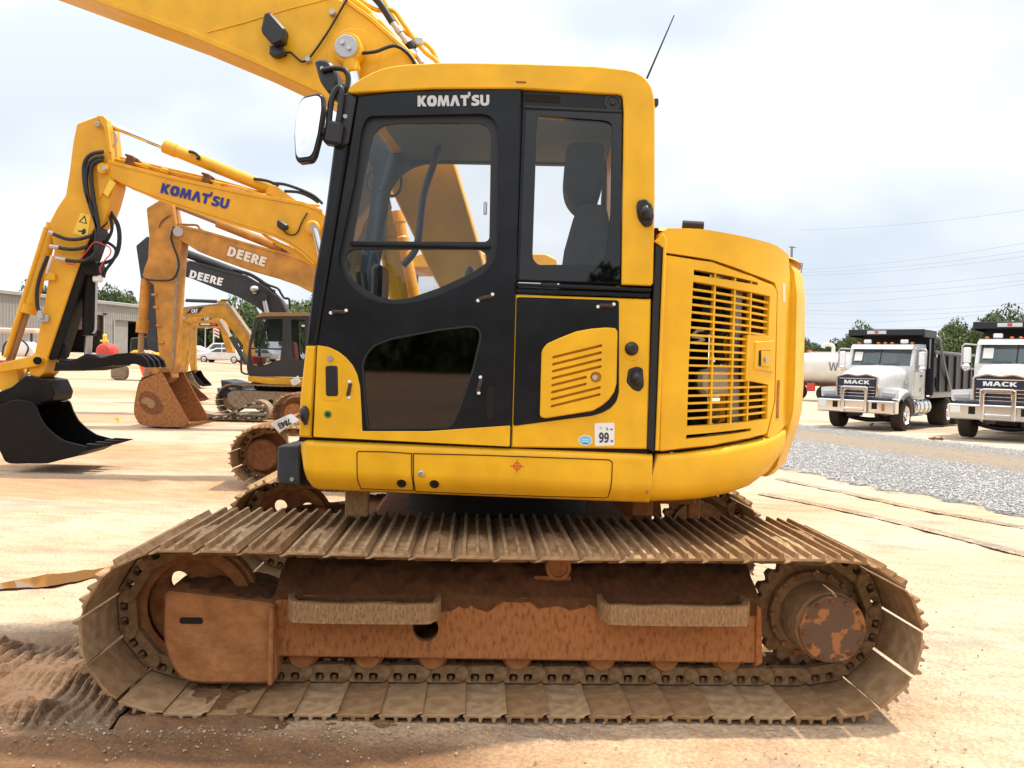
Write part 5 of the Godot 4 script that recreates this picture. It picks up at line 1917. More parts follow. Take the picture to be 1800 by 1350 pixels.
	sub(os, "print_line", Shape.new().box(Vector3(bo.x, bo.y - 0.014, Z + 0.0103), Vector3(0.022, 0.003, 0.0006)), M.letter_black)
	# seams
	upper("door_gap", Shape.new().slab(L("916 160 920 160 902 786 898 786", Z + 0.0), 1.19, Z - 0.003), M.gap)
	upper("sill_gap", Shape.new().slab(L("526 767 900 784 1140 788 1140 800 900 794 524 776", Z - 0.01), 1.1, Z - 0.014), M.gap)
	# rubber strip between cab and engine cover
	upper("rubber_strip", Shape.new().slab(L("1152 430 1164 434 1150 795 1137 789", Z + 0.012), 1.0, Z + 0.014, 0.004), M.rubber)
	upper("trim_edge", Shape.new().slab(L("1150 424 1166 410 1172 420 1158 792 1152 792 1166 436", Z + 0.018), 1.1, Z + 0.02, 0.004), M.yellow_paint)
	# fasteners on the pillar and side panel
	latch("1121 352 1136 349 1147 360 1150 380 1146 396 1134 399 1122 384 1119 366", 1135, 373, Z + 0.036)
	latch("1104 648 1120 643 1131 647 1133 680 1124 690 1112 686 1100 672", 1120, 665, Z + 0.012)
	upper("rubber_knob", Shape.new().lathe(at(1110, 613, Z + 0.004), Vector3(0, 0, 1), [[0, 0.03], [0.012, 0.03], [0.02, 0.024], [0.028, 0.014], [0.028, 0]], 16), M.black_plastic)
	upper("knob_dish", Shape.new().slab(rnd(L("1097 588 1122 588 1124 634 1098 634", Z + 0.009), 0.03), 1.25, Z + 0.0105, 0.002), M.yellow_paint)

func bracket(parent: Node, p: Vector3, a: float) -> void:
	var d := Vector3(cos(a), sin(a), 0)
	var b := Basis(Vector3(0, 0, 1), a)
	var br := part(parent, "bracket", Shape.new().box(p, Vector3(0.06, 0.016, 0.014), 0.003, b).box(p + Vector3(0, 0, 0.009), Vector3(0.022, 0.012, 0.012), 0.003, b), M.bracket_brown)
	for e in [-1.0, 1.0]:
		part(parent, "screw", Shape.new().lathe(p + d * 0.034 * e + b * Vector3(0, 0.006 * e, 0), Vector3(0, 0, 1), [[-0.004, 0.0075], [0.004, 0.0075], [0.006, 0.005], [0.006, 0]], 12), M.white)

func latch(txt: String, cx: float, cy: float, z: float) -> void:
	var l := upper("latch", Shape.new().slab(rnd(L(txt, z), 0.012), z - 0.02, z, 0.006), M.black_plastic)
	sub(l, "latch_hook", Shape.new().ball(at(cx, cy, z + 0.008), Vector3(0.026, 0.032, 0.03), 14, 8).rod(at(cx + 6, cy - 12, z + 0.02), at(cx + 6, cy + 10, z + 0.02), 0.009), M.black_plastic)

func main_deck() -> void:
	# lower side skirt: upright above, tucked in below, its front corner rounded
	var top := LS("523 773 1153 798")
	var bot := LS("558 866 1130 887")
	var s0 := top[0].x
	var s1 := top[1].x
	var rows := []
	var cols := 40
	var at_y := func(s: float, f: float) -> float:
		var t := (s - s0) / (s1 - s0)
		var yt := lerpf(top[0].y, top[1].y, t)
		var yb := lerpf(bot[0].y + 0.002, bot[1].y, t)
		var corner := clampf((s - s0) / 0.085, 0.0, 1.0)
		yb = lerpf(lerpf(yt, yb, 0.42), yb, sqrt(1.0 - pow(1.0 - corner, 2.0)))
		return lerpf(yt, yb, f)
	var prof := [[0.0, -0.03], [0.0, -0.008], [0.05, 0.004], [0.12, 0.006], [0.55, 0.004], [0.68, -0.002], [0.8, -0.022], [0.95, -0.055], [1.0, -0.075], [1.0, -0.2]]
	for q in prof:
		var row := []
		for i in cols + 1:
			var u := i / float(cols)
			var s := s0 + (s1 - 0.02 - s0) * (u * u * 0.35 + u * 0.65)
			var round_in := 0.06 * pow(1.0 - clampf((s - s0) / 0.05, 0, 1), 2.0)
			row.append(Vector3(s, at_y.call(s, q[0]), 1.25 + q[1] - round_in))
		rows.append(row)
	var front := []
	for q in rows:
		var v0: Vector3 = q[0]
		q.push_front(Vector3(v0.x + 0.0, v0.y, v0.z - 0.3))
	var sk := upper("side_skirt", Shape.new().skin(rows), M.yellow_paint)
	# seams of the two service doors in it, as narrow dark joints
	var pt := func(px: float, py: float) -> Vector3:
		var e := on_side(px, py)
		var f := clampf((e.y - at_y.call(e.x, 0.0)) / (at_y.call(e.x, 1.0) - at_y.call(e.x, 0.0)), 0.0, 1.0)
		var z := 0.0
		for i in prof.size() - 1:
			if f >= prof[i][0] and f <= prof[i + 1][0] and prof[i + 1][0] > prof[i][0]:
				z = lerpf(prof[i][1], prof[i + 1][1], (f - prof[i][0]) / (prof[i + 1][0] - prof[i][0]))
		return Vector3(e.x, e.y, 1.25 + z + 0.0005)
	for loop in ["631 793 680 794 724 797 724 832 725 850 724 865 680 864 630 862 628 848 628 832 628 796", "727 797 850 800 960 804 1070 808 1076 812 1075 842 1073 860 1070 876 1064 878 960 876 850 872 727 867 727 850 727 832"]:
		var a := nums(loop)
		var g := Shape.new()
		var m := a.size() / 2
		for i in m:
			var j := (i + 1) % m
			var p: Vector3 = pt.call(a[i * 2], a[i * 2 + 1])
			var q: Vector3 = pt.call(a[j * 2], a[j * 2 + 1])
			for k in 6:
				var p0: Vector3 = pt.call(lerpf(a[i * 2], a[j * 2], k / 6.0), lerpf(a[i * 2 + 1], a[j * 2 + 1], k / 6.0))
				var p1: Vector3 = pt.call(lerpf(a[i * 2], a[j * 2], (k + 1) / 6.0), lerpf(a[i * 2 + 1], a[j * 2 + 1], (k + 1) / 6.0))
				g.rod(p0, p1, 0.0024, -1, 5, false)
		sub(sk, "service_door_gap", g, M.gap)
	for q in [[705, 850], [763, 851]]:
		var p: Vector3 = pt.call(q[0], q[1])
		sub(sk, "finger_hole", Shape.new().lathe(p - Vector3(0, 0, 0.0), Vector3(0, -0.45, 1), [[-0.01, 0.021], [0.005, 0.021], [0.0055, 0.013], [0.002, 0.012], [0.002, 0]], 18), M.gap)
	var bp: Vector3 = pt.call(741, 832)
	sub(sk, "bolt", Shape.new().lathe(bp, Vector3(0, 0, 1), [[0, 0.015], [0.006, 0.014], [0.008, 0.01], [0.008, 0]], 16), M.steel)
	var tp: Vector3 = pt.call(909, 819)
	var ringy := Shape.new()
	ringy.slab(disc(tp.x, tp.y, 0.017, 20), tp.z - 0.002, tp.z + 0.0012, 0.0, [disc(tp.x, tp.y, 0.0125, 20)])
	ringy.box(tp + Vector3(0, 0, 0.0012), Vector3(0.058, 0.0035, 0.001)).box(tp + Vector3(0, 0, 0.0015), Vector3(0.0035, 0.058, 0.001))
	sub(sk, "centre_mark", ringy, M.decal_red)
	var rs: Vector3 = pt.call(678, 846)
	sub(sk, "rust_spot", Shape.new().slab(rnd(PackedVector2Array([Vector2(rs.x, rs.y), Vector2(rs.x + 0.005, rs.y + 0.012), Vector2(rs.x + 0.002, rs.y + 0.024), Vector2(rs.x - 0.003, rs.y + 0.012)]), 0.003), rs.z - 0.004, rs.z + 0.0012), M.hub_orange)
	# step box at the front corner
	var fb := Shape.new()
	fb.block(rnd(L("492 783 530 781 530 852 494 848 490 838", 1.12), 0.01), 0.85, 1.15, 0.01)
	var f2 := upper("front_step_box", fb, M.slate_paint)
	sub(f2, "bolt", Shape.new().lathe(at(514, 842, 1.15), Vector3(0, 0, 1), [[0, 0.01], [0.01, 0.01], [0.01, 0]], 8), M.steel)
	# right-hand half of the machine, beyond the boom
	upper("right_side_housing", Shape.new().block(rnd(rect(-0.75, 1.06, 1.0, 1.66), 0.08), -1.22, -0.42, 0.05), M.yellow_paint)
	upper("deck_plate", Shape.new().box(Vector3(0.0, 1.05, -0.1), Vector3(1.9, 0.08, 1.0), 0.02), M.slate_paint)

func main_engine() -> void:
	# closed dark chamber behind the grille, with what shows through it
	var ch := Shape.new()
	var pl := PackedVector2Array()
	for i in range(1, side_plan.size()):
		pl.append(side_plan[i])
	var y0 := on_side(1200, 792).y
	var y1 := on_side(1200, 448).y
	# inner lining 0.3 m behind the skin
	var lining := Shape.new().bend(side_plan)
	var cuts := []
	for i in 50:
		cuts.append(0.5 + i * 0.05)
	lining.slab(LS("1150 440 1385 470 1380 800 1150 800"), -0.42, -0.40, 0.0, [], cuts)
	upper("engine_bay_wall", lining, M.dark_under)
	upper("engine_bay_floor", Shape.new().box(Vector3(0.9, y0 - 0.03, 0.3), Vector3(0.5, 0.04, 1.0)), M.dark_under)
	var Z := 1.1
	var br := upper("reservoir", Shape.new().block(rnd(L("1226 652 1262 644 1290 648 1290 690 1240 700 1226 684", 1.0), 0.03), 0.9, 1.02, 0.02), M.white)
	sub(br, "reservoir_cap", Shape.new().rod(at(1258, 646, 0.97), at(1258, 640, 0.97) + Vector3(0, 0.01, 0), 0.022), M.black_plastic)
	var muf := upper("air_cleaner", Shape.new().lathe(at(1212, 545, 0.9), Vector3(1, 0.02, -0.5), [[0, 0], [0, 0.10], [0.02, 0.115], [0.22, 0.115], [0.24, 0.1], [0.24, 0]], 24), M.black_plastic)
	var mk := at(1227, 590, 1.07)
	sub(muf, "pale_decal", Shape.new().slab(rnd(L("1214 588 1226 578 1240 576 1238 582 1226 584 1220 590 1236 592 1240 598 1228 606 1214 604 1216 600 1228 599 1230 596 1216 594", 1.09), 0.003), 1.088, 1.092), M.letter_grey)
	upper("radiator_post", Shape.new().box(at(1290, 650, 0.95), Vector3(0.05, 0.75, 0.05), 0.01), M.zinc)
	upper("engine_hose", Shape.new().tube(curve(L3("1216 510 1240 500 1268 520 1280 560 1262 600 1268 640", 1.0)), 0.025, 8), M.rubber)
	upper("engine_hose", Shape.new().tube(curve(L3("1214 740 1240 760 1290 750 1330 770", 0.95)), 0.03, 8), M.rubber)
	upper("brass_fitting", Shape.new().box(at(1254, 725, 1.0), Vector3(0.06, 0.1, 0.05), 0.015), M.step_soil)

	# hood side skin round the door
	var skin := Shape.new().bend(side_plan)
	var line_top := LS("1157 412 1172 402 1228 403 1317 419 1361 432 1382 449")
	skin.slab(LS("1157 412 1172 402 1228 403 1317 419 1361 432 1382 449 1390 600 1390 728 1372 752 1352 772 1345 766 1359 705 1363 514 1358 497 1317 481 1250 457 1171 445 1157 446"), -0.03, 0.012, 0.0, [], cuts)
	var hs := upper("hood_side", skin, M.yellow_paint)
	# rounded hood top
	var rows := []
	for q in [[0.012, 0.0], [0.004, 0.022], [-0.012, 0.04], [-0.04, 0.052], [-0.1, 0.06], [-0.3, 0.066]]:
		var row := []
		var tmp := Shape.new().bend(side_plan)
		var sA := line_top[0].x
		for i in 41:
			var s := lerpf(sA + 0.0, tmp.plan_s[tmp.plan_s.size() - 1], i / 40.0)
			var y := line_top[5].y
			for k in 5:
				if s >= line_top[k].x and s <= line_top[k + 1].x:
					y = lerpf(line_top[k].y, line_top[k + 1].y, (s - line_top[k].x) / (line_top[k + 1].x - line_top[k].x))
			if s < line_top[1].x:
				y = line_top[1].y
			var p := tmp.put(Vector3(s, y - 0.012 + q[1] * 0.4, q[0]))
			row.append(p)
		# and the mirror image along the far side
		for i in 41:
			var p: Vector3 = row[40 - i]
			row.append(Vector3(p.x, p.y, -p.z))
		rows.append(row)
	var last: Array = rows[rows.size() - 1]
	var mid := []
	for p in last:
		mid.append(Vector3(lerpf(p.x, 0.75, 0.75), p.y + 0.015, p.z * 0.3))
	rows.append(mid)
	var inner := []
	for p in last:
		inner.append(Vector3(0.75, p.y + 0.02, 0))
	rows.append(inner)
	var top := Shape.new().skin(rows)
	upper("hood_top", top, M.yellow_paint)
	upper("hood_front_wall", Shape.new().box(Vector3(0.66, 1.55, -0.1), Vector3(0.04, 1.0, 2.5), 0.01), M.dark_under)  # hood wall coloured near-black for the shade inside
	upper("far_hood_side", Shape.new().box(Vector3(1.0, 1.55, -1.2), Vector3(0.8, 0.95, 0.05), 0.01), M.dark_under)  # near-black too, the bay's shade put into its colour
	# grille door: one sheet with its corner of bars
	var d := Shape.new().bend(side_plan)
	var dl := LS("1163 450 1172 449 1250 461 1317 485 1355 501 1361 508 1362 520 1357 705 1344 763 1250 783 1157 793")
	dl = rnd(dl, 0.012, 2)
	var top_hole := LS("1217 474 1328 497 1328 502 1217 484")
	var low_hole := LS("1204 764 1316 752 1316 757 1203 771")
	var big := LS("1216 495 1290 509 1349 521 1346 590 1310 589 1307 668 1346 676 1344 736 1280 744 1205 749 1208 640")
	d.slab(dl, -0.018, 0.014, 0.006, [top_hole, low_hole, big], cuts)
	var gd := upper("grille_door", d, M.yellow_paint)
	# flat bars across and round verticals
	var ym := func(f: float, s: float) -> float:
		var a := on_side(1216, 495)
		var b := on_side(1348, 521)
		var c := on_side(1205, 749)
		var e := on_side(1345, 736)
		var t := clampf((s - a.x) / (b.x - a.x), -0.2, 1.2)
		return lerpf(lerpf(a.y, b.y, t), lerpf(c.y, e.y, t), f)
	var sa := on_side(1200, 600).x
	var sb := on_side(1352, 600).x
	for k in range(1, 19):
		var f := k / 19.0
		var bar := Shape.new().bend(side_plan)
		var far := sb
		if k > 6 and k < 13:
			far = on_side(1314, 600).x
		var n := 14
		for i in n:
			var p := lerpf(sa, far, i / float(n))
			var q := lerpf(sa, far, (i + 1) / float(n))
			var h := 0.0047
			var yp: float = ym.call(f, p)
			var yq: float = ym.call(f, q)
			for e in [[h, -0.012, h, 0.006], [-h, -0.012, -h, 0.006], [-h, 0.006, h, 0.006], [-h, -0.012, h, -0.012]]:
				var a := Vector3(p, yp + e[0], e[1])
				var b := Vector3(q, yq + e[0], e[1])
				var c := Vector3(q, yq + e[2], e[3])
				var g := Vector3(p, yp + e[2], e[3])
				var nn := Vector3(0, signf(e[0]), 0) if e[0] == e[2] else Vector3(0, 0, signf(e[1]))
				bar.trin(a, b, c, nn, nn, nn)
				bar.trin(a, c, g, nn, nn, nn)
		sub(gd, "grille_bar", bar, M.yellow_paint)
	for q in ["1256 478 1254 500 1247 760", "1291 486 1288 510 1282 757", "1319 494 1317 515 1311 753"]:
		var a := LS(q)
		var bar := Shape.new().bend(side_plan)
		var pts := [a[0], a[2]]
		var h := 0.0045
		for e in [[-h, 0.008, h, 0.008, Vector3(0, 0, 1)], [-h, -0.014, -h, 0.008, Vector3(-1, 0, 0)], [h, -0.014, h, 0.008, Vector3(1, 0, 0)]]:
			var p0 := Vector3(pts[0].x + e[0], pts[0].y, e[1])
			var p1 := Vector3(pts[1].x + e[0], pts[1].y, e[1])
			var p2 := Vector3(pts[1].x + e[2], pts[1].y, e[3])
			var p3 := Vector3(pts[0].x + e[2], pts[0].y, e[3])
			bar.trin(p0, p1, p2, e[4], e[4], e[4])
			bar.trin(p0, p2, p3, e[4], e[4], e[4])
		sub(gd, "grille_bar", bar, M.yellow_paint)
	# latch plate
	var lp := Shape.new().bend(side_plan)
	lp.slab(rnd(LS("1322 600 1356 598 1354 655 1320 650"), 0.008), 0.01, 0.02, 0.005, [], cuts)
	var lt := sub(gd, "latch_plate", lp, M.yellow_paint)
	var lb := Shape.new().bend(side_plan)
	lb.slab(rnd(LS("1328 616 1348 616 1347 645 1327 643"), 0.004), 0.018, 0.0215, 0.0)
	sub(gd, "latch_recess", lb, M.gap)
	var lc := Shape.new().bend(side_plan)
	lc.slab(rnd(LS("1331 617 1348 617 1347 645 1331 643"), 0.004), 0.02, 0.0235, 0.001)
	sub(gd, "latch_flap", lc, M.yellow_paint)
	var lkp := Shape.new().bend(side_plan)
	var lks := on_side(1338, 631)
	sub(gd, "latch_lock", Shape.new().rod(lkp.put(Vector3(lks.x, lks.y, 0.02)), lkp.put(Vector3(lks.x, lks.y, 0.032)), 0.013, -1, 14), M.steel)
	# dark joint round the door
	var jn := Shape.new().bend(side_plan)
	jn.slab(LS("1160 446 1172 444 1250 456 1317 480 1358 496 1365 506 1366 520 1361 706 1347 768 1250 788 1156 797"), -0.03, -0.016, 0.0, [big, top_hole, low_hole], cuts)
	upper("door_joint", jn, M.gap)
	# lower bumper, bulging
	var bt := LS("1153 799 1200 796 1250 789 1300 780 1340 771 1361 762 1376 752")
	var bb := LS("1131 887 1200 886 1250 882 1300 873 1330 862 1352 845 1366 820")
	var rws := []
	for q in [[0.0, -0.03], [0.0, 0.0], [0.04, 0.014], [0.12, 0.02], [0.4, 0.02], [0.62, 0.012], [0.8, -0.01], [0.93, -0.045], [1.0, -0.09], [1.0, -0.25]]:
		var row := []
		var tmp := Shape.new().bend(side_plan)
		for i in 61:
			var t := i / 60.0 * 6.0
			var k := mini(int(t), 5)
			var pa := bt[k].lerp(bt[k + 1], t - k)
			var pb := bb[k].lerp(bb[k + 1], t - k)
			var p := pa.lerp(pb, q[0])
			row.append(tmp.put(Vector3(p.x, p.y, q[1])))
		rws.append(row)
	upper("rear_bumper", Shape.new().skin(rws), M.yellow_paint)
	upper("bumper_gap", Shape.new().slab(L("1153 800 1156 800 1139 868 1136 868", 1.25), 1.15, 1.246), M.hub_orange)
	# counterweight round the tail
	var cw := []
	var base := Shape.new().bend(side_plan)
	var sw0 := on_side(1383, 600).x
	var sw1: float = base.plan_s[base.plan_s.size() - 1]
	var yt := at(1388, 462, 0.75).y
	var ylo := at(1370, 838, 0.75).y
	var yk := at(1392, 735, 0.75).y
	for q in [[yt + 0.03, -0.25], [yt + 0.025, -0.06], [yt, -0.01], [yt - 0.05, 0.02], [yt - 0.16, 0.035], [yt - 0.6, 0.04], [yk + 0.03, 0.035], [yk - 0.05, 0.02], [yk - 0.12, 0.0], [ylo + 0.05, -0.035], [ylo, -0.08], [ylo, -0.3]]:
		var row := []
		for i in 31:
			row.append(base.put(Vector3(lerpf(sw0, sw1, i / 30.0), q[0], q[1])))
		for i in 31:
			var p: Vector3 = row[30 - i]
			row.append(Vector3(p.x, p.y, -p.z))
		row.push_front(base.put(Vector3(sw0 + 0.002, q[0], -0.3)))
		cw.append(row)
	var cwp := upper("counterweight", Shape.new().skin(cw), M.yellow_paint)
	upper("tail_gap", Shape.new().box(base.put(Vector3(sw0 - 0.006, (yt + yk) * 0.5, -0.02)), Vector3(0.02, yt - yk, 0.02)), M.gap)
	# exhaust stub on the hood
	upper("exhaust_outlet", Shape.new().rod(at(1200, 396, 0.75), at(1236, 398, 0.75), 0.024, 0.024, 14).rod(at(1216, 398, 0.75), at(1216, 410, 0.75), 0.022), M.rubber)
	var rl := Shape.new().bend(side_plan)
	rl.slab(LS("1362 668 1366 668 1364 735 1360 735"), 0.008, 0.0145, 0.0)
	upper("reflector_strip", rl, M.hub_orange)
	var sd := Shape.new().bend(side_plan)
	sd.slab(LS("1371 498 1376 499 1376 532 1372 531"), 0.008, 0.0135, 0.0)
	upper("small_sticker", sd, M.letter_faded)

func main_boom() -> void:
	var zc := -0.1
	var w := 0.165
	var z1 := zc + w
	var poly := L("-235 -150 -215 -172 370 -58 566 -12 605 0 653 33 719 92 755 150 798 284 839 423 868 530 850 575 810 570 758 480 684 327 640 250 600 195 565 165 520 145 450 112 330 62 160 0 -72 -85 -205 -130", z1)
	poly = rnd(poly, 0.06, 3)
	var bm := Shape.new()
	bm.block(poly, zc - w, z1, 0.008)
	var boom := upper("boom", bm, M.yellow_paint)
	# edge plates stand a little proud of the side, and a joint of the welded cheeks
	sub(boom, "edge_plate", Shape.new().slab(L("160 0 330 62 450 112 520 145 565 165 600 195 606 188 569 157 523 137 453 103 333 53 140 -15", z1), z1, z1 + 0.012, 0.003), M.yellow_paint)
	sub(boom, "edge_plate", Shape.new().slab(L("602 2 650 36 716 95 752 152 757 150 721 90 655 31 606 -4", z1), z1, z1 + 0.012, 0.003), M.yellow_paint)
	sub(boom, "weld_seam", Shape.new().tube(L3("365 57 430 40 500 18 570 0 600 -8", z1 + 0.001), 0.004, 5), M.yellow_paint)
	# boss ring where the lift cylinders pin on
	var boss := at(612, 87, z1)
	sub(boom, "boss_ring", Shape.new().lathe(at(622, 98, z1 - 0.004), Vector3(0, 0, 1), [[0, 0.16], [0.007, 0.158], [0.01, 0.15], [0.01, 0]], 36), M.yellow_paint)
	# working lamp on the side
	var lamp := Node3D.new()
	lamp.name = "work_lamp"
	mainm.add_child(lamp)
	lamp.transform = TU
	part(lamp, "lamp_housing", Shape.new().block(rnd(L("466 24 476 22 503 52 500 74 482 82 462 60 460 52", z1 + 0.09), 0.015), z1 + 0.03, z1 + 0.11, 0.02), M.black_plastic)
	part(lamp, "lamp_bracket", Shape.new().block(L("474 80 494 78 500 92 484 98 473 94", z1 + 0.06), z1, z1 + 0.06, 0.005), M.slate_paint)
	part(lamp, "lamp_cable", Shape.new().tube(curve(L3("486 94 500 94 510 92 520 100 530 108 540 105 553 90 575 58 593 28 606 5 612 -6", z1 + 0.02)), 0.0065, 6), M.hose)
	for q in [[543, 106], [585, 24]]:
		part(lamp, "cable_clip", Shape.new().rod(at(q[0], q[1], z1), at(q[0], q[1], z1) + Vector3(0, 0, 0.03), 0.02, 0.016, 10), M.zinc)
	# lift cylinders, left and right of the boom
	for e in [1.0, -1.0]:
		var zz: float = zc + e * (w + 0.075)
		var zm: float = zc + (w + 0.075)
		var p0 := at(612, 87, zm)
		var p1 := at(706, 545, zm)
		p0.z = zz
		p1.z = zz
		var dirc := (p1 - p0).normalized()
		var mid := p0 + dirc * (p0.distance_to(p1) * 0.5)
		var c := Node3D.new()
		c.name = "lift_cylinder" if e > 0 else "lift_cylinder_001"
		mainm.add_child(c)
		c.transform = TU
		part(c, "rod", Shape.new().rod(p0 + dirc * 0.08, mid, 0.036, -1, 20), M.chrome)
		part(c, "barrel", Shape.new().lathe(p0, dirc, [[0.86, 0.035], [0.86, 0.062], [0.93, 0.064], [0.94, 0.058], [1.02, 0.058], [1.03, 0.064], [1.1, 0.064], [1.11, 0.056], [p0.distance_to(p1), 0.056], [p0.distance_to(p1), 0.0]], 24), M.yellow_paint)
		part(c, "rod_eye", Shape.new().lathe(p0 - Vector3(0, 0, 0.05 * e), Vector3(0, 0, e), [[0, 0], [0, 0.085], [0.08, 0.085], [0.09, 0.08], [0.09, 0]], 28).lathe(p0, dirc, [[0.05, 0.05], [0.13, 0.045], [0.14, 0.036]], 20), M.yellow_paint)
		part(c, "pin_cap", Shape.new().lathe(p0, Vector3(0, 0, e), [[0.04, 0.066], [0.052, 0.066], [0.054, 0.06], [0.054, 0]], 28), M.zinc)
		for q in [[-0.02, 0.018], [0.018, -0.012]]:
			part(c, "bolt", Shape.new().rod(p0 + Vector3(q[0], q[1], 0.05 * e), p0 + Vector3(q[0], q[1], 0.066 * e), 0.012, -1, 8), M.steel)
		part(c, "grease_line", Shape.new().tube(curve(PackedVector3Array([p0 + Vector3(0.08, -0.02, 0), p0 + Vector3(0.16, -0.01, 0), p0 + Vector3(0.27, 0.03, -0.02 * e), p0 + Vector3(0.36, -0.03, -0.05 * e), p0 + Vector3(0.41, -0.16, -0.06 * e)])), 0.010, 6), M.hose)
	# pipes and hoses along the boom's back
	for q in [["600 -14 650 22 706 80 726 112 733 150", 0.06, 0.016, "yellow_paint"], ["610 -20 658 16 690 18 708 40 728 68 748 92 770 112 776 150", 0.0, 0.014, "yellow_paint"], ["640 -22 668 -6 684 18 706 52 736 70 756 84 768 108 772 150", -0.06, 0.014, "yellow_paint"], ["605 -6 655 30 716 92 740 140", -0.12, 0.016, "yellow_paint"]]:
		upper("hydraulic_pipe", Shape.new().tube(curve(L3(q[0], zc + q[1])), q[2], 8), M[q[3]])
	upper("hydraulic_hose", Shape.new().tube(curve(L3("655 -8 668 6 680 24 690 40", zc + 0.02)), 0.022, 10), M.hose)
	upper("hose_fitting", Shape.new().tube(L3("690 40 702 56 712 70 722 84 732 96 742 112", zc + 0.02), 0.017, 8).box(at(736, 74, zc), Vector3(0.05, 0.05, 0.05), 0.008).rod(at(698, 50, zc + 0.02), at(704, 58, zc + 0.02), 0.024, -1, 6).rod(at(712, 70, zc + 0.02), at(717, 77, zc + 0.02), 0.024, -1, 6), M.zinc)
	upper("pipe_clamp", Shape.new().box(at(657, 36, zc + 0.08), Vector3(0.07, 0.05, 0.06), 0.01, Basis(Vector3(0, 0, 1), -0.75)).box(at(724, 96, zc + 0.05), Vector3(0.05, 0.04, 0.06), 0.01, Basis(Vector3(0, 0, 1), -0.8)), M.yellow_paint)
	upper("pipe_collar", Shape.new().rod(at(719, 76, zc + 0.02), at(727, 86, zc + 0.02), 0.026, -1, 8), M.rubber)

func main_trim() -> void:
	# mirror at the front corner
	var Z := 1.3
	var mir := Node3D.new()
	mir.name = "mirror"
	mainm.add_child(mir)
	mir.transform = TU
	var mo := rnd(L("523 176 532 166 560 163 568 168 570 190 562 240 553 272 546 282 520 283 515 274 513 235 516 200", Z), 0.02, 3)
	# convex: a dished skin over the outline, turned towards the operator's side
	var c := Vector2.ZERO
	for p in mo:
		c += p
	c /= mo.size()
	var rows := []
	for j in 9:
		var f := (j + 0.06) / 8.0
		var row := []
		for i in mo.size() + 1:
			var p := c.lerp(mo[i % mo.size()], f * 0.88)
			var q := p - c
			row.append(Vector3(p.x, p.y, Z + 0.002 - (q.x * q.x * 0.9 + q.y * q.y * 0.25) + q.x * 0.30))
		rows.append(row)
	part(mir, "mirror_glass", Shape.new().skin(rows), M.mirror)
	var tilt := Shape.new()
	tilt.slab(mo, -0.05, 0.004, 0.006)
	var case_ := Shape.new()
	for i in range(0, tilt.v.size(), 3):
		var q := [tilt.v[i], tilt.v[i + 1], tilt.v[i + 2]]
		for k in 3:
			var x: float = q[k].x - c.x
			q[k] = Vector3(q[k].x, q[k].y, Z - 0.02 + x * 0.30 + q[k].z + 0.005)
		case_.trin(q[0], q[1], q[2], tilt.n[i], tilt.n[i + 1], tilt.n[i + 2])
	part(mir, "mirror_case", case_, M.black_plastic)
	part(mir, "mirror_arm", Shape.new().tube(curve(L3("590 250 578 236 582 180 592 156 600 160 597 200 588 246", 1.28)), 0.014, 8).box(at(588, 236, 1.27), Vector3(0.08, 0.10, 0.07), 0.012, Basis(Vector3(0, 0, 1), -0.15)).rod(at(566, 232, 1.27), at(586, 234, 1.27), 0.02), M.black_plastic)
	part(mir, "mount_plate", Shape.new().slab(rnd(L("594 170 612 162 626 172 612 252 596 258 588 240", 1.265), 0.01), 1.2, 1.268, 0.005), M.black_plastic)
	for q in [[600, 188], [596, 206], [607, 205]]:
		part(mir, "bolt", Shape.new().lathe(at(q[0], q[1], 1.268), Vector3(0, 0, 1), [[0, 0.011], [0.008, 0.009], [0.008, 0]], 10), M.zinc)
	# lamp above it
	var lamp := Node3D.new()
	lamp.name = "cab_lamp"
	mainm.add_child(lamp)
	lamp.transform = TU
	part(lamp, "lamp_housing", Shape.new().block(rnd(L("556 112 566 108 584 112 594 128 598 150 590 170 580 168 566 148", 1.12), 0.02), 1.02, 1.16, 0.03), M.black_plastic)
	part(lamp, "lamp_yoke", Shape.new().tube(curve(L3("566 124 584 120 604 122 612 134 610 152 600 158", 1.17)), 0.012, 8).box(at(604, 160, 1.12), Vector3(0.06, 0.05, 0.08), 0.01), M.black_plastic)
	part(lamp, "bolt", Shape.new().lathe(at(567, 121, 1.165), Vector3(0, 0, 1), [[0, 0.008], [0.012, 0.008], [0.012, 0]], 8), M.steel)
	# aerial, small lamp at the roof's rear edge
	upper("aerial", Shape.new().rod(at(1137, 138, 0.8), at(1185, 27, 0.8), 0.006, 0.003, 6), M.black_plastic)
	upper("rear_fitting", Shape.new().box(at(1153, 181, 1.1), Vector3(0.02, 0.035, 0.04), 0.006), M.black_plastic)
	upper("front_latch", Shape.new().ball(at(535, 728, 1.275), Vector3(0.022, 0.038, 0.02), 12, 8).box(at(537, 740, 1.275), Vector3(0.02, 0.035, 0.02), 0.006), M.black_plastic)

# ---- the row of machines behind
func zpart(root: Node3D, called: String, txt: String, z0: float, z1: float, m: Material, bev := 0.01, r := 0.0) -> MeshInstance3D:
	var poly := L(txt, z1)
	if r > 0.0:
		poly = rnd(poly, r, 3)
	return part(root, called, Shape.new().block(poly, z0, z1, bev), m)

func zrod(root: Node3D, called: String, a: Vector2, b: Vector2, z: float, r: float, m: Material, r2 := -1.0) -> MeshInstance3D:
	return part(root, called, Shape.new().rod(at(a.x, a.y, z), at(b.x, b.y, z), r, r2, 18), m)

func ztube(root: Node3D, called: String, txt: String, z: float, r: float, m: Material) -> MeshInstance3D:
	return part(root, called, Shape.new().tube(curve(L3(txt, z)), r, 7), m)

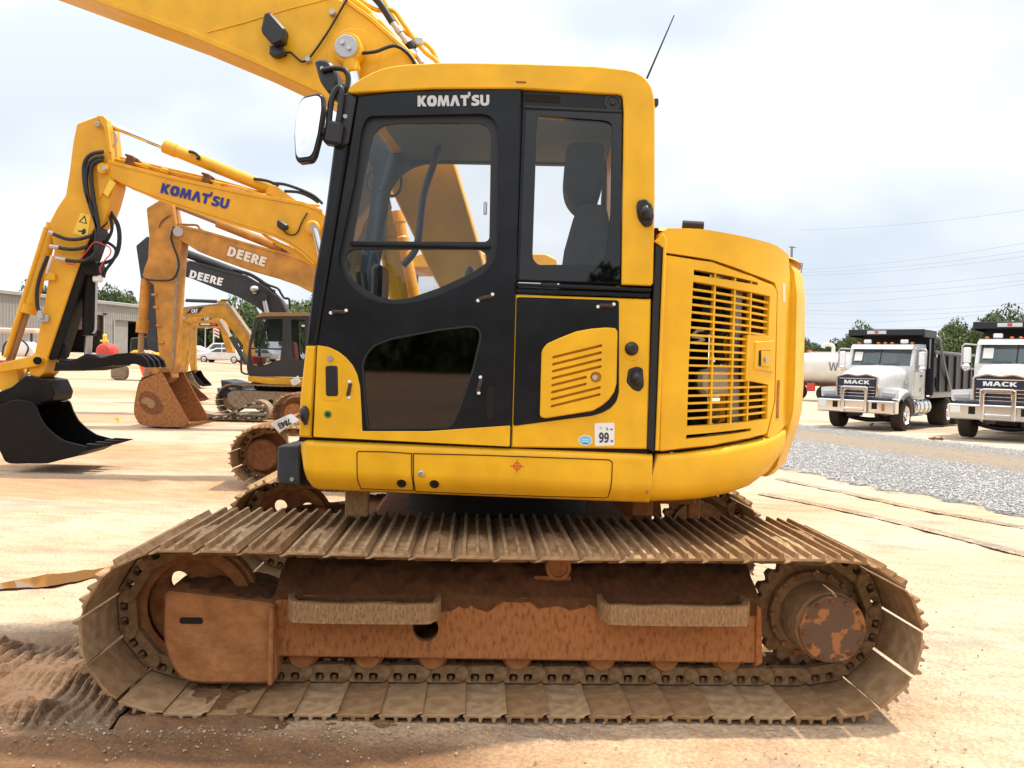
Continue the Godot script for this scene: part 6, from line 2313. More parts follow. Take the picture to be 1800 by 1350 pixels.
# A bucket: two cheek plates, a rolled shell between them, teeth along the lip.
func bucket(root: Node3D, cheek: String, shell: String, tips: String, hw: float, m: Material, teeth := 4, tooth_mat: Material = null) -> MeshInstance3D:
	var s := Shape.new()
	var ck := rnd(L(cheek, hw), 0.04, 3)
	s.slab(ck, hw - 0.03, hw, 0.006)
	s.slab(ck, -hw, -hw + 0.03, 0.0)
	var line := curve(L3(shell, hw), 4)
	for side in [0.0, 0.025]:
		var rows := []
		for z in [hw - 0.01, 0.0, -hw + 0.01]:
			var row := []
			for i in line.size():
				var d := (line[mini(i + 1, line.size() - 1)] - line[maxi(i - 1, 0)]).normalized()
				row.append(Vector3(line[i].x, line[i].y, z) + Vector3(-d.y, d.x, 0) * side)
			rows.append(row)
		s.skin(rows)
	var b := part(root, "bucket", s, m)
	var e := L3(tips, hw)
	for k in teeth:
		var z := lerpf(hw - 0.06, -hw + 0.06, k / float(teeth - 1))
		var r := e[0]
		var t := e[1]
		var th := Shape.new()
		var dz := 0.05
		var up := (t - r).normalized().cross(Vector3(0, 0, 1)) * -0.045
		for q in [[r + up + Vector3(0, 0, -dz), r + up + Vector3(0, 0, dz)], [r - up + Vector3(0, 0, dz), r - up + Vector3(0, 0, -dz)], [r + up + Vector3(0, 0, dz), r - up + Vector3(0, 0, dz)], [r - up + Vector3(0, 0, -dz), r + up + Vector3(0, 0, -dz)]]:
			var a: Vector3 = q[0]
			var c: Vector3 = q[1]
			var off := Vector3(0, 0, z - hw)
			off.z = z
			a.z += z - hw
			c.z += z - hw
			var tt := Vector3(t.x, t.y, z)
			var mid := (r + Vector3(0, 0, z - hw))
			var nn := (c - a).cross(tt - a).normalized()
			if nn.dot((a + c) * 0.5 - mid) < 0.0:
				nn = -nn
			th.tri(a, c, tt, nn)
		part(b, "tooth", th, tooth_mat if tooth_mat else m)
	return b

func build_machine_row() -> void:
	machine_two()
	machine_three()
	machine_four()
	small_cats()
	rubber_track()

func machine_two() -> void:
	var base := Vector3(0.2, 0, -10.9)
	var t := thing("excavator", "yellow excavator with blue lettering on its boom, black bucket and black thumb claw", "excavator", base, 0, "excavators parked in a row")
	F = Transform3D(Basis(), base)
	var w := 0.19
	# undercarriage
	var a := at(457, 800, 1.43)
	var tr := track(t, 1.0, a.x, a.x + 3.4, 0.345, 0.36, 49, 0.87, 0.02, 1.0, ["shoe_1", "shoe_1", "shoe_0"])
	track(t, -1.0, a.x, a.x + 3.4, 0.345, 0.36, 49, 0.87, 0.02, 1.0, ["shoe_1", "shoe_1", "shoe_0"], false)
	var hb := at(461, 806, 1.2)
	part(t, "final_drive", Shape.new().lathe(Vector3(hb.x, 0.36, 1.02), Vector3(0, 0, 1), [[0, 0.27], [0.03, 0.265], [0.04, 0.20], [0.2, 0.185], [0.22, 0.17], [0.22, 0]], 32), M.rust_dark)
	part(t, "track_frame", Shape.new().box(Vector3(a.x + 1.9, 0.38, 1.05), Vector3(2.6, 0.3, 0.36), 0.03).box(Vector3(a.x + 1.9, 0.38, -1.05), Vector3(2.6, 0.3, 0.36), 0.03), M.rust)
	part(t, "car_body", Shape.new().box(Vector3(0, 0.55, 0), Vector3(1.7, 0.5, 1.7), 0.05), M.dark_under)
	# upper works, mostly behind the near cab
	part(t, "deck", Shape.new().block(rnd(rect(-1.3, 0.92, 1.5, 1.14), 0.05), -1.22, 1.22, 0.04), M.yellow_far)
	part(t, "engine_hood", Shape.new().block(rnd(rect(0.55, 1.12, 1.6, 2.05), 0.15), -1.2, 1.2, 0.12), M.yellow_far)
	var roof := Shape.new()
	roof.block(rnd(L("716 470 722 452 740 446 900 446 960 447 978 456 980 470", 1.22), 0.03), 0.2, 1.24, 0.05)
	part(t, "cab_roof", roof, M.yellow_far)
	var cabf := Shape.new()
	for q in ["716 468 726 468 716 600 704 600", "834 468 846 468 846 600 836 600", "962 468 980 468 980 600 962 600", "704 560 980 560 980 640 704 640"]:
		cabf.block(L(q, 1.2), 1.14, 1.22, 0.01)
		cabf.block(L(q, 1.2), 0.22, 0.30, 0.01)
	part(t, "cab_frame", cabf, M.far_black)
	part(t, "cab_pane", Shape.new().slab(L("718 468 964 468 964 562 706 562", 1.18), 1.175, 1.18), M.glass)
	part(t, "step_box", Shape.new().block(L("535 690 556 690 556 712 537 712", 1.2), 0.9, 1.2, 0.01), M.slate_paint)
	# boom
	var bp := zpart(t, "boom", "181 293 192 283 300 312 447 343 533 358 567 372 590 400 640 560 600 600 585 560 568 480 553 463 533 443 508 426 480 413 413 393 347 372 273 347 215 324 196 313 186 305", -w, w, M.yellow_far, 0.012, 0.03)
	part(bp, "edge_plate", Shape.new().slab(L("190 281 300 309 447 340 533 355 567 369 567 374 533 361 447 346 300 315 191 287", w), w, w + 0.012, 0.002), M.yellow_far)
	part(bp, "edge_plate", Shape.new().slab(L("215 324 273 347 347 372 413 393 480 413 508 426 533 443 553 463 551 466 531 447 506 429 479 416 412 396 346 375 272 350", w), w, w + 0.012, 0.002), M.yellow_far)
	part(bp, "shade_strip", Shape.new().slab(L("450 404 560 460 552 470 470 420", w - 0.05), w - 0.1, w - 0.06), M.yellow_far)  # strip along the boom's lower edge, in the boom's own yellow
	var p0 := at(283.5, 330, w + 0.006)
	var p1 := at(402, 359, w + 0.006)
	block_letters(bp, "KOMAT'SU", p0.lerp(p1, 0.5), p0.distance_to(p1), 0.128, M.letter_blue, p1 - p0)
	var bs := part(t, "pivot_pin", Shape.new().rod(at(183, 297, w) + Vector3(0, 0, -0.5), at(183, 297, w) + Vector3(0, 0, 0.05), 0.065, -1, 20), M.yellow_far)
	part(bs, "pin_cap", Shape.new().rod(at(187, 298, w) + Vector3(0, 0, 0.04), at(187, 298, w) + Vector3(0, 0, 0.075), 0.028, -1, 12), M.zinc)
	part(t, "lift_cylinder", Shape.new().rod(at(553, 402, w + 0.1), at(586, 540, w + 0.1), 0.045, -1, 16), M.chrome)
	part(t, "cylinder_pin", Shape.new().lathe(at(552, 402, w), Vector3(0, 0, 1), [[0, 0.09], [0.1, 0.09], [0.12, 0.07], [0.12, 0]], 24), M.yellow_far)
	part(t, "pin_cap", Shape.new().rod(at(552, 402, w + 0.12), at(552, 402, w + 0.14), 0.055, -1, 20), M.zinc)
	var lm := zpart(t, "work_lamp", "486 388 490 385 506 395 505 402 496 405 486 398", w + 0.03, w + 0.12, M.black_plastic, 0.02, 0.02)
	ztube(lm, "lamp_cable", "498 402 503 410 514 413 523 408 530 392 540 374", w + 0.02, 0.009, M.hose)
	# pipes along its top
	for q in [["190 277 240 288 300 302 370 318 420 330 470 345 520 356 556 366", 0.1], ["189 281 240 292 300 306 370 322 430 338 490 352 540 362", 0.02], ["192 273 240 284 300 298 360 312 400 322 450 336 480 340 520 356 562 362", -0.08]]:
		ztube(t, "hydraulic_pipe", q[0], q[1], 0.018, M.yellow_far)
	for q in [[233, 286], [366, 318]]:
		var c := at(q[0], q[1], 0.05)
		part(t, "pipe_clamp", Shape.new().box(c, Vector3(0.09, 0.13, 0.24), 0.015, Basis(Vector3(0, 0, 1), -0.25)).box(c + Vector3(0, 0.06, 0), Vector3(0.1, 0.03, 0.26), 0.01, Basis(Vector3(0, 0, 1), -0.25)), M.rust_dark)
	for q in [[259, 294], [292, 302], [384, 325]]:
		part(t, "pipe_block", Shape.new().box(at(q[0], q[1], 0.08), Vector3(0.09, 0.07, 0.18), 0.015, Basis(Vector3(0, 0, 1), -0.25)), M.yellow_far)
	# arm cylinder over the boom
	zrod(t, "arm_cylinder_rod", Vector2(190, 218), Vector2(292, 260), 0.0, 0.04, M.chrome)
	var cp0 := at(289, 257, 0.0)
	var cp1 := at(480, 334, 0.0)
	part(t, "arm_cylinder", Shape.new().lathe(cp0, cp1 - cp0, [[0, 0.03], [0.0, 0.085], [0.16, 0.088], [0.17, 0.078], [cp0.distance_to(cp1), 0.078], [cp0.distance_to(cp1) + 0.05, 0.04], [cp0.distance_to(cp1) + 0.05, 0]], 22), M.yellow_far)
	zpart(t, "cylinder_bracket", "466 340 472 326 486 327 520 352 516 360", -0.12, 0.12, M.yellow_far, 0.01)
	for q in ["478 322 500 324 530 334 553 345 567 358", "500 336 525 338 545 346 560 356", "446 314 470 318 490 326", "332 266 342 269 350 276 346 280"]:
		ztube(t, "hydraulic_hose", q, 0.1, 0.02, M.hose)
	# arm
	var arm := zpart(t, "arm", "135 217 176 202 183 205 190 212 194 245 197 268 203 323 193 360 182 388 163 405 152 430 127 500 83 632 60 623 77 540 88 470 95 440 87 390 100 365 115 343 122 300 128 250", -w * 0.86, w * 0.86, M.yellow_far, 0.012, 0.02)
	part(arm, "edge_plate", Shape.new().slab(L("172 204 183 205 190 212 197 268 192 268 184 225", w * 0.86), w * 0.86, w * 0.86 + 0.03, 0.004), M.yellow_far)
	part(arm, "cheek_plate", Shape.new().slab(L("171 295 196 300 203 323 190 346 182 340 176 350", w * 0.86), w * 0.86, w * 0.86 + 0.02, 0.004), M.yellow_far)
	part(arm, "joint_cover", Shape.new().slab(L("193 316 204 322 190 346 182 340", w), w, w + 0.015, 0.004), M.decal_yellow)
	part(arm, "pin", Shape.new().rod(at(171, 218, 0.1), at(171, 218, 0.26), 0.035, 0.03, 12), M.zinc)
	var sk := part(arm, "warning_sticker", Shape.new().slab(L("142 374 160 379 154 418 128 411", w * 0.86), w * 0.86, w * 0.86 + 0.006, 0.0), M.decal_yellow)
	var tz := w * 0.86 + 0.008
	part(sk, "warning_triangle", Shape.new().slab(L("149 378 153 394 138 390", tz), tz - 0.004, tz, 0.0, [L("148 382 150.6 392 141 389.5", tz)]), M.letter_black)
	part(sk, "figure_mark", Shape.new().slab(L("147 402 150 402 151 408 147 413 143 411 144 408 138 407 136 405 144 405", tz), tz - 0.004, tz), M.letter_black)
	# black plate bolted down the front of the arm, for the thumb
	zpart(t, "thumb_mount", "163 393 172 398 177 410 168 432 160 455 150 480 140 512 112 600 103 628 83 634 103 560 122 498 140 448", -w * 0.7, w * 0.75, M.steel_black, 0.01)
	zpart(t, "cylinder_bracket", "152 456 166 458 172 470 170 484 150 484 140 472", -0.1, 0.16, M.steel_black, 0.01)
	# bucket cylinder on the arm's back
	zrod(t, "bucket_cylinder", Vector2(90, 402), Vector2(50, 545), 0.05, 0.085, M.yellow_far)
	part(t, "cylinder_collar", Shape.new().rod(at(53, 535, 0.05), at(48, 550, 0.05), 0.105, -1, 20).rod(at(92, 392, 0.05), at(90, 404, 0.05), 0.07, -1, 16), M.yellow_far)
	zrod(t, "bucket_cylinder_rod", Vector2(46, 548), Vector2(14, 645), 0.05, 0.05, M.step_soil)
	zrod(t, "guard_pipe", Vector2(82, 400), Vector2(10, 628), 0.12, 0.035, M.yellow_far)
	for q in ["86 408 100 414 118 420 140 420 160 414", "96 434 120 438 140 437 155 432", "108 456 130 459 150 458 158 452", "84 450 72 480 65 510 66 540 71 548"]:
		ztube(t, "hydraulic_hose", q, w + 0.05, 0.024, M.hose)
	for q in [[86, 408, 94, 411], [88, 433, 104, 435], [98, 454, 116, 457], [70, 546, 73, 560]]:
		zrod(t, "hose_fitting", Vector2(q[0], q[1]), Vector2(q[2], q[3]), w + 0.05, 0.026, M.zinc)
	zrod(t, "pale_pipe", Vector2(92, 450), Vector2(80, 490), 0.1, 0.022, M.white)
	for q in ["182 267 160 272 148 290 150 330 160 366 168 390 174 415 170 440 158 456", "182 276 164 280 152 300 153 336 162 370 170 398 168 440", "181 281 168 285 160 300 164 345 172 390 176 420 174 446"]:
		ztube(t, "hydraulic_hose", q, w + 0.04, 0.026, M.hose)
	for q in ["191 372 186 392 176 400", "192 372 197 400 190 420 178 434 164 448", "193 372 208 395 211 425 204 450 186 462 168 464", "193 368 207 400 208 430 200 455 186 475 182 488", "166 430 176 424 192 428 204 440 198 456 180 462"]:
		ztube(t, "hydraulic_hose", q, 0.05, 0.02, M.hose)
	ztube(t, "red_cable", "110 456 122 464 134 462 150 445 166 426 182 430 193 436 194 446 184 458 176 470 177 480", w + 0.06, 0.008, M.red_paint)
	ztube(t, "thin_line", "197 232 204 235 206 246 200 256 197 262", 0.1, 0.01, M.zinc)
	for q in [[88, 487], [76, 560]]:
		part(t, "cable_bracket", Shape.new().box(at(q[0], q[1], w), Vector3(0.14, 0.09, 0.05), 0.01), M.zinc if q[1] > 500 else M.yellow_far)
	# thumb cylinder and thumb
	zrod(t, "thumb_cylinder", Vector2(159, 482), Vector2(157, 590), 0.0, 0.085, M.steel_black)
	zrod(t, "thumb_rod", Vector2(157, 588), Vector2(154, 628), 0.0, 0.045, M.steel)
	part(t, "port_block", Shape.new().box(at(172, 490, 0.08), Vector3(0.11, 0.09, 0.1), 0.02), M.white)
	ztube(t, "thumb_pipe", "170 496 169 540 168 578 164 586", 0.1, 0.014, M.zinc)
	var th := Node3D.new()
	th.name = "thumb"
	t.add_child(th)
	for k in 4:
		var z := 0.27 - 0.18 * k
		zs_tine(th, z)
	part(th, "thumb_web", Shape.new().block(L("98 652 103 630 120 634 134 630 150 622 165 624 178 630 196 627 196 643 150 648", 0.3), -0.28, 0.29, 0.01), M.steel_black)
	part(th, "thumb_ear", Shape.new().block(rnd(L("97 628 98 600 108 597 116 605 113 622 112 640", 0.12), 0.02), 0.04, 0.12, 0.01).block(rnd(L("105 628 106 598 112 597 118 606 117 612 112 616", -0.05), 0.02), -0.12, -0.05, 0.01), M.steel_black)
	# links and bucket
	zpart(t, "bucket_link", "-8 640 62 624 73 628 76 636 70 642 62 645 -6 656", w, w + 0.06, M.yellow_far, 0.012, 0.03)
	zpart(t, "bucket_link", "-8 640 62 624 73 628 76 636 70 642 62 645 -6 656", -w - 0.06, -w, M.yellow_far, 0.012, 0.03)
	part(t, "link_pin", Shape.new().rod(at(66, 634, -w - 0.1), at(66, 634, w + 0.1), 0.05, -1, 16), M.steel_black)
	zpart(t, "bucket_link", "-6 645 10 650 30 645 34 668 28 690 8 690 -10 680", -0.12, 0.12, M.yellow_far, 0.012, 0.02)
	zpart(t, "arm_tip", "60 620 84 630 78 655 68 664 52 660 48 640", -w, w, M.yellow_far, 0.01, 0.02)
	zpart(t, "coupler", "-6 690 20 680 45 660 66 664 86 668 96 690 92 704 60 712 40 704 10 716 -6 712", -0.24, 0.26, M.steel_black, 0.015, 0.02)
	bucket(t, "-6 712 28 702 52 706 62 712 68 730 78 748 94 763 112 775 143 783 160 786 127 803 83 815 14 815 2 800 -6 770", "62 711 40 704 10 706 -6 716 -8 770 2 799 14 814 50 815 83 814 127 802 158 786", "150 787 187 783", 0.45, M.steel_black, 4, M.steel_black)

func zs_tine(th: Node3D, z: float) -> void:
	var d := (0.27 - z) * 0.0
	part(th, "tine", Shape.new().block(rnd(L("96 652 100 636 120 640 150 626 180 629 205 622 230 620 250 624 260 633 264 646 256 646 240 640 200 640 186 645 150 652", 0.27), 0.015), z - 0.03, z + 0.03, 0.008), M.steel_black)

func machine_three() -> void:
	var base := Vector3(-1.2, 0, -17.7)
	var t := thing("excavator", "faded orange excavator with worn white lettering and a rusty brown bucket", "excavator", base, 0, "excavators parked in a row")
	F = Transform3D(Basis(), base)
	var w := 0.24
	var a := at(516, 715, 1.5)
	track(t, 1.2, a.x, a.x + 3.4, 0.4, 0.40, 49, 0.7, 0.02, 1.0, ["rust", "rust_dark", "shoe_1"], false)
	part(t, "drive_hub", Shape.new().lathe(Vector3(a.x, 0.42, 1.25), Vector3(0, 0, 1), [[0, 0.3], [0.04, 0.29], [0.05, 0.2], [0.2, 0.19], [0.2, 0]], 24), M.rust)
	part(t, "deck", Shape.new().block(rnd(rect(-1.2, 1.0, 2.4, 1.6), 0.1), -1.3, 1.3, 0.05), M.orange_paint)
	var bp := zpart(t, "boom", "306 404 314 396 330 400 367 409 440 430 500 446 553 464 600 492 640 560 610 580 585 536 547 514 520 500 483 487 430 472 385 456 350 443 326 428 310 418", -w, w, M.orange_paint, 0.015, 0.04)
	var p0 := at(401, 441, w + 0.006)
	var p1 := at(467, 461, w + 0.006)
	var lt := letters(bp, "DEERE", p0.lerp(p1, 0.5), p0.distance_to(p1), 0.2, M.letter_faded, (p1 - p0).normalized(), (p1 - p0).normalized().cross(Vector3(0, 0, -1)), 1.0)
	part(bp, "faded_band", Shape.new().slab(L("399 433 404 430 471 453 467 471 401 450", w), w, w + 0.002, 0.0), M.step_soil)
	part(bp, "edge_plate", Shape.new().slab(L("314 394 367 407 440 428 500 444 553 462 552 466 499 448 439 432 366 411 314 398", w), w, w + 0.015, 0.002), M.orange_paint)
	part(t, "pivot_pin", Shape.new().rod(at(313, 407, -w - 0.1), at(313, 407, w + 0.06), 0.1, -1, 18), M.zinc)
	zrod(t, "arm_cylinder_rod", Vector2(305, 361), Vector2(384, 392), 0.0, 0.05, M.step_soil)
	zrod(t, "arm_cylinder", Vector2(382, 392), Vector2(505, 441), 0.0, 0.095, M.orange_paint)
	part(t, "cylinder_pin", Shape.new().rod(at(503, 440, -0.15), at(503, 440, 0.16), 0.11, -1, 16), M.rust_dark)
	zpart(t, "cylinder_bracket", "492 446 498 432 510 432 536 456 528 460", -0.15, 0.15, M.orange_paint, 0.01)
	for q in ["312 394 330 395 346 396 352 403 364 409", "480 428 492 428 502 432 512 438 534 438"]:
		ztube(t, "hydraulic_pipe", q, 0.15, 0.025, M.rust)
	zpart(t, "arm", "257 366 281 351 303 359 305 372 310 395 320 420 316 455 313 495 309 560 306 640 300 662 284 662 278 610 270 500 250 485 254 470 260 455 262 415", -w * 0.9, w * 0.9, M.orange_paint, 0.015, 0.03)
	part(t, "edge_plate", Shape.new().slab(L("316 455 313 495 309 560 306 640 301 655 304 600 308 500 311 452", w * 0.9), w * 0.9, w * 0.9 + 0.02, 0.004), M.pale_mud)
	part(t, "dark_decal", Shape.new().slab(L("278 398 282 388 292 380 299 377 299 380 288 388 282 396 280 401", w), w * 0.88, w * 0.9 + 0.006), M.rust_dark)
	for q in [[271, 518], [274, 540], [279, 572], [284, 602]]:
		part(t, "lug", Shape.new().box(at(q[0], q[1], w), Vector3(0.1, 0.05, 0.06), 0.01), M.orange_paint)
	ztube(t, "hydraulic_hose", "306 398 301 420 312 452 314 470 306 488 292 493 264 492 256 490", w + 0.04, 0.022, M.hose)
	zrod(t, "bucket_cylinder", Vector2(256, 490), Vector2(250, 572), 0.05, 0.095, M.orange_paint)
	part(t, "cylinder_collar", Shape.new().rod(at(251, 562, 0.05), at(249, 585, 0.05), 0.12, -1, 18), M.orange_paint)
	zrod(t, "bucket_cylinder_rod", Vector2(249, 580), Vector2(247, 625), 0.05, 0.06, M.step_soil)
	zrod(t, "bucket_link", Vector2(247, 622), Vector2(290, 668), 0.1, 0.09, M.orange_paint)
	zpart(t, "bucket_ears", "276 655 284 642 298 648 303 664 290 674 276 670", -0.2, 0.22, M.rust, 0.015, 0.03)
	bucket(t, "246 670 262 662 285 655 290 664 296 676 312 705 333 742 322 751 290 751 250 748 238 735 235 720 238 698", "286 655 262 660 246 668 238 696 235 722 240 738 252 748 290 750 322 750", "318 750 352 747", 0.62, M.rust, 5)
	part(t, "worn_patch", Shape.new().slab(rnd(L("243 694 258 686 276 694 288 716 284 726 264 730 246 716", 0.625), 0.08), 0.615, 0.624, 0.0), M.rust_dark)
	part(t, "worn_spot", Shape.new().slab(rnd(L("248 702 258 697 272 706 272 716 262 718 258 710 249 710", 0.628), 0.05), 0.615, 0.628, 0.0), M.step_soil)

func machine_four() -> void:
	var base := Vector3(-5.0, 0, -21.8)
	var t := thing("excavator", "excavator with dark grey boom, black cab and pale muddy tracks", "excavator", base, 0, "excavators parked in a row")
	F = Transform3D(Basis(), base)
	var w := 0.22
	var a := at(407, 706, 1.5)
	var b := at(560, 708, 1.5)
	track(t, 1.15, a.x, b.x, 0.40, 0.42, 45, 0.62, 0.02, 1.0, ["pale_mud", "pale_mud", "shoe_0"], false)
	track(t, -1.15, a.x + 0.2, b.x, 0.40, 0.42, 45, 0.62, 0.02, 1.0, ["pale_mud", "shoe_0"], false)
	var fr := part(t, "track_frame", Shape.new().block(rnd(L("400 690 412 686 520 690 560 694 560 716 500 720 410 718 398 706", 1.4), 0.1), 0.95, 1.4, 0.03), M.pale_mud)
	var hl := at(476, 706, 1.41)
	part(fr, "frame_hole", Shape.new().slab(disc(hl.x, hl.y, 0.06, 14), 1.39, 1.405), M.gap)
	part(t, "idler_wheel", Shape.new().lathe(Vector3(a.x, 0.42, 1.0), Vector3(0, 0, 1), [[0, 0.28], [0.24, 0.28], [0.24, 0.2], [0.28, 0.15], [0.28, 0]], 24), M.pale_mud)
	part(t, "dozer_blade", Shape.new().block(L("381 682 392 684 412 690 412 700 383 696", 1.3), -1.3, 1.3, 0.02).block(L("388 668 398 670 424 678 424 690 389 684", 0.2), -1.2, 0.2, 0.02), M.slate_paint)
	part(t, "deck", Shape.new().block(rnd(L("435 661 470 664 600 668 600 680 470 676 436 670", 1.25), 0.03), -1.2, 1.25, 0.03), M.yellow_far)
	part(t, "deck_frame", Shape.new().block(L("440 672 600 680 600 694 452 688", 1.0), -1.0, 1.0, 0.03), M.dark_under)
	# cab
	var hole1 := rnd(L("458 561 497 560 496 632 478 636 461 645 441 640 440 612 449 583", 1.24), 0.06, 3)
	var hole2 := rnd(L("511 561 536 562 536 630 521 635 513 626", 1.24), 0.06, 3)
	var cab := Shape.new()
	var out := rnd(L("448 560 460 551 600 552 600 665 436 661 433 645 438 600", 1.25), 0.08, 3)
	cab.slab(out, 1.19, 1.25, 0.01, [hole1, hole2])
	cab.slab(out, 0.25, 0.30, 0.0, [hole1, hole2])
	var cp := part(t, "cab", cab, M.far_black)
	part(cp, "roof", Shape.new().block(rnd(L("447 559 460 549 600 550 600 555 462 556", 1.26), 0.03), 0.22, 1.27, 0.02), M.step_soil)
	part(cp, "pane", Shape.new().slab(Shape.inset(hole1, -0.01), 1.21, 1.215), M.glass_far)
	part(cp, "pane", Shape.new().slab(Shape.inset(hole2, -0.01), 1.21, 1.215), M.glass_far)
	part(cp, "window_bar", Shape.new().box(at(468, 613, 1.24), Vector3(0.85, 0.04, 0.03), 0.01), M.far_black)
	part(cp, "seat", Shape.new().block(rnd(L("500 600 520 600 524 640 495 645", 0.7), 0.1), 0.5, 1.0, 0.05).block(rnd(L("446 625 466 628 464 640 446 640", 0.7), 0.05), 0.5, 1.0, 0.05), M.red_paint)
	var em := part(cp, "square_emblem", Shape.new().slab(rnd(L("528 567 537 567 537 576 528 576", 1.252), 0.03), 1.25, 1.256), M.letter_black)
	part(em, "emblem_mark", Shape.new().slab(L("530 574 531 570 533 572 535 571 536 574", 1.26), 1.255, 1.259), M.white)
	ztube(cp, "grab_rail", "424 620 424 650 428 656 436 658", 1.3, 0.025, M.slate_paint)
	# paper tag hung on the deck edge
	# boom, dark grey
	var bp := zpart(t, "boom", "300 470 322 458 345 462 400 478 433 486 450 496 467 506 482 516 494 528 502 542 508 560 508 600 470 600 466 556 460 547 450 539 434 530 417 521 392 512 367 502 340 491 318 484", -w, w, M.far_black, 0.015, 0.05)
	var p0 := at(334, 481, w + 0.006)
	var p1 := at(391, 496, w + 0.006)
	letters(bp, "DEERE", p0.lerp(p1, 0.5), p0.distance_to(p1), 0.2, M.letter_white, (p1 - p0).normalized(), (p1 - p0).normalized().cross(Vector3(0, 0, -1)), 0.8)
	part(bp, "edge_plate", Shape.new().slab(L("322 456 345 460 400 476 433 484 467 504 494 526 508 558 505 558 490 529 465 508 431 488 399 480 344 464", w), w, w + 0.02, 0.003), M.far_black)
	zrod(t, "arm_cylinder", Vector2(326, 445), Vector2(424, 482), 0.0, 0.11, M.far_black)
	zrod(t, "arm_cylinder_rod", Vector2(300, 436), Vector2(330, 447), 0.0, 0.06, M.chrome)
	zrod(t, "lift_cylinder_rod", Vector2(463, 521), Vector2(470, 550), w + 0.1, 0.06, M.steel)
	part(t, "cylinder_pin", Shape.new().rod(at(462, 521, w), at(462, 521, w + 0.2), 0.12, -1, 16), M.far_black)
	part(t, "work_lamp", Shape.new().ball(at(447, 508, w + 0.1), Vector3(0.12, 0.09, 0.1), 12, 8).box(at(448, 515, w + 0.05), Vector3(0.1, 0.06, 0.1), 0.01), M.steel)
	for q in ["410 474 436 480 455 490 470 500 488 507 494 516 500 524 508 526 510 544", "420 478 440 484 462 498 480 512 496 534 504 552", "433 482 452 488 460 500 474 508 484 512"]:
		ztube(t, "hydraulic_hose", q, 0.1, 0.032, M.hose)
	zpart(t, "arm", "239 432 259 415 268 420 300 440 316 470 300 500 275 514 276 620 260 614 248 520 248 494", -w * 0.9, w * 0.9, M.far_black, 0.015, 0.03)
	zpart(t, "bucket", "262 650 292 646 300 670 326 716 280 718 252 700", -0.6, 0.6, M.rust_dark, 0.03, 0.1)

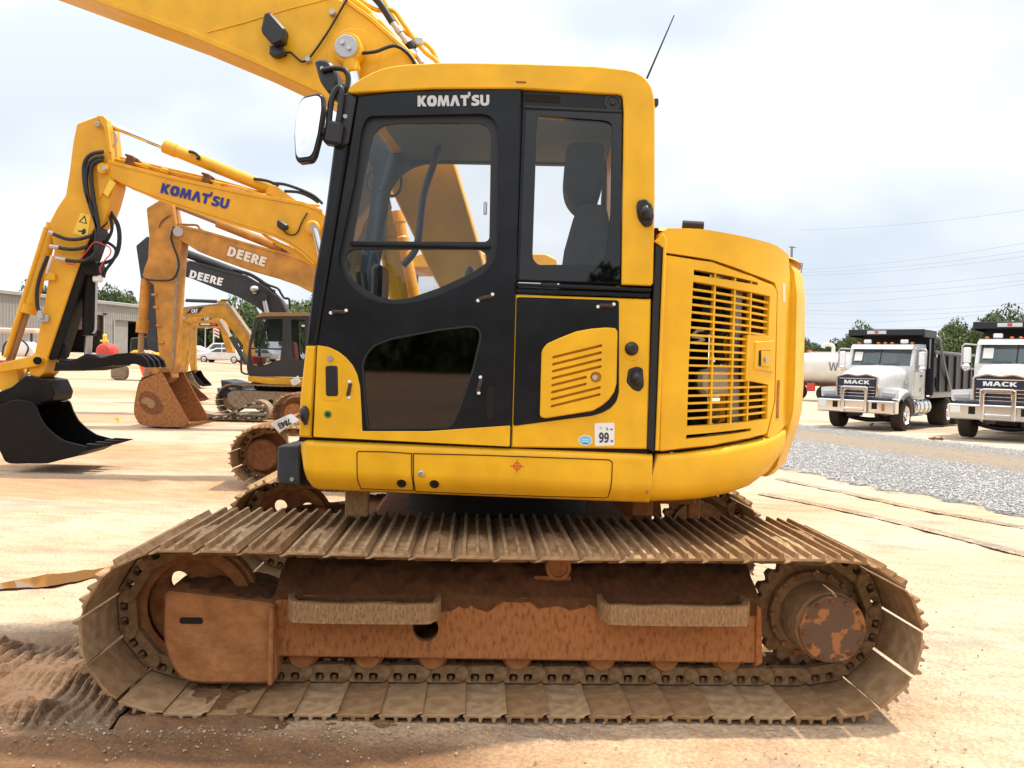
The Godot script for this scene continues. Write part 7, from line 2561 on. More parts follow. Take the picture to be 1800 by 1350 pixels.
func small_cats() -> void:
	var specs := [
		[-26.5, "yellow excavator with kinked boom, black arm cylinder and a rusty red bucket", "cat_paint"],
		[-33.0, "small yellow excavator with a black name decal and a muddy grey bucket", "cat_paint"],
		[-37.5, "small yellow excavator with a red striped decal and a black bucket", "cat_paint"]]
	for k in 3:
		var z: float = specs[k][0]
		var x := ptz(440, 640, z).x
		var base := Vector3(x, gh(x, z), z)
		var t := thing("excavator", specs[k][1], "excavator", base, 0, "excavators parked in a row")
		F = Transform3D(Basis(), base)
		var w := 0.2
		part(t, "deck", Shape.new().block(rnd(L("436 640 560 640 560 668 436 668", 1.0), 0.1), -1.0, 1.0, 0.05), M.cat_paint)
		part(t, "track", Shape.new().block(rnd(L("420 676 560 676 560 700 420 700", 1.2), 0.3), 0.6, 1.2, 0.04), M.shoe_1)
		if k == 0:
			var bp := zpart(t, "boom", "290 548 312 543 389 535 402 536 438 588 446 640 425 640 427 607 395 564 387 559 350 556 312 554 290 560", -w, w, M.cat_paint, 0.015, 0.03)
			part(bp, "pale_edge", Shape.new().slab(L("391 534 402 534 440 588 438 594 430 580 400 540", w), -w, w + 0.02, 0.004).slab(L("312 541 389 533 391 535 312 545", w), -w, w + 0.01), M.pale_mud)  # sunlit top faces of the boom painted as pale strips
			cat_decal(bp, "327 551 336 543 357 539 350 550", 342, 546.5, 11.0, 6.5, w)
			zrod(t, "arm_cylinder", Vector2(327, 528), Vector2(381, 530), 0.0, 0.055, M.slate_paint)
			zrod(t, "arm_cylinder_rod", Vector2(306, 528), Vector2(328, 528), 0.0, 0.03, M.chrome)
			zpart(t, "cylinder_bracket", "381 529 396 528 398 536 384 537", -0.12, 0.12, M.cat_paint)
			for e in [[0.0, 0.25], [12.0, -0.25]]:
				zrod(t, "lift_cylinder_rod", Vector2(389 + e[0], 563), Vector2(408 + e[0], 594), e[1], 0.045, M.chrome)
				zrod(t, "lift_cylinder", Vector2(406 + e[0], 592), Vector2(434 + e[0], 640), e[1], 0.075, M.slate_paint)
			zpart(t, "arm", "284 548 308 546 316 560 312 600 306 660 294 660 292 600", -w * 0.8, w * 0.8, M.cat_paint, 0.015, 0.03)
			bucket(t, "296 672 309 668 318 676 344 698 350 704 316 709 300 700", "309 668 296 672 294 690 300 702 316 709 340 706", "340 705 354 703", 0.5, M.rust_dark)
			part(t, "hydraulic_hose", Shape.new().tube(curve(L3("388 528 400 528 406 534 404 540", 0.1)), 0.03, 6), M.hose)
		elif k == 1:
			var bp := zpart(t, "boom", "320 562 330 556 368 551 388 558 396 572 410 620 398 620 386 574 378 566 330 568", -w, w, M.cat_paint, 0.015, 0.03)
			cat_decal(bp, "352 563 361 557 376 554 370 562", 364, 560, 10.0, 5.0, w)
			part(bp, "pale_edge", Shape.new().slab(L("324 559 330 554 368 549 370 552 332 557 328 561", w), -w, w + 0.01), M.pale_mud)  # pale strip painted for the sun on this boom's top
			zrod(t, "lift_cylinder_rod", Vector2(388, 562), Vector2(412, 600), 0.3, 0.05, M.chrome)
			zpart(t, "arm", "314 566 322 557 332 565 333 602 325 656 316 652 312 604", -w * 0.8, w * 0.8, M.cat_paint, 0.015, 0.03)
			zpart(t, "bucket_link", "306 648 318 644 320 650 308 654", -0.12, 0.12, M.cat_paint)
			bucket(t, "307 656 322 654 330 671 341 683 333 686 314 680", "322 654 308 656 308 668 315 680 333 686", "333 685 345 684", 0.45, M.pale_mud)
			ztube(t, "hydraulic_hose", "318 560 310 575 312 590 318 592", 0.25, 0.025, M.hose)
		else:
			var bp := zpart(t, "boom", "333 570 345 566 392 569 404 590 396 594 388 576 340 576", -w, w, M.cat_paint, 0.015, 0.03)
			part(bp, "striped_decal", Shape.new().slab(L("349 567 387 567.5 386 573 351 573", w), w, w + 0.012), M.letter_black)
			part(bp, "red_stripe", Shape.new().slab(L("372 567.4 380 567.5 379 572 371 572", w), w, w + 0.02), M.red_paint)
			part(bp, "pale_letters", Shape.new().slab(L("353 568.5 370 568.7 369 571.5 353 571.5", w), w, w + 0.018), M.letter_grey)
			zpart(t, "arm", "330 575 340 574 342 610 342 655 336 655 330 625 334 600", -w * 0.8, w * 0.8, M.cat_paint, 0.015, 0.03)
			bucket(t, "327 655 340 651 346 662 360 677 338 679 331 672", "340 651 327 655 328 668 338 679 356 678", "354 678 364 678", 0.5, M.steel_black)

func cat_decal(parent: Node3D, txt: String, cx: float, cy: float, wpx: float, hpx: float, w: float) -> void:
	var d := part(parent, "name_decal", Shape.new().slab(L(txt, w), w, w + 0.012), M.letter_black)
	var s := at(cx + wpx, cy, w).x - at(cx, cy, w).x
	var h := at(cx, cy, w).y - at(cx, cy + hpx, w).y
	letters(d, "CAT", at(cx, cy, w + 0.016), s, h, M.letter_white, Vector3(1, 0.08, 0), Vector3.UP, 0.6)

func rubber_track() -> void:
	var base := Vector3(-6.5, 0, -19.6)
	var t := thing("rubber_track", "loose rubber crawler track lying in a flattened loop on the dirt", "track", base)
	F = Transform3D(Basis(), base)
	var line := curve(L3("318 700 330 712 350 724 380 731 405 727 425 715 445 706 460 707 470 716 471 727 462 737 440 741 400 741 350 739 325 735", 0.2), 6)
	for i in line.size():
		line[i].y = maxf(line[i].y, 0.04)
	var s := Shape.new()
	for side in [0.0, 0.05]:
		var rows := []
		for z in [0.22, 0.0, -0.22]:
			var row := []
			for i in line.size():
				var d := (line[mini(i + 1, line.size() - 1)] - line[maxi(i - 1, 0)]).normalized()
				row.append(Vector3(line[i].x, line[i].y, z) + Vector3(-d.y, d.x, 0) * (side - 0.025))
			rows.append(row)
		s.skin(rows)
	for z in [0.22, -0.22]:
		for i in line.size() - 1:
			var d := (line[i + 1] - line[i]).normalized()
			var n := Vector3(-d.y, d.x, 0) * 0.025
			var a := Vector3(line[i].x, line[i].y, z)
			var b := Vector3(line[i + 1].x, line[i + 1].y, z)
			s.quad(a - n, b - n, b + n, a + n, Vector3(0, 0, signf(z)))
	part(t, "belt", s, M.pale_mud)
	var k := 0
	var run := 0.0
	for i in line.size() - 1:
		run += line[i].distance_to(line[i + 1])
		while run > 0.12:
			run -= 0.12
			var d := (line[i + 1] - line[i]).normalized()
			var n := Vector3(-d.y, d.x, 0)
			part(t, "lug", Shape.new().box(line[i] + n * -0.04 + Vector3(0, 0, 0.02), Vector3(0.05, 0.035, 0.36), 0.008, Basis(d, n, Vector3(0, 0, 1))), M.pale_mud if k % 2 else M.rubber)
			k += 1

# ---- white dump trucks and tank trucks
func wheel(parent: Node3D, p: Vector3, r: float, wide: float, e: float, bright: bool) -> void:
	var w := part(parent, "wheel", Shape.new().lathe(Vector3.ZERO, Vector3(e, 0, 0), [[-wide, 0], [-wide, r * 0.8], [-wide * 0.96, r * 0.95], [-wide * 0.85, r], [-wide * 0.12, r], [-wide * 0.02, r * 0.94], [0.0, r * 0.86]], 40), M.tyre, Transform3D(Basis(), p))
	part(w, "sidewall", Shape.new().lathe(Vector3.ZERO, Vector3(e, 0, 0), [[0.0, r * 0.86], [0.012, r * 0.74], [-0.01, r * 0.58]], 40), M.tyre_side)
	var rm = M.chrome if bright else M.steel
	part(w, "rim", Shape.new().lathe(Vector3.ZERO, Vector3(e, 0, 0), [[0.0, r * 0.6], [0.012, r * 0.57], [-0.05, r * 0.52], [-0.09, r * 0.42], [-0.085, r * 0.28], [0.02, r * 0.22], [0.04, r * 0.16], [0.04, 0]], 32), rm)
	var nuts := Shape.new()
	for k in 10:
		part(w, "wheel_nut", Shape.new().rod(Vector3(-0.09 * e, sin(TAU * k / 10) * r * 0.33, cos(TAU * k / 10) * r * 0.33), Vector3(-0.05 * e, sin(TAU * k / 10) * r * 0.33, cos(TAU * k / 10) * r * 0.33), 0.018, -1, 6), M.steel)

func dump_truck(where: Vector3, turn: float, label: String, sheet: bool) -> void:
	var t := thing("dump_truck", label, "dump truck", where, turn, "white dump trucks")
	# hood: a skin over cross-sections from the grille back to the windscreen
	var rows := []
	for q in [[1.16, 0.56, 1.08, 1.66], [1.14, 0.60, 1.05, 1.72], [1.05, 0.62, 1.05, 1.76], [0.5, 0.72, 1.05, 1.88], [-0.2, 0.84, 1.05, 2.0], [-0.8, 0.95, 1.05, 2.08]]:
		var row := []
		var w: float = q[1]
		for e in [[-1.0, 0.0], [-1.0, 0.5], [-0.98, 0.78], [-0.86, 0.93], [-0.6, 0.985], [0.0, 1.0], [0.6, 0.985], [0.86, 0.93], [0.98, 0.78], [1.0, 0.5], [1.0, 0.0]]:
			row.append(Vector3(w * e[0], lerpf(q[2], q[3], e[1]), q[0]))
		rows.append(row)
	part(t, "hood", Shape.new().skin(rows), M.white_paint)
	# grille: surround, dark field, bars, name
	var gf := rnd(PackedVector2Array([Vector2(-0.58, 1.04), Vector2(0.58, 1.04), Vector2(0.60, 1.66), Vector2(0.3, 1.74), Vector2(0, 1.69), Vector2(-0.3, 1.74), Vector2(-0.60, 1.66)]), 0.05, 3)
	var gr := part(t, "grille", Shape.new().slab(gf, 1.12, 1.19, 0.01), M.grille_dark)
	var big := Shape.inset(gf, -0.05)
	part(gr, "grille_surround", Shape.new().slab(big, 1.10, 1.20, 0.012, [gf]), M.chrome)
	for k in 6:
		if k == 1:
			continue
		part(gr, "grille_bar", Shape.new().box(Vector3(0, 1.62 - 0.098 * k - (0.06 if k > 1 else 0.0), 1.2), Vector3(1.1, 0.022, 0.025), 0.006), M.chrome)
	letters(gr, "MACK", Vector3(0, 1.515, 1.2), 0.78, 0.12, M.letter_white, Vector3.RIGHT, Vector3.UP, 0.8)
	part(t, "hood_ornament", Shape.new().block(rnd(PackedVector2Array([Vector2(-0.02, 1.76), Vector2(0.06, 1.76), Vector2(0.05, 1.86), Vector2(0.0, 1.88), Vector2(-0.03, 1.82)]), 0.02), -0.03, 0.03, 0.01), M.chrome, Transform3D(Basis(Vector3.UP, PI * 0.5), Vector3(0, 0, 1.0)))
	# bumper with dark tow openings, guard bar
	var bm := part(t, "bumper", Shape.new().box(Vector3(0, 0.76, 1.28), Vector3(2.36, 0.40, 0.12), 0.03).box(Vector3(-1.16, 0.76, 1.1), Vector3(0.06, 0.40, 0.35), 0.02).box(Vector3(1.16, 0.76, 1.1), Vector3(0.06, 0.40, 0.35), 0.02), M.chrome)
	for e in [-0.6, 0.6]:
		part(bm, "tow_opening", Shape.new().box(Vector3(e, 0.8, 1.342), Vector3(0.16, 0.2, 0.01)), M.gap)
	part(bm, "number_plate", Shape.new().box(Vector3(-1.0, 0.82, 1.343), Vector3(0.24, 0.18, 0.01)), M.paper)
	part(bm, "fog_lamp", Shape.new().box(Vector3(0.86, 0.76, 1.343), Vector3(0.1, 0.22, 0.012)), M.step_soil)
	var gb := Shape.new()
	for e in [-0.36, 0.36]:
		gb.box(Vector3(e, 0.96, 1.39), Vector3(0.11, 0.8, 0.07), 0.02)
	gb.box(Vector3(0, 1.34, 1.39), Vector3(0.6, 0.10, 0.07), 0.02).box(Vector3(-0.32, 1.31, 1.39), Vector3(0.14, 0.14, 0.07), 0.02, Basis(Vector3(0, 0, 1), 0.78)).box(Vector3(0.32, 1.31, 1.39), Vector3(0.14, 0.14, 0.07), 0.02, Basis(Vector3(0, 0, 1), 0.78)).box(Vector3(0, 0.68, 1.39), Vector3(0.62, 0.1, 0.05), 0.02)
	part(t, "guard_bar", gb, M.chrome)
	part(t, "valance", Shape.new().box(Vector3(0, 1.0, 1.16), Vector3(2.1, 0.12, 0.14), 0.03), M.slate_paint)
	# fenders, headlights
	for e in [-1.0, 1.0]:
		var fr := []
		for k in 13:
			var a := 0.62 + (PI - 0.5) * k / 12.0
			var row := []
			for q in [[0.50, 0.63], [0.62, 0.74], [0.95, 0.76], [1.12, 0.72], [1.15, 0.64]]:
				row.append(Vector3(e * q[0], 0.54 + q[1] * sin(a) * (1.06 if a < PI * 0.6 else 1.0), 0.05 + q[1] * cos(a) * (1.35 if a < PI * 0.5 else 1.1)))
			fr.append(row)
		part(t, "fender", Shape.new().skin(fr), M.white_paint)
		var fl := []
		for k in 13:
			var a := 0.75 + (PI - 0.7) * k / 12.0
			var row := []
			for q in [[1.13, 0.70], [1.19, 0.68], [1.2, 0.58]]:
				row.append(Vector3(e * q[0], 0.54 + q[1] * sin(a), 0.02 + q[1] * cos(a) * (1.2 if a < PI * 0.5 else 1.05)))
			fl.append(row)
		part(t, "fender_flare", Shape.new().skin(fl), M.truck_grey)
		var hl := part(t, "headlight", Shape.new().block(rnd(PackedVector2Array([Vector2(e * 0.70, 1.07), Vector2(e * 1.12, 1.07), Vector2(e * 1.13, 1.22), Vector2(e * 0.73, 1.25)]), 0.05), 0.9, 1.08, 0.03), M.lamp_glass)
		part(hl, "headlight_trim", Shape.new().slab(rnd(PackedVector2Array([Vector2(e * 0.62, 1.02), Vector2(e * 1.16, 1.02), Vector2(e * 1.18, 1.32), Vector2(e * 0.66, 1.36)]), 0.05), 0.88, 1.05, 0.0), M.white_paint)
	# cab
	var cab := Shape.new()
	var cs := rnd(PackedVector2Array([Vector2(0.78, 1.0), Vector2(0.8, 2.05), Vector2(1.05, 2.66), Vector2(1.25, 2.78), Vector2(2.1, 2.80), Vector2(2.16, 2.7), Vector2(2.16, 0.95)]), 0.08, 3)
	var win := rnd(PackedVector2Array([Vector2(1.02, 1.95), Vector2(1.2, 2.6), Vector2(1.72, 2.62), Vector2(1.72, 1.9)]), 0.05, 3)
	var side := Transform3D(Basis(Vector3(0, 0, -1), Vector3.UP, Vector3(1, 0, 0)), Vector3.ZERO)
	cab.slab(cs, 0.98, 1.04, 0.02, [win])
	var cp := part(t, "cab", cab, M.white_paint, side)
	var cab2 := Shape.new()
	cab2.slab(cs, -1.04, -0.98, 0.0, [win])
	cab2.slab(PackedVector2Array([Vector2(2.10, 0.95), Vector2(2.16, 0.95), Vector2(2.16, 2.75), Vector2(2.1, 2.75)]), -1.0, 1.0)
	cab2.slab(PackedVector2Array([Vector2(1.12, 2.74), Vector2(2.14, 2.76), Vector2(2.12, 2.8), Vector2(1.22, 2.78)]), -1.03, 1.03)
	cab2.slab(PackedVector2Array([Vector2(0.78, 1.0), Vector2(0.86, 1.0), Vector2(0.86, 2.06), Vector2(0.78, 2.06)]), -1.0, 1.0)
	cab2.slab(PackedVector2Array([Vector2(0.8, 1.0), Vector2(2.15, 1.0), Vector2(2.15, 1.2), Vector2(0.8, 1.2)]), -0.99, 0.99)
	part(cp, "cab_shell", cab2, M.white_paint)
	part(cp, "door_window", Shape.new().slab(win, 1.0, 1.01), M.glass_dark)
	part(cp, "door_window", Shape.new().slab(win, -1.02, -1.01), M.glass_dark)
	part(cp, "door_gap", Shape.new().slab(PackedVector2Array([Vector2(0.98, 1.05), Vector2(1.8, 1.05), Vector2(1.8, 2.66), Vector2(1.18, 2.66), Vector2(0.98, 1.95)]), 1.03, 1.0425, 0.0, [PackedVector2Array([Vector2(0.995, 1.065), Vector2(1.785, 1.065), Vector2(1.785, 2.645), Vector2(1.19, 2.645), Vector2(0.995, 1.94)])]), M.truck_grey)
	part(cp, "door_handle", Shape.new().box(Vector3(1.66, 1.75, 1.06), Vector3(0.14, 0.05, 0.04), 0.015), M.black_plastic)
	part(cp, "vent_badge", Shape.new().box(Vector3(0.6, 1.55, 0.92), Vector3(0.26, 0.16, 0.03), 0.01), M.chrome)
	part(cp, "door_decal", Shape.new().box(Vector3(1.62, 1.3, 1.044), Vector3(0.1, 0.14, 0.006)), M.truck_grey)
	# windscreen in two panes with wipers and sun visor
	var wn := Vector3(0, 0.38, 0.92).normalized()
	for e in [-1.0, 1.0]:
		var ws := Shape.new()
		ws.quad(Vector3(e * 0.02, 2.08, -0.78), Vector3(e * 0.96, 2.05, -0.84), Vector3(e * 0.93, 2.62, -1.06), Vector3(e * 0.02, 2.64, -1.02), wn)
		part(t, "windscreen", ws, M.glass_sloped)
		part(t, "wiper", Shape.new().rod(Vector3(e * 0.12, 2.1, -0.75), Vector3(e * 0.6, 2.13, -0.77), 0.012, -1, 6), M.black_plastic)
		part(t, "windscreen_post", Shape.new().rod(Vector3(e * 0.98, 2.04, -0.84), Vector3(e * 0.97, 2.66, -1.08), 0.05, -1, 8), M.white_paint)
	part(t, "windscreen_post", Shape.new().rod(Vector3(0, 2.06, -0.78), Vector3(0, 2.66, -1.02), 0.018, -1, 8), M.black_plastic)
	part(t, "dash", Shape.new().box(Vector3(0, 2.0, -1.1), Vector3(1.8, 0.16, 0.5), 0.03).box(Vector3(-0.5, 2.0, -1.75), Vector3(0.5, 0.8, 0.2), 0.06).box(Vector3(0.5, 2.0, -1.75), Vector3(0.5, 0.8, 0.2), 0.06), M.seat_cloth)
	if sheet:
		part(t, "paper_sheet", Shape.new().box(Vector3(-0.72, 2.36, -0.9), Vector3(0.26, 0.32, 0.006), 0.0, Basis(Vector3.RIGHT, -0.38)), M.paper)
	part(t, "sun_visor", Shape.new().block(rnd(PackedVector2Array([Vector2(0.84, 2.6), Vector2(0.98, 2.74), Vector2(1.2, 2.78), Vector2(1.2, 2.72), Vector2(1.02, 2.66)]), 0.02), -0.98, 0.98, 0.01), M.white_paint, side)
	for k in 5:
		part(t, "marker_light", Shape.new().box(Vector3([-0.85, -0.22, 0.0, 0.22, 0.85][k], 2.82, -1.3), Vector3(0.1, 0.06, 0.12), 0.02), M.amber)
	for e in [-0.56, 0.62]:
		part(t, "roof_lamp", Shape.new().box(Vector3(e, 2.87, -1.25), Vector3(0.24, 0.13, 0.1), 0.025), M.white)
	for e in [-1.0, 1.0]:
		var mi := Shape.new().tube(PackedVector3Array([Vector3(e * 0.98, 2.6, -1.05), Vector3(e * 1.34, 2.62, -0.95), Vector3(e * 1.4, 2.56, -0.94), Vector3(e * 1.4, 1.98, -0.92), Vector3(e * 1.3, 1.92, -0.94), Vector3(e * 1.02, 1.9, -1.05)]), 0.025, 8)
		var mp := part(t, "mirror", mi, M.steel)
		part(mp, "mirror_head", Shape.new().box(Vector3(e * 1.27, 2.3, -0.95), Vector3(0.2, 0.46, 0.1), 0.03), M.white)
		part(mp, "round_mirror", Shape.new().ball(Vector3(e * 1.28, 1.96, -0.93), Vector3(0.12, 0.12, 0.06), 14, 8), M.chrome)
	# running gear
	wheel(t, Vector3(1.14, 0.5, 0), 0.5, 0.36, 1.0, true)
	wheel(t, Vector3(-1.14, 0.5, 0), 0.5, 0.36, -1.0, true)
	for z in [-4.4, -5.75]:
		wheel(t, Vector3(1.2, 0.5, z), 0.5, 0.6, 1.0, true)
		wheel(t, Vector3(-1.2, 0.5, z), 0.5, 0.6, -1.0, true)
	part(t, "front_axle", Shape.new().tube(curve(PackedVector3Array([Vector3(-0.9, 0.5, 0.05), Vector3(-0.55, 0.36, 0.05), Vector3(0.0, 0.3, 0.05), Vector3(0.55, 0.36, 0.05), Vector3(0.9, 0.5, 0.05)])), 0.075, 8).box(Vector3(-0.45, 0.55, 0), Vector3(0.09, 0.35, 1.2), 0.02).box(Vector3(0.45, 0.55, 0), Vector3(0.09, 0.35, 1.2), 0.02).box(Vector3(0, 0.72, -0.3), Vector3(0.7, 0.4, 1.6), 0.1), M.truck_black)
	part(t, "chassis", Shape.new().box(Vector3(-0.42, 0.85, -3.2), Vector3(0.1, 0.28, 7.4), 0.02).box(Vector3(0.42, 0.85, -3.2), Vector3(0.1, 0.28, 7.4), 0.02).box(Vector3(0, 0.6, -2.8), Vector3(0.6, 0.4, 0.8), 0.06).box(Vector3(0, 0.5, -5.0), Vector3(1.6, 0.3, 1.6), 0.1), M.truck_black)
	# polished tank with straps, and a step
	for e in [-1.0, 1.0]:
		var tk := part(t, "fuel_tank", Shape.new().lathe(Vector3(e * 0.84, 0.72, -1.1), Vector3(0, 0, -1), [[0, 0], [0, 0.28], [0.03, 0.31], [1.45, 0.31], [1.48, 0.28], [1.48, 0]], 28), M.chrome)
		for k in 3:
			part(tk, "strap", Shape.new().lathe(Vector3(e * 0.84, 0.72, -1.35 - 0.46 * k), Vector3(0, 0, -1), [[0, 0.312], [0, 0.322], [0.08, 0.322], [0.08, 0.312]], 28), M.steel)
		part(t, "step", Shape.new().box(Vector3(e * 1.06, 0.48, -1.6), Vector3(0.16, 0.04, 0.7), 0.01), M.steel)
	# black dump body, its shield reaching over the cab
	var db := Shape.new()
	var bs := PackedVector2Array([Vector2(2.55, 1.2), Vector2(2.5, 2.55), Vector2(7.3, 2.5), Vector2(7.6, 1.2)])
	db.slab(bs, 1.12, 1.2, 0.01).slab(bs, -1.2, -1.12, 0.0)
	var wall := part(t, "dump_body", db, M.truck_black, side)
	var fw := Shape.new()
	fw.box(Vector3(0, 2.16, -2.5), Vector3(2.4, 2.12, 0.1), 0.02).box(Vector3(0, 1.3, -5.0), Vector3(2.3, 0.12, 5.0), 0.02).box(Vector3(0, 1.9, -7.4), Vector3(2.3, 1.3, 0.08), 0.02)
	part(t, "headboard", fw, M.truck_black)
	part(t, "cab_shield", Shape.new().box(Vector3(0, 3.24, -1.95), Vector3(2.44, 0.06, 1.35), 0.015).box(Vector3(0, 3.18, -1.28), Vector3(2.44, 0.2, 0.06), 0.015).box(Vector3(1.19, 3.12, -1.95), Vector3(0.06, 0.2, 1.3), 0.01).box(Vector3(-1.19, 3.12, -1.95), Vector3(0.06, 0.2, 1.3), 0.01), M.truck_black)
	part(t, "shield_plate", Shape.new().box(Vector3(-0.28, 3.18, -1.245), Vector3(0.62, 0.11, 0.008)), M.letter_grey)
	part(t, "shield_mark", Shape.new().box(Vector3(-0.28, 3.18, -1.239), Vector3(0.12, 0.08, 0.006)), M.red_paint)
	part(t, "body_rail", Shape.new().box(Vector3(1.22, 2.56, -5.0), Vector3(0.1, 0.1, 5.0), 0.02).box(Vector3(-1.22, 2.56, -5.0), Vector3(0.1, 0.1, 5.0), 0.02), M.truck_grey)
	for k in 5:
		part(wall, "body_rib", Shape.new().box(Vector3(3.0 + k * 1.0, 1.85, 1.22), Vector3(0.1, 1.25, 0.08), 0.02), M.truck_black)
	part(t, "sub_frame_plate", Shape.new().box(Vector3(1.1, 1.12, -3.9), Vector3(0.06, 0.22, 2.6), 0.01), M.zinc)
	part(t, "sill_board", Shape.new().box(Vector3(1.16, 1.3, -4.0), Vector3(0.05, 0.12, 2.8), 0.01), M.step_soil)
	part(t, "stack_pipe", Shape.new().rod(Vector3(1.1, 2.0, -2.35), Vector3(1.1, 3.0, -2.35), 0.03, -1, 10), M.steel)
	part(t, "tarp_arm", Shape.new().tube(curve(PackedVector3Array([Vector3(1.26, 1.25, -4.4), Vector3(1.28, 2.3, -3.3), Vector3(1.28, 2.75, -2.95), Vector3(1.25, 3.06, -2.7), Vector3(0.9, 3.12, -2.5)])), 0.035, 8), M.zinc)
	part(t, "side_lamp", Shape.new().box(Vector3(1.24, 2.45, -2.62), Vector3(0.03, 0.14, 0.12), 0.01), M.letter_faded)
	part(t, "hydraulic_hose", Shape.new().tube(curve(PackedVector3Array([Vector3(1.0, 1.8, -2.5), Vector3(1.2, 1.7, -2.7), Vector3(1.22, 1.4, -2.8), Vector3(1.1, 1.2, -2.8)])), 0.03, 6), M.hose)

func tank_truck(where: Vector3, turn: float, label: String, letter: String, lx: float) -> void:
	var t := thing("tank_truck", label, "tank truck", where, turn, "white tank trucks")
	var rows := []
	for q in [[0.0, 0.2], [0.0, 0.93], [0.05, 1.0], [5.2, 1.0], [5.25, 0.93], [5.25, 0.2]]:
		var row := []
		for k in 33:
			var a := TAU * k / 32.0
			var c := Vector2(signf(cos(a)) * pow(absf(cos(a)), 0.8) * 1.08, signf(sin(a)) * pow(absf(sin(a)), 0.8) * 0.92)
			row.append(Vector3(q[0], 2.05 + c.y * q[1], c.x * q[1]))
		rows.append(row)
	part(t, "tank", Shape.new().skin(rows, true), M.tank_white)
	part(t, "end_rib", Shape.new().tube(PackedVector3Array([Vector3(-0.02, 1.3, -0.5), Vector3(-0.02, 2.8, -0.5)]), 0.03, 6).tube(PackedVector3Array([Vector3(-0.03, 1.2, 0.1), Vector3(-0.03, 2.9, 0.1)]), 0.02, 6), M.tank_white)
	part(t, "filler_pipe", Shape.new().tube(curve(PackedVector3Array([Vector3(1.7, 2.9, 0), Vector3(1.7, 3.35, 0), Vector3(1.55, 3.5, 0), Vector3(1.2, 3.48, 0), Vector3(1.1, 3.3, 0)])), 0.12, 10), M.tank_white)
	part(t, "top_rail", Shape.new().tube(PackedVector3Array([Vector3(0.3, 3.0, 0.4), Vector3(5.0, 3.05, 0.4)]), 0.04, 6), M.tank_white)
	letters(t, letter, Vector3(lx, 2.15, 1.085), 0.55, 0.5, M.truck_grey)
	part(t, "chassis", Shape.new().box(Vector3(2.5, 1.02, 0), Vector3(5.4, 0.2, 0.9), 0.03), M.rust_dark)
	part(t, "tail_bar", Shape.new().box(Vector3(-0.1, 0.95, 0), Vector3(0.2, 0.5, 2.0), 0.03), M.red_paint)
	part(t, "tail_lamp", Shape.new().box(Vector3(0.5, 0.85, 0.95), Vector3(0.5, 0.5, 0.2), 0.04), M.red_paint)
	for x in [1.3, 2.6, 6.4]:
		for e in [-1.0, 1.0]:
			part(t, "wheel", Shape.new().lathe(Vector3(x, 0.5, e * 0.8), Vector3(0, 0, e), [[-0.3, 0], [-0.3, 0.48], [0.25, 0.5], [0.28, 0.46], [0.28, 0.28], [0.2, 0.25], [0.2, 0]], 24), M.tyre_side)
	part(t, "cab", Shape.new().block(rnd(rect(5.6, 0.9, 7.2, 2.9), 0.2), -1.05, 1.05, 0.1), M.white_paint)
	part(t, "beacon", Shape.new().box(Vector3(0.3, 3.06, -0.5), Vector3(0.3, 0.2, 0.2), 0.03), M.red_paint)

func build_trucks() -> void:
	var p := Vector3(12.8, 0, -26.2)
	p.y = gh(p.x, p.z)
	dump_truck(p, -deg_to_rad(45.0), "white dump truck with chrome bumper and black dump body, wholly in view", true)
	p = Vector3(14.45, 0, -21.7)
	p.y = gh(p.x, p.z)
	dump_truck(p, -deg_to_rad(44.0), "nearer white dump truck with chrome bumper, cut off by the picture edge", true)
	p = Vector3(20.6, 0, -51.0)
	p.y = gh(p.x, p.z)
	tank_truck(p, -0.42 + 0.0, "white tank truck with letter W on its side behind the first dump truck", "W", 1.75)
	p = Vector3(14.6, 0, -53.0)
	p.y = gh(p.x, p.z)
	tank_truck(p, 0.1, "white tank truck mostly hidden by the yellow counterweight", "E", 5.1)

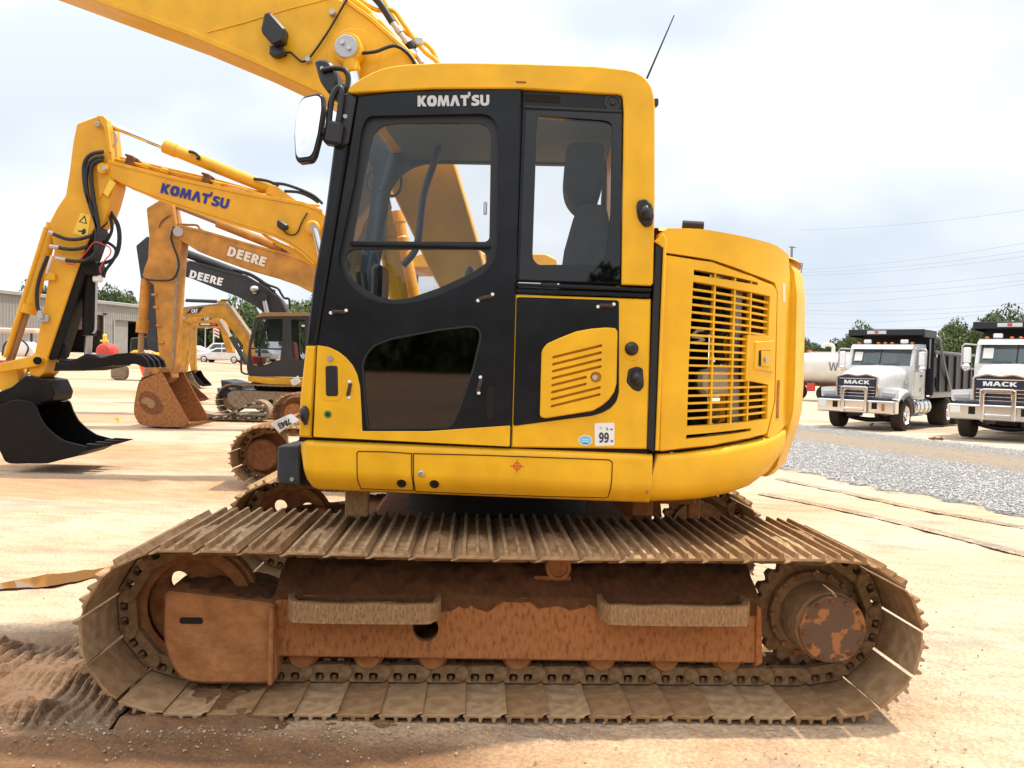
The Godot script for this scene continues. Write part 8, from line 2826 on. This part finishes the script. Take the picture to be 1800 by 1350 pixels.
# ---- tags, scraps and other small things
func build_small_things() -> void:
	F = Transform3D(Basis(), Vector3(0.15, 0, -4.86)) * TU
	var world := F
	var t := thing("paper_tag", "white paper tag reading 7843, wired to the near cab's front corner", "tag", world * at(526, 732, 1.3), 0)
	t.basis = TU.basis
	F = t.transform
	var c := at(500, 744, 0.0)
	var quad_ := L("475 744 491 761 527 738 512 727", 0.0)
	var rows := []
	for j in 2:
		var row := []
		for i in 9:
			var u := i / 8.0
			var lo := quad_[0].lerp(quad_[3], u)
			var hi := quad_[1].lerp(quad_[2], u)
			var q := lo.lerp(hi, j)
			row.append(Vector3(q.x, q.y, 0.012 * sin(u * 3.0)))
		rows.append(row)
	part(t, "tag_paper", Shape.new().skin(rows), M.paper)
	var ax := Vector3(quad_[0].x - quad_[3].x, quad_[0].y - quad_[3].y, 0).normalized()
	var ay := Vector3(-ax.y, ax.x, 0)
	letters(t, "7843", at(502, 744.5, 0.0) + Vector3(0, 0, 0.0145), 0.058, 0.026, M.letter_black, ax, ay)
	var pl := Shape.new()
	pl.box(at(496, 737, 0.0) + Vector3(0, 0, 0.0125), Vector3(0.06, 0.003, 0.001), 0.0, Basis(Vector3(0, 0, 1), atan2(ax.y, ax.x)))
	part(t, "print_line", pl, M.letter_grey)
	part(t, "wire_loop", Shape.new().tube(curve(PackedVector3Array([at(522, 733, 0.005), at(528, 728, 0.01), at(533, 730, -0.02)])), 0.003, 6), M.rust_dark)
	F = Transform3D(Basis(), Vector3(-5.0, 0, -21.8))
	t = thing("paper_tag", "white paper tag hung from the deck edge of the black-cabbed machine", "tag", F * at(518, 665, 1.4))
	F = t.transform
	var tg := Shape.new()
	var q4 := L("510 669 524 660 529 671 515 680", 0.0)
	tg.slab(q4, -0.003, 0.003)
	part(t, "tag_paper", tg, M.paper)
	for k in 3:
		var mid := q4[0].lerp(q4[3], 0.3 + 0.2 * k).lerp(q4[1].lerp(q4[2], 0.3 + 0.2 * k), 0.5)
		part(t, "print_line", Shape.new().box(Vector3(mid.x, mid.y, 0.0045), Vector3(0.13, 0.012, 0.001), 0.0, Basis(Vector3(0, 0, 1), 0.57)), M.letter_grey)
	var p := on_ground(1531, 750)
	t = thing("plastic_scrap", "small bright yellow plastic scrap on the dirt before the first dump truck", "scrap", p)
	part(t, "scrap_sheet", Shape.new().box(Vector3(0, 0.06, 0), Vector3(0.13, 0.11, 0.07), 0.02, Basis.from_euler(Vector3(0.3, 0.5, 0.3))).box(Vector3(0.05, 0.1, 0.02), Vector3(0.06, 0.09, 0.02), 0.005, Basis.from_euler(Vector3(0.1, 0.2, -0.5))), M.decal_yellow)
	p = on_ground(1646, 773)
	t = thing("dirt_clod", "dark reddish-brown clod lying between the two dump trucks", "clod", p)
	var cl := Shape.new()
	for k in 6:
		cl.ball(Vector3(-0.16 + 0.06 * k, 0.03, 0.03 * sin(k * 2.0)), Vector3(0.06, 0.03 + 0.01 * (k % 3), 0.05), 8, 5)
	part(t, "clod", cl, M.rust_dark)
	p = on_ground(205, 743)
	t = thing("plastic_scrap", "tiny ochre scrap standing on the dirt beside the rusty bucket", "scrap", p)
	part(t, "scrap_sheet", Shape.new().slab(PackedVector2Array([Vector2(-0.05, 0.1), Vector2(0.04, 0.0), Vector2(0.05, 0.11)]), -0.01, 0.01), M.decal_yellow)
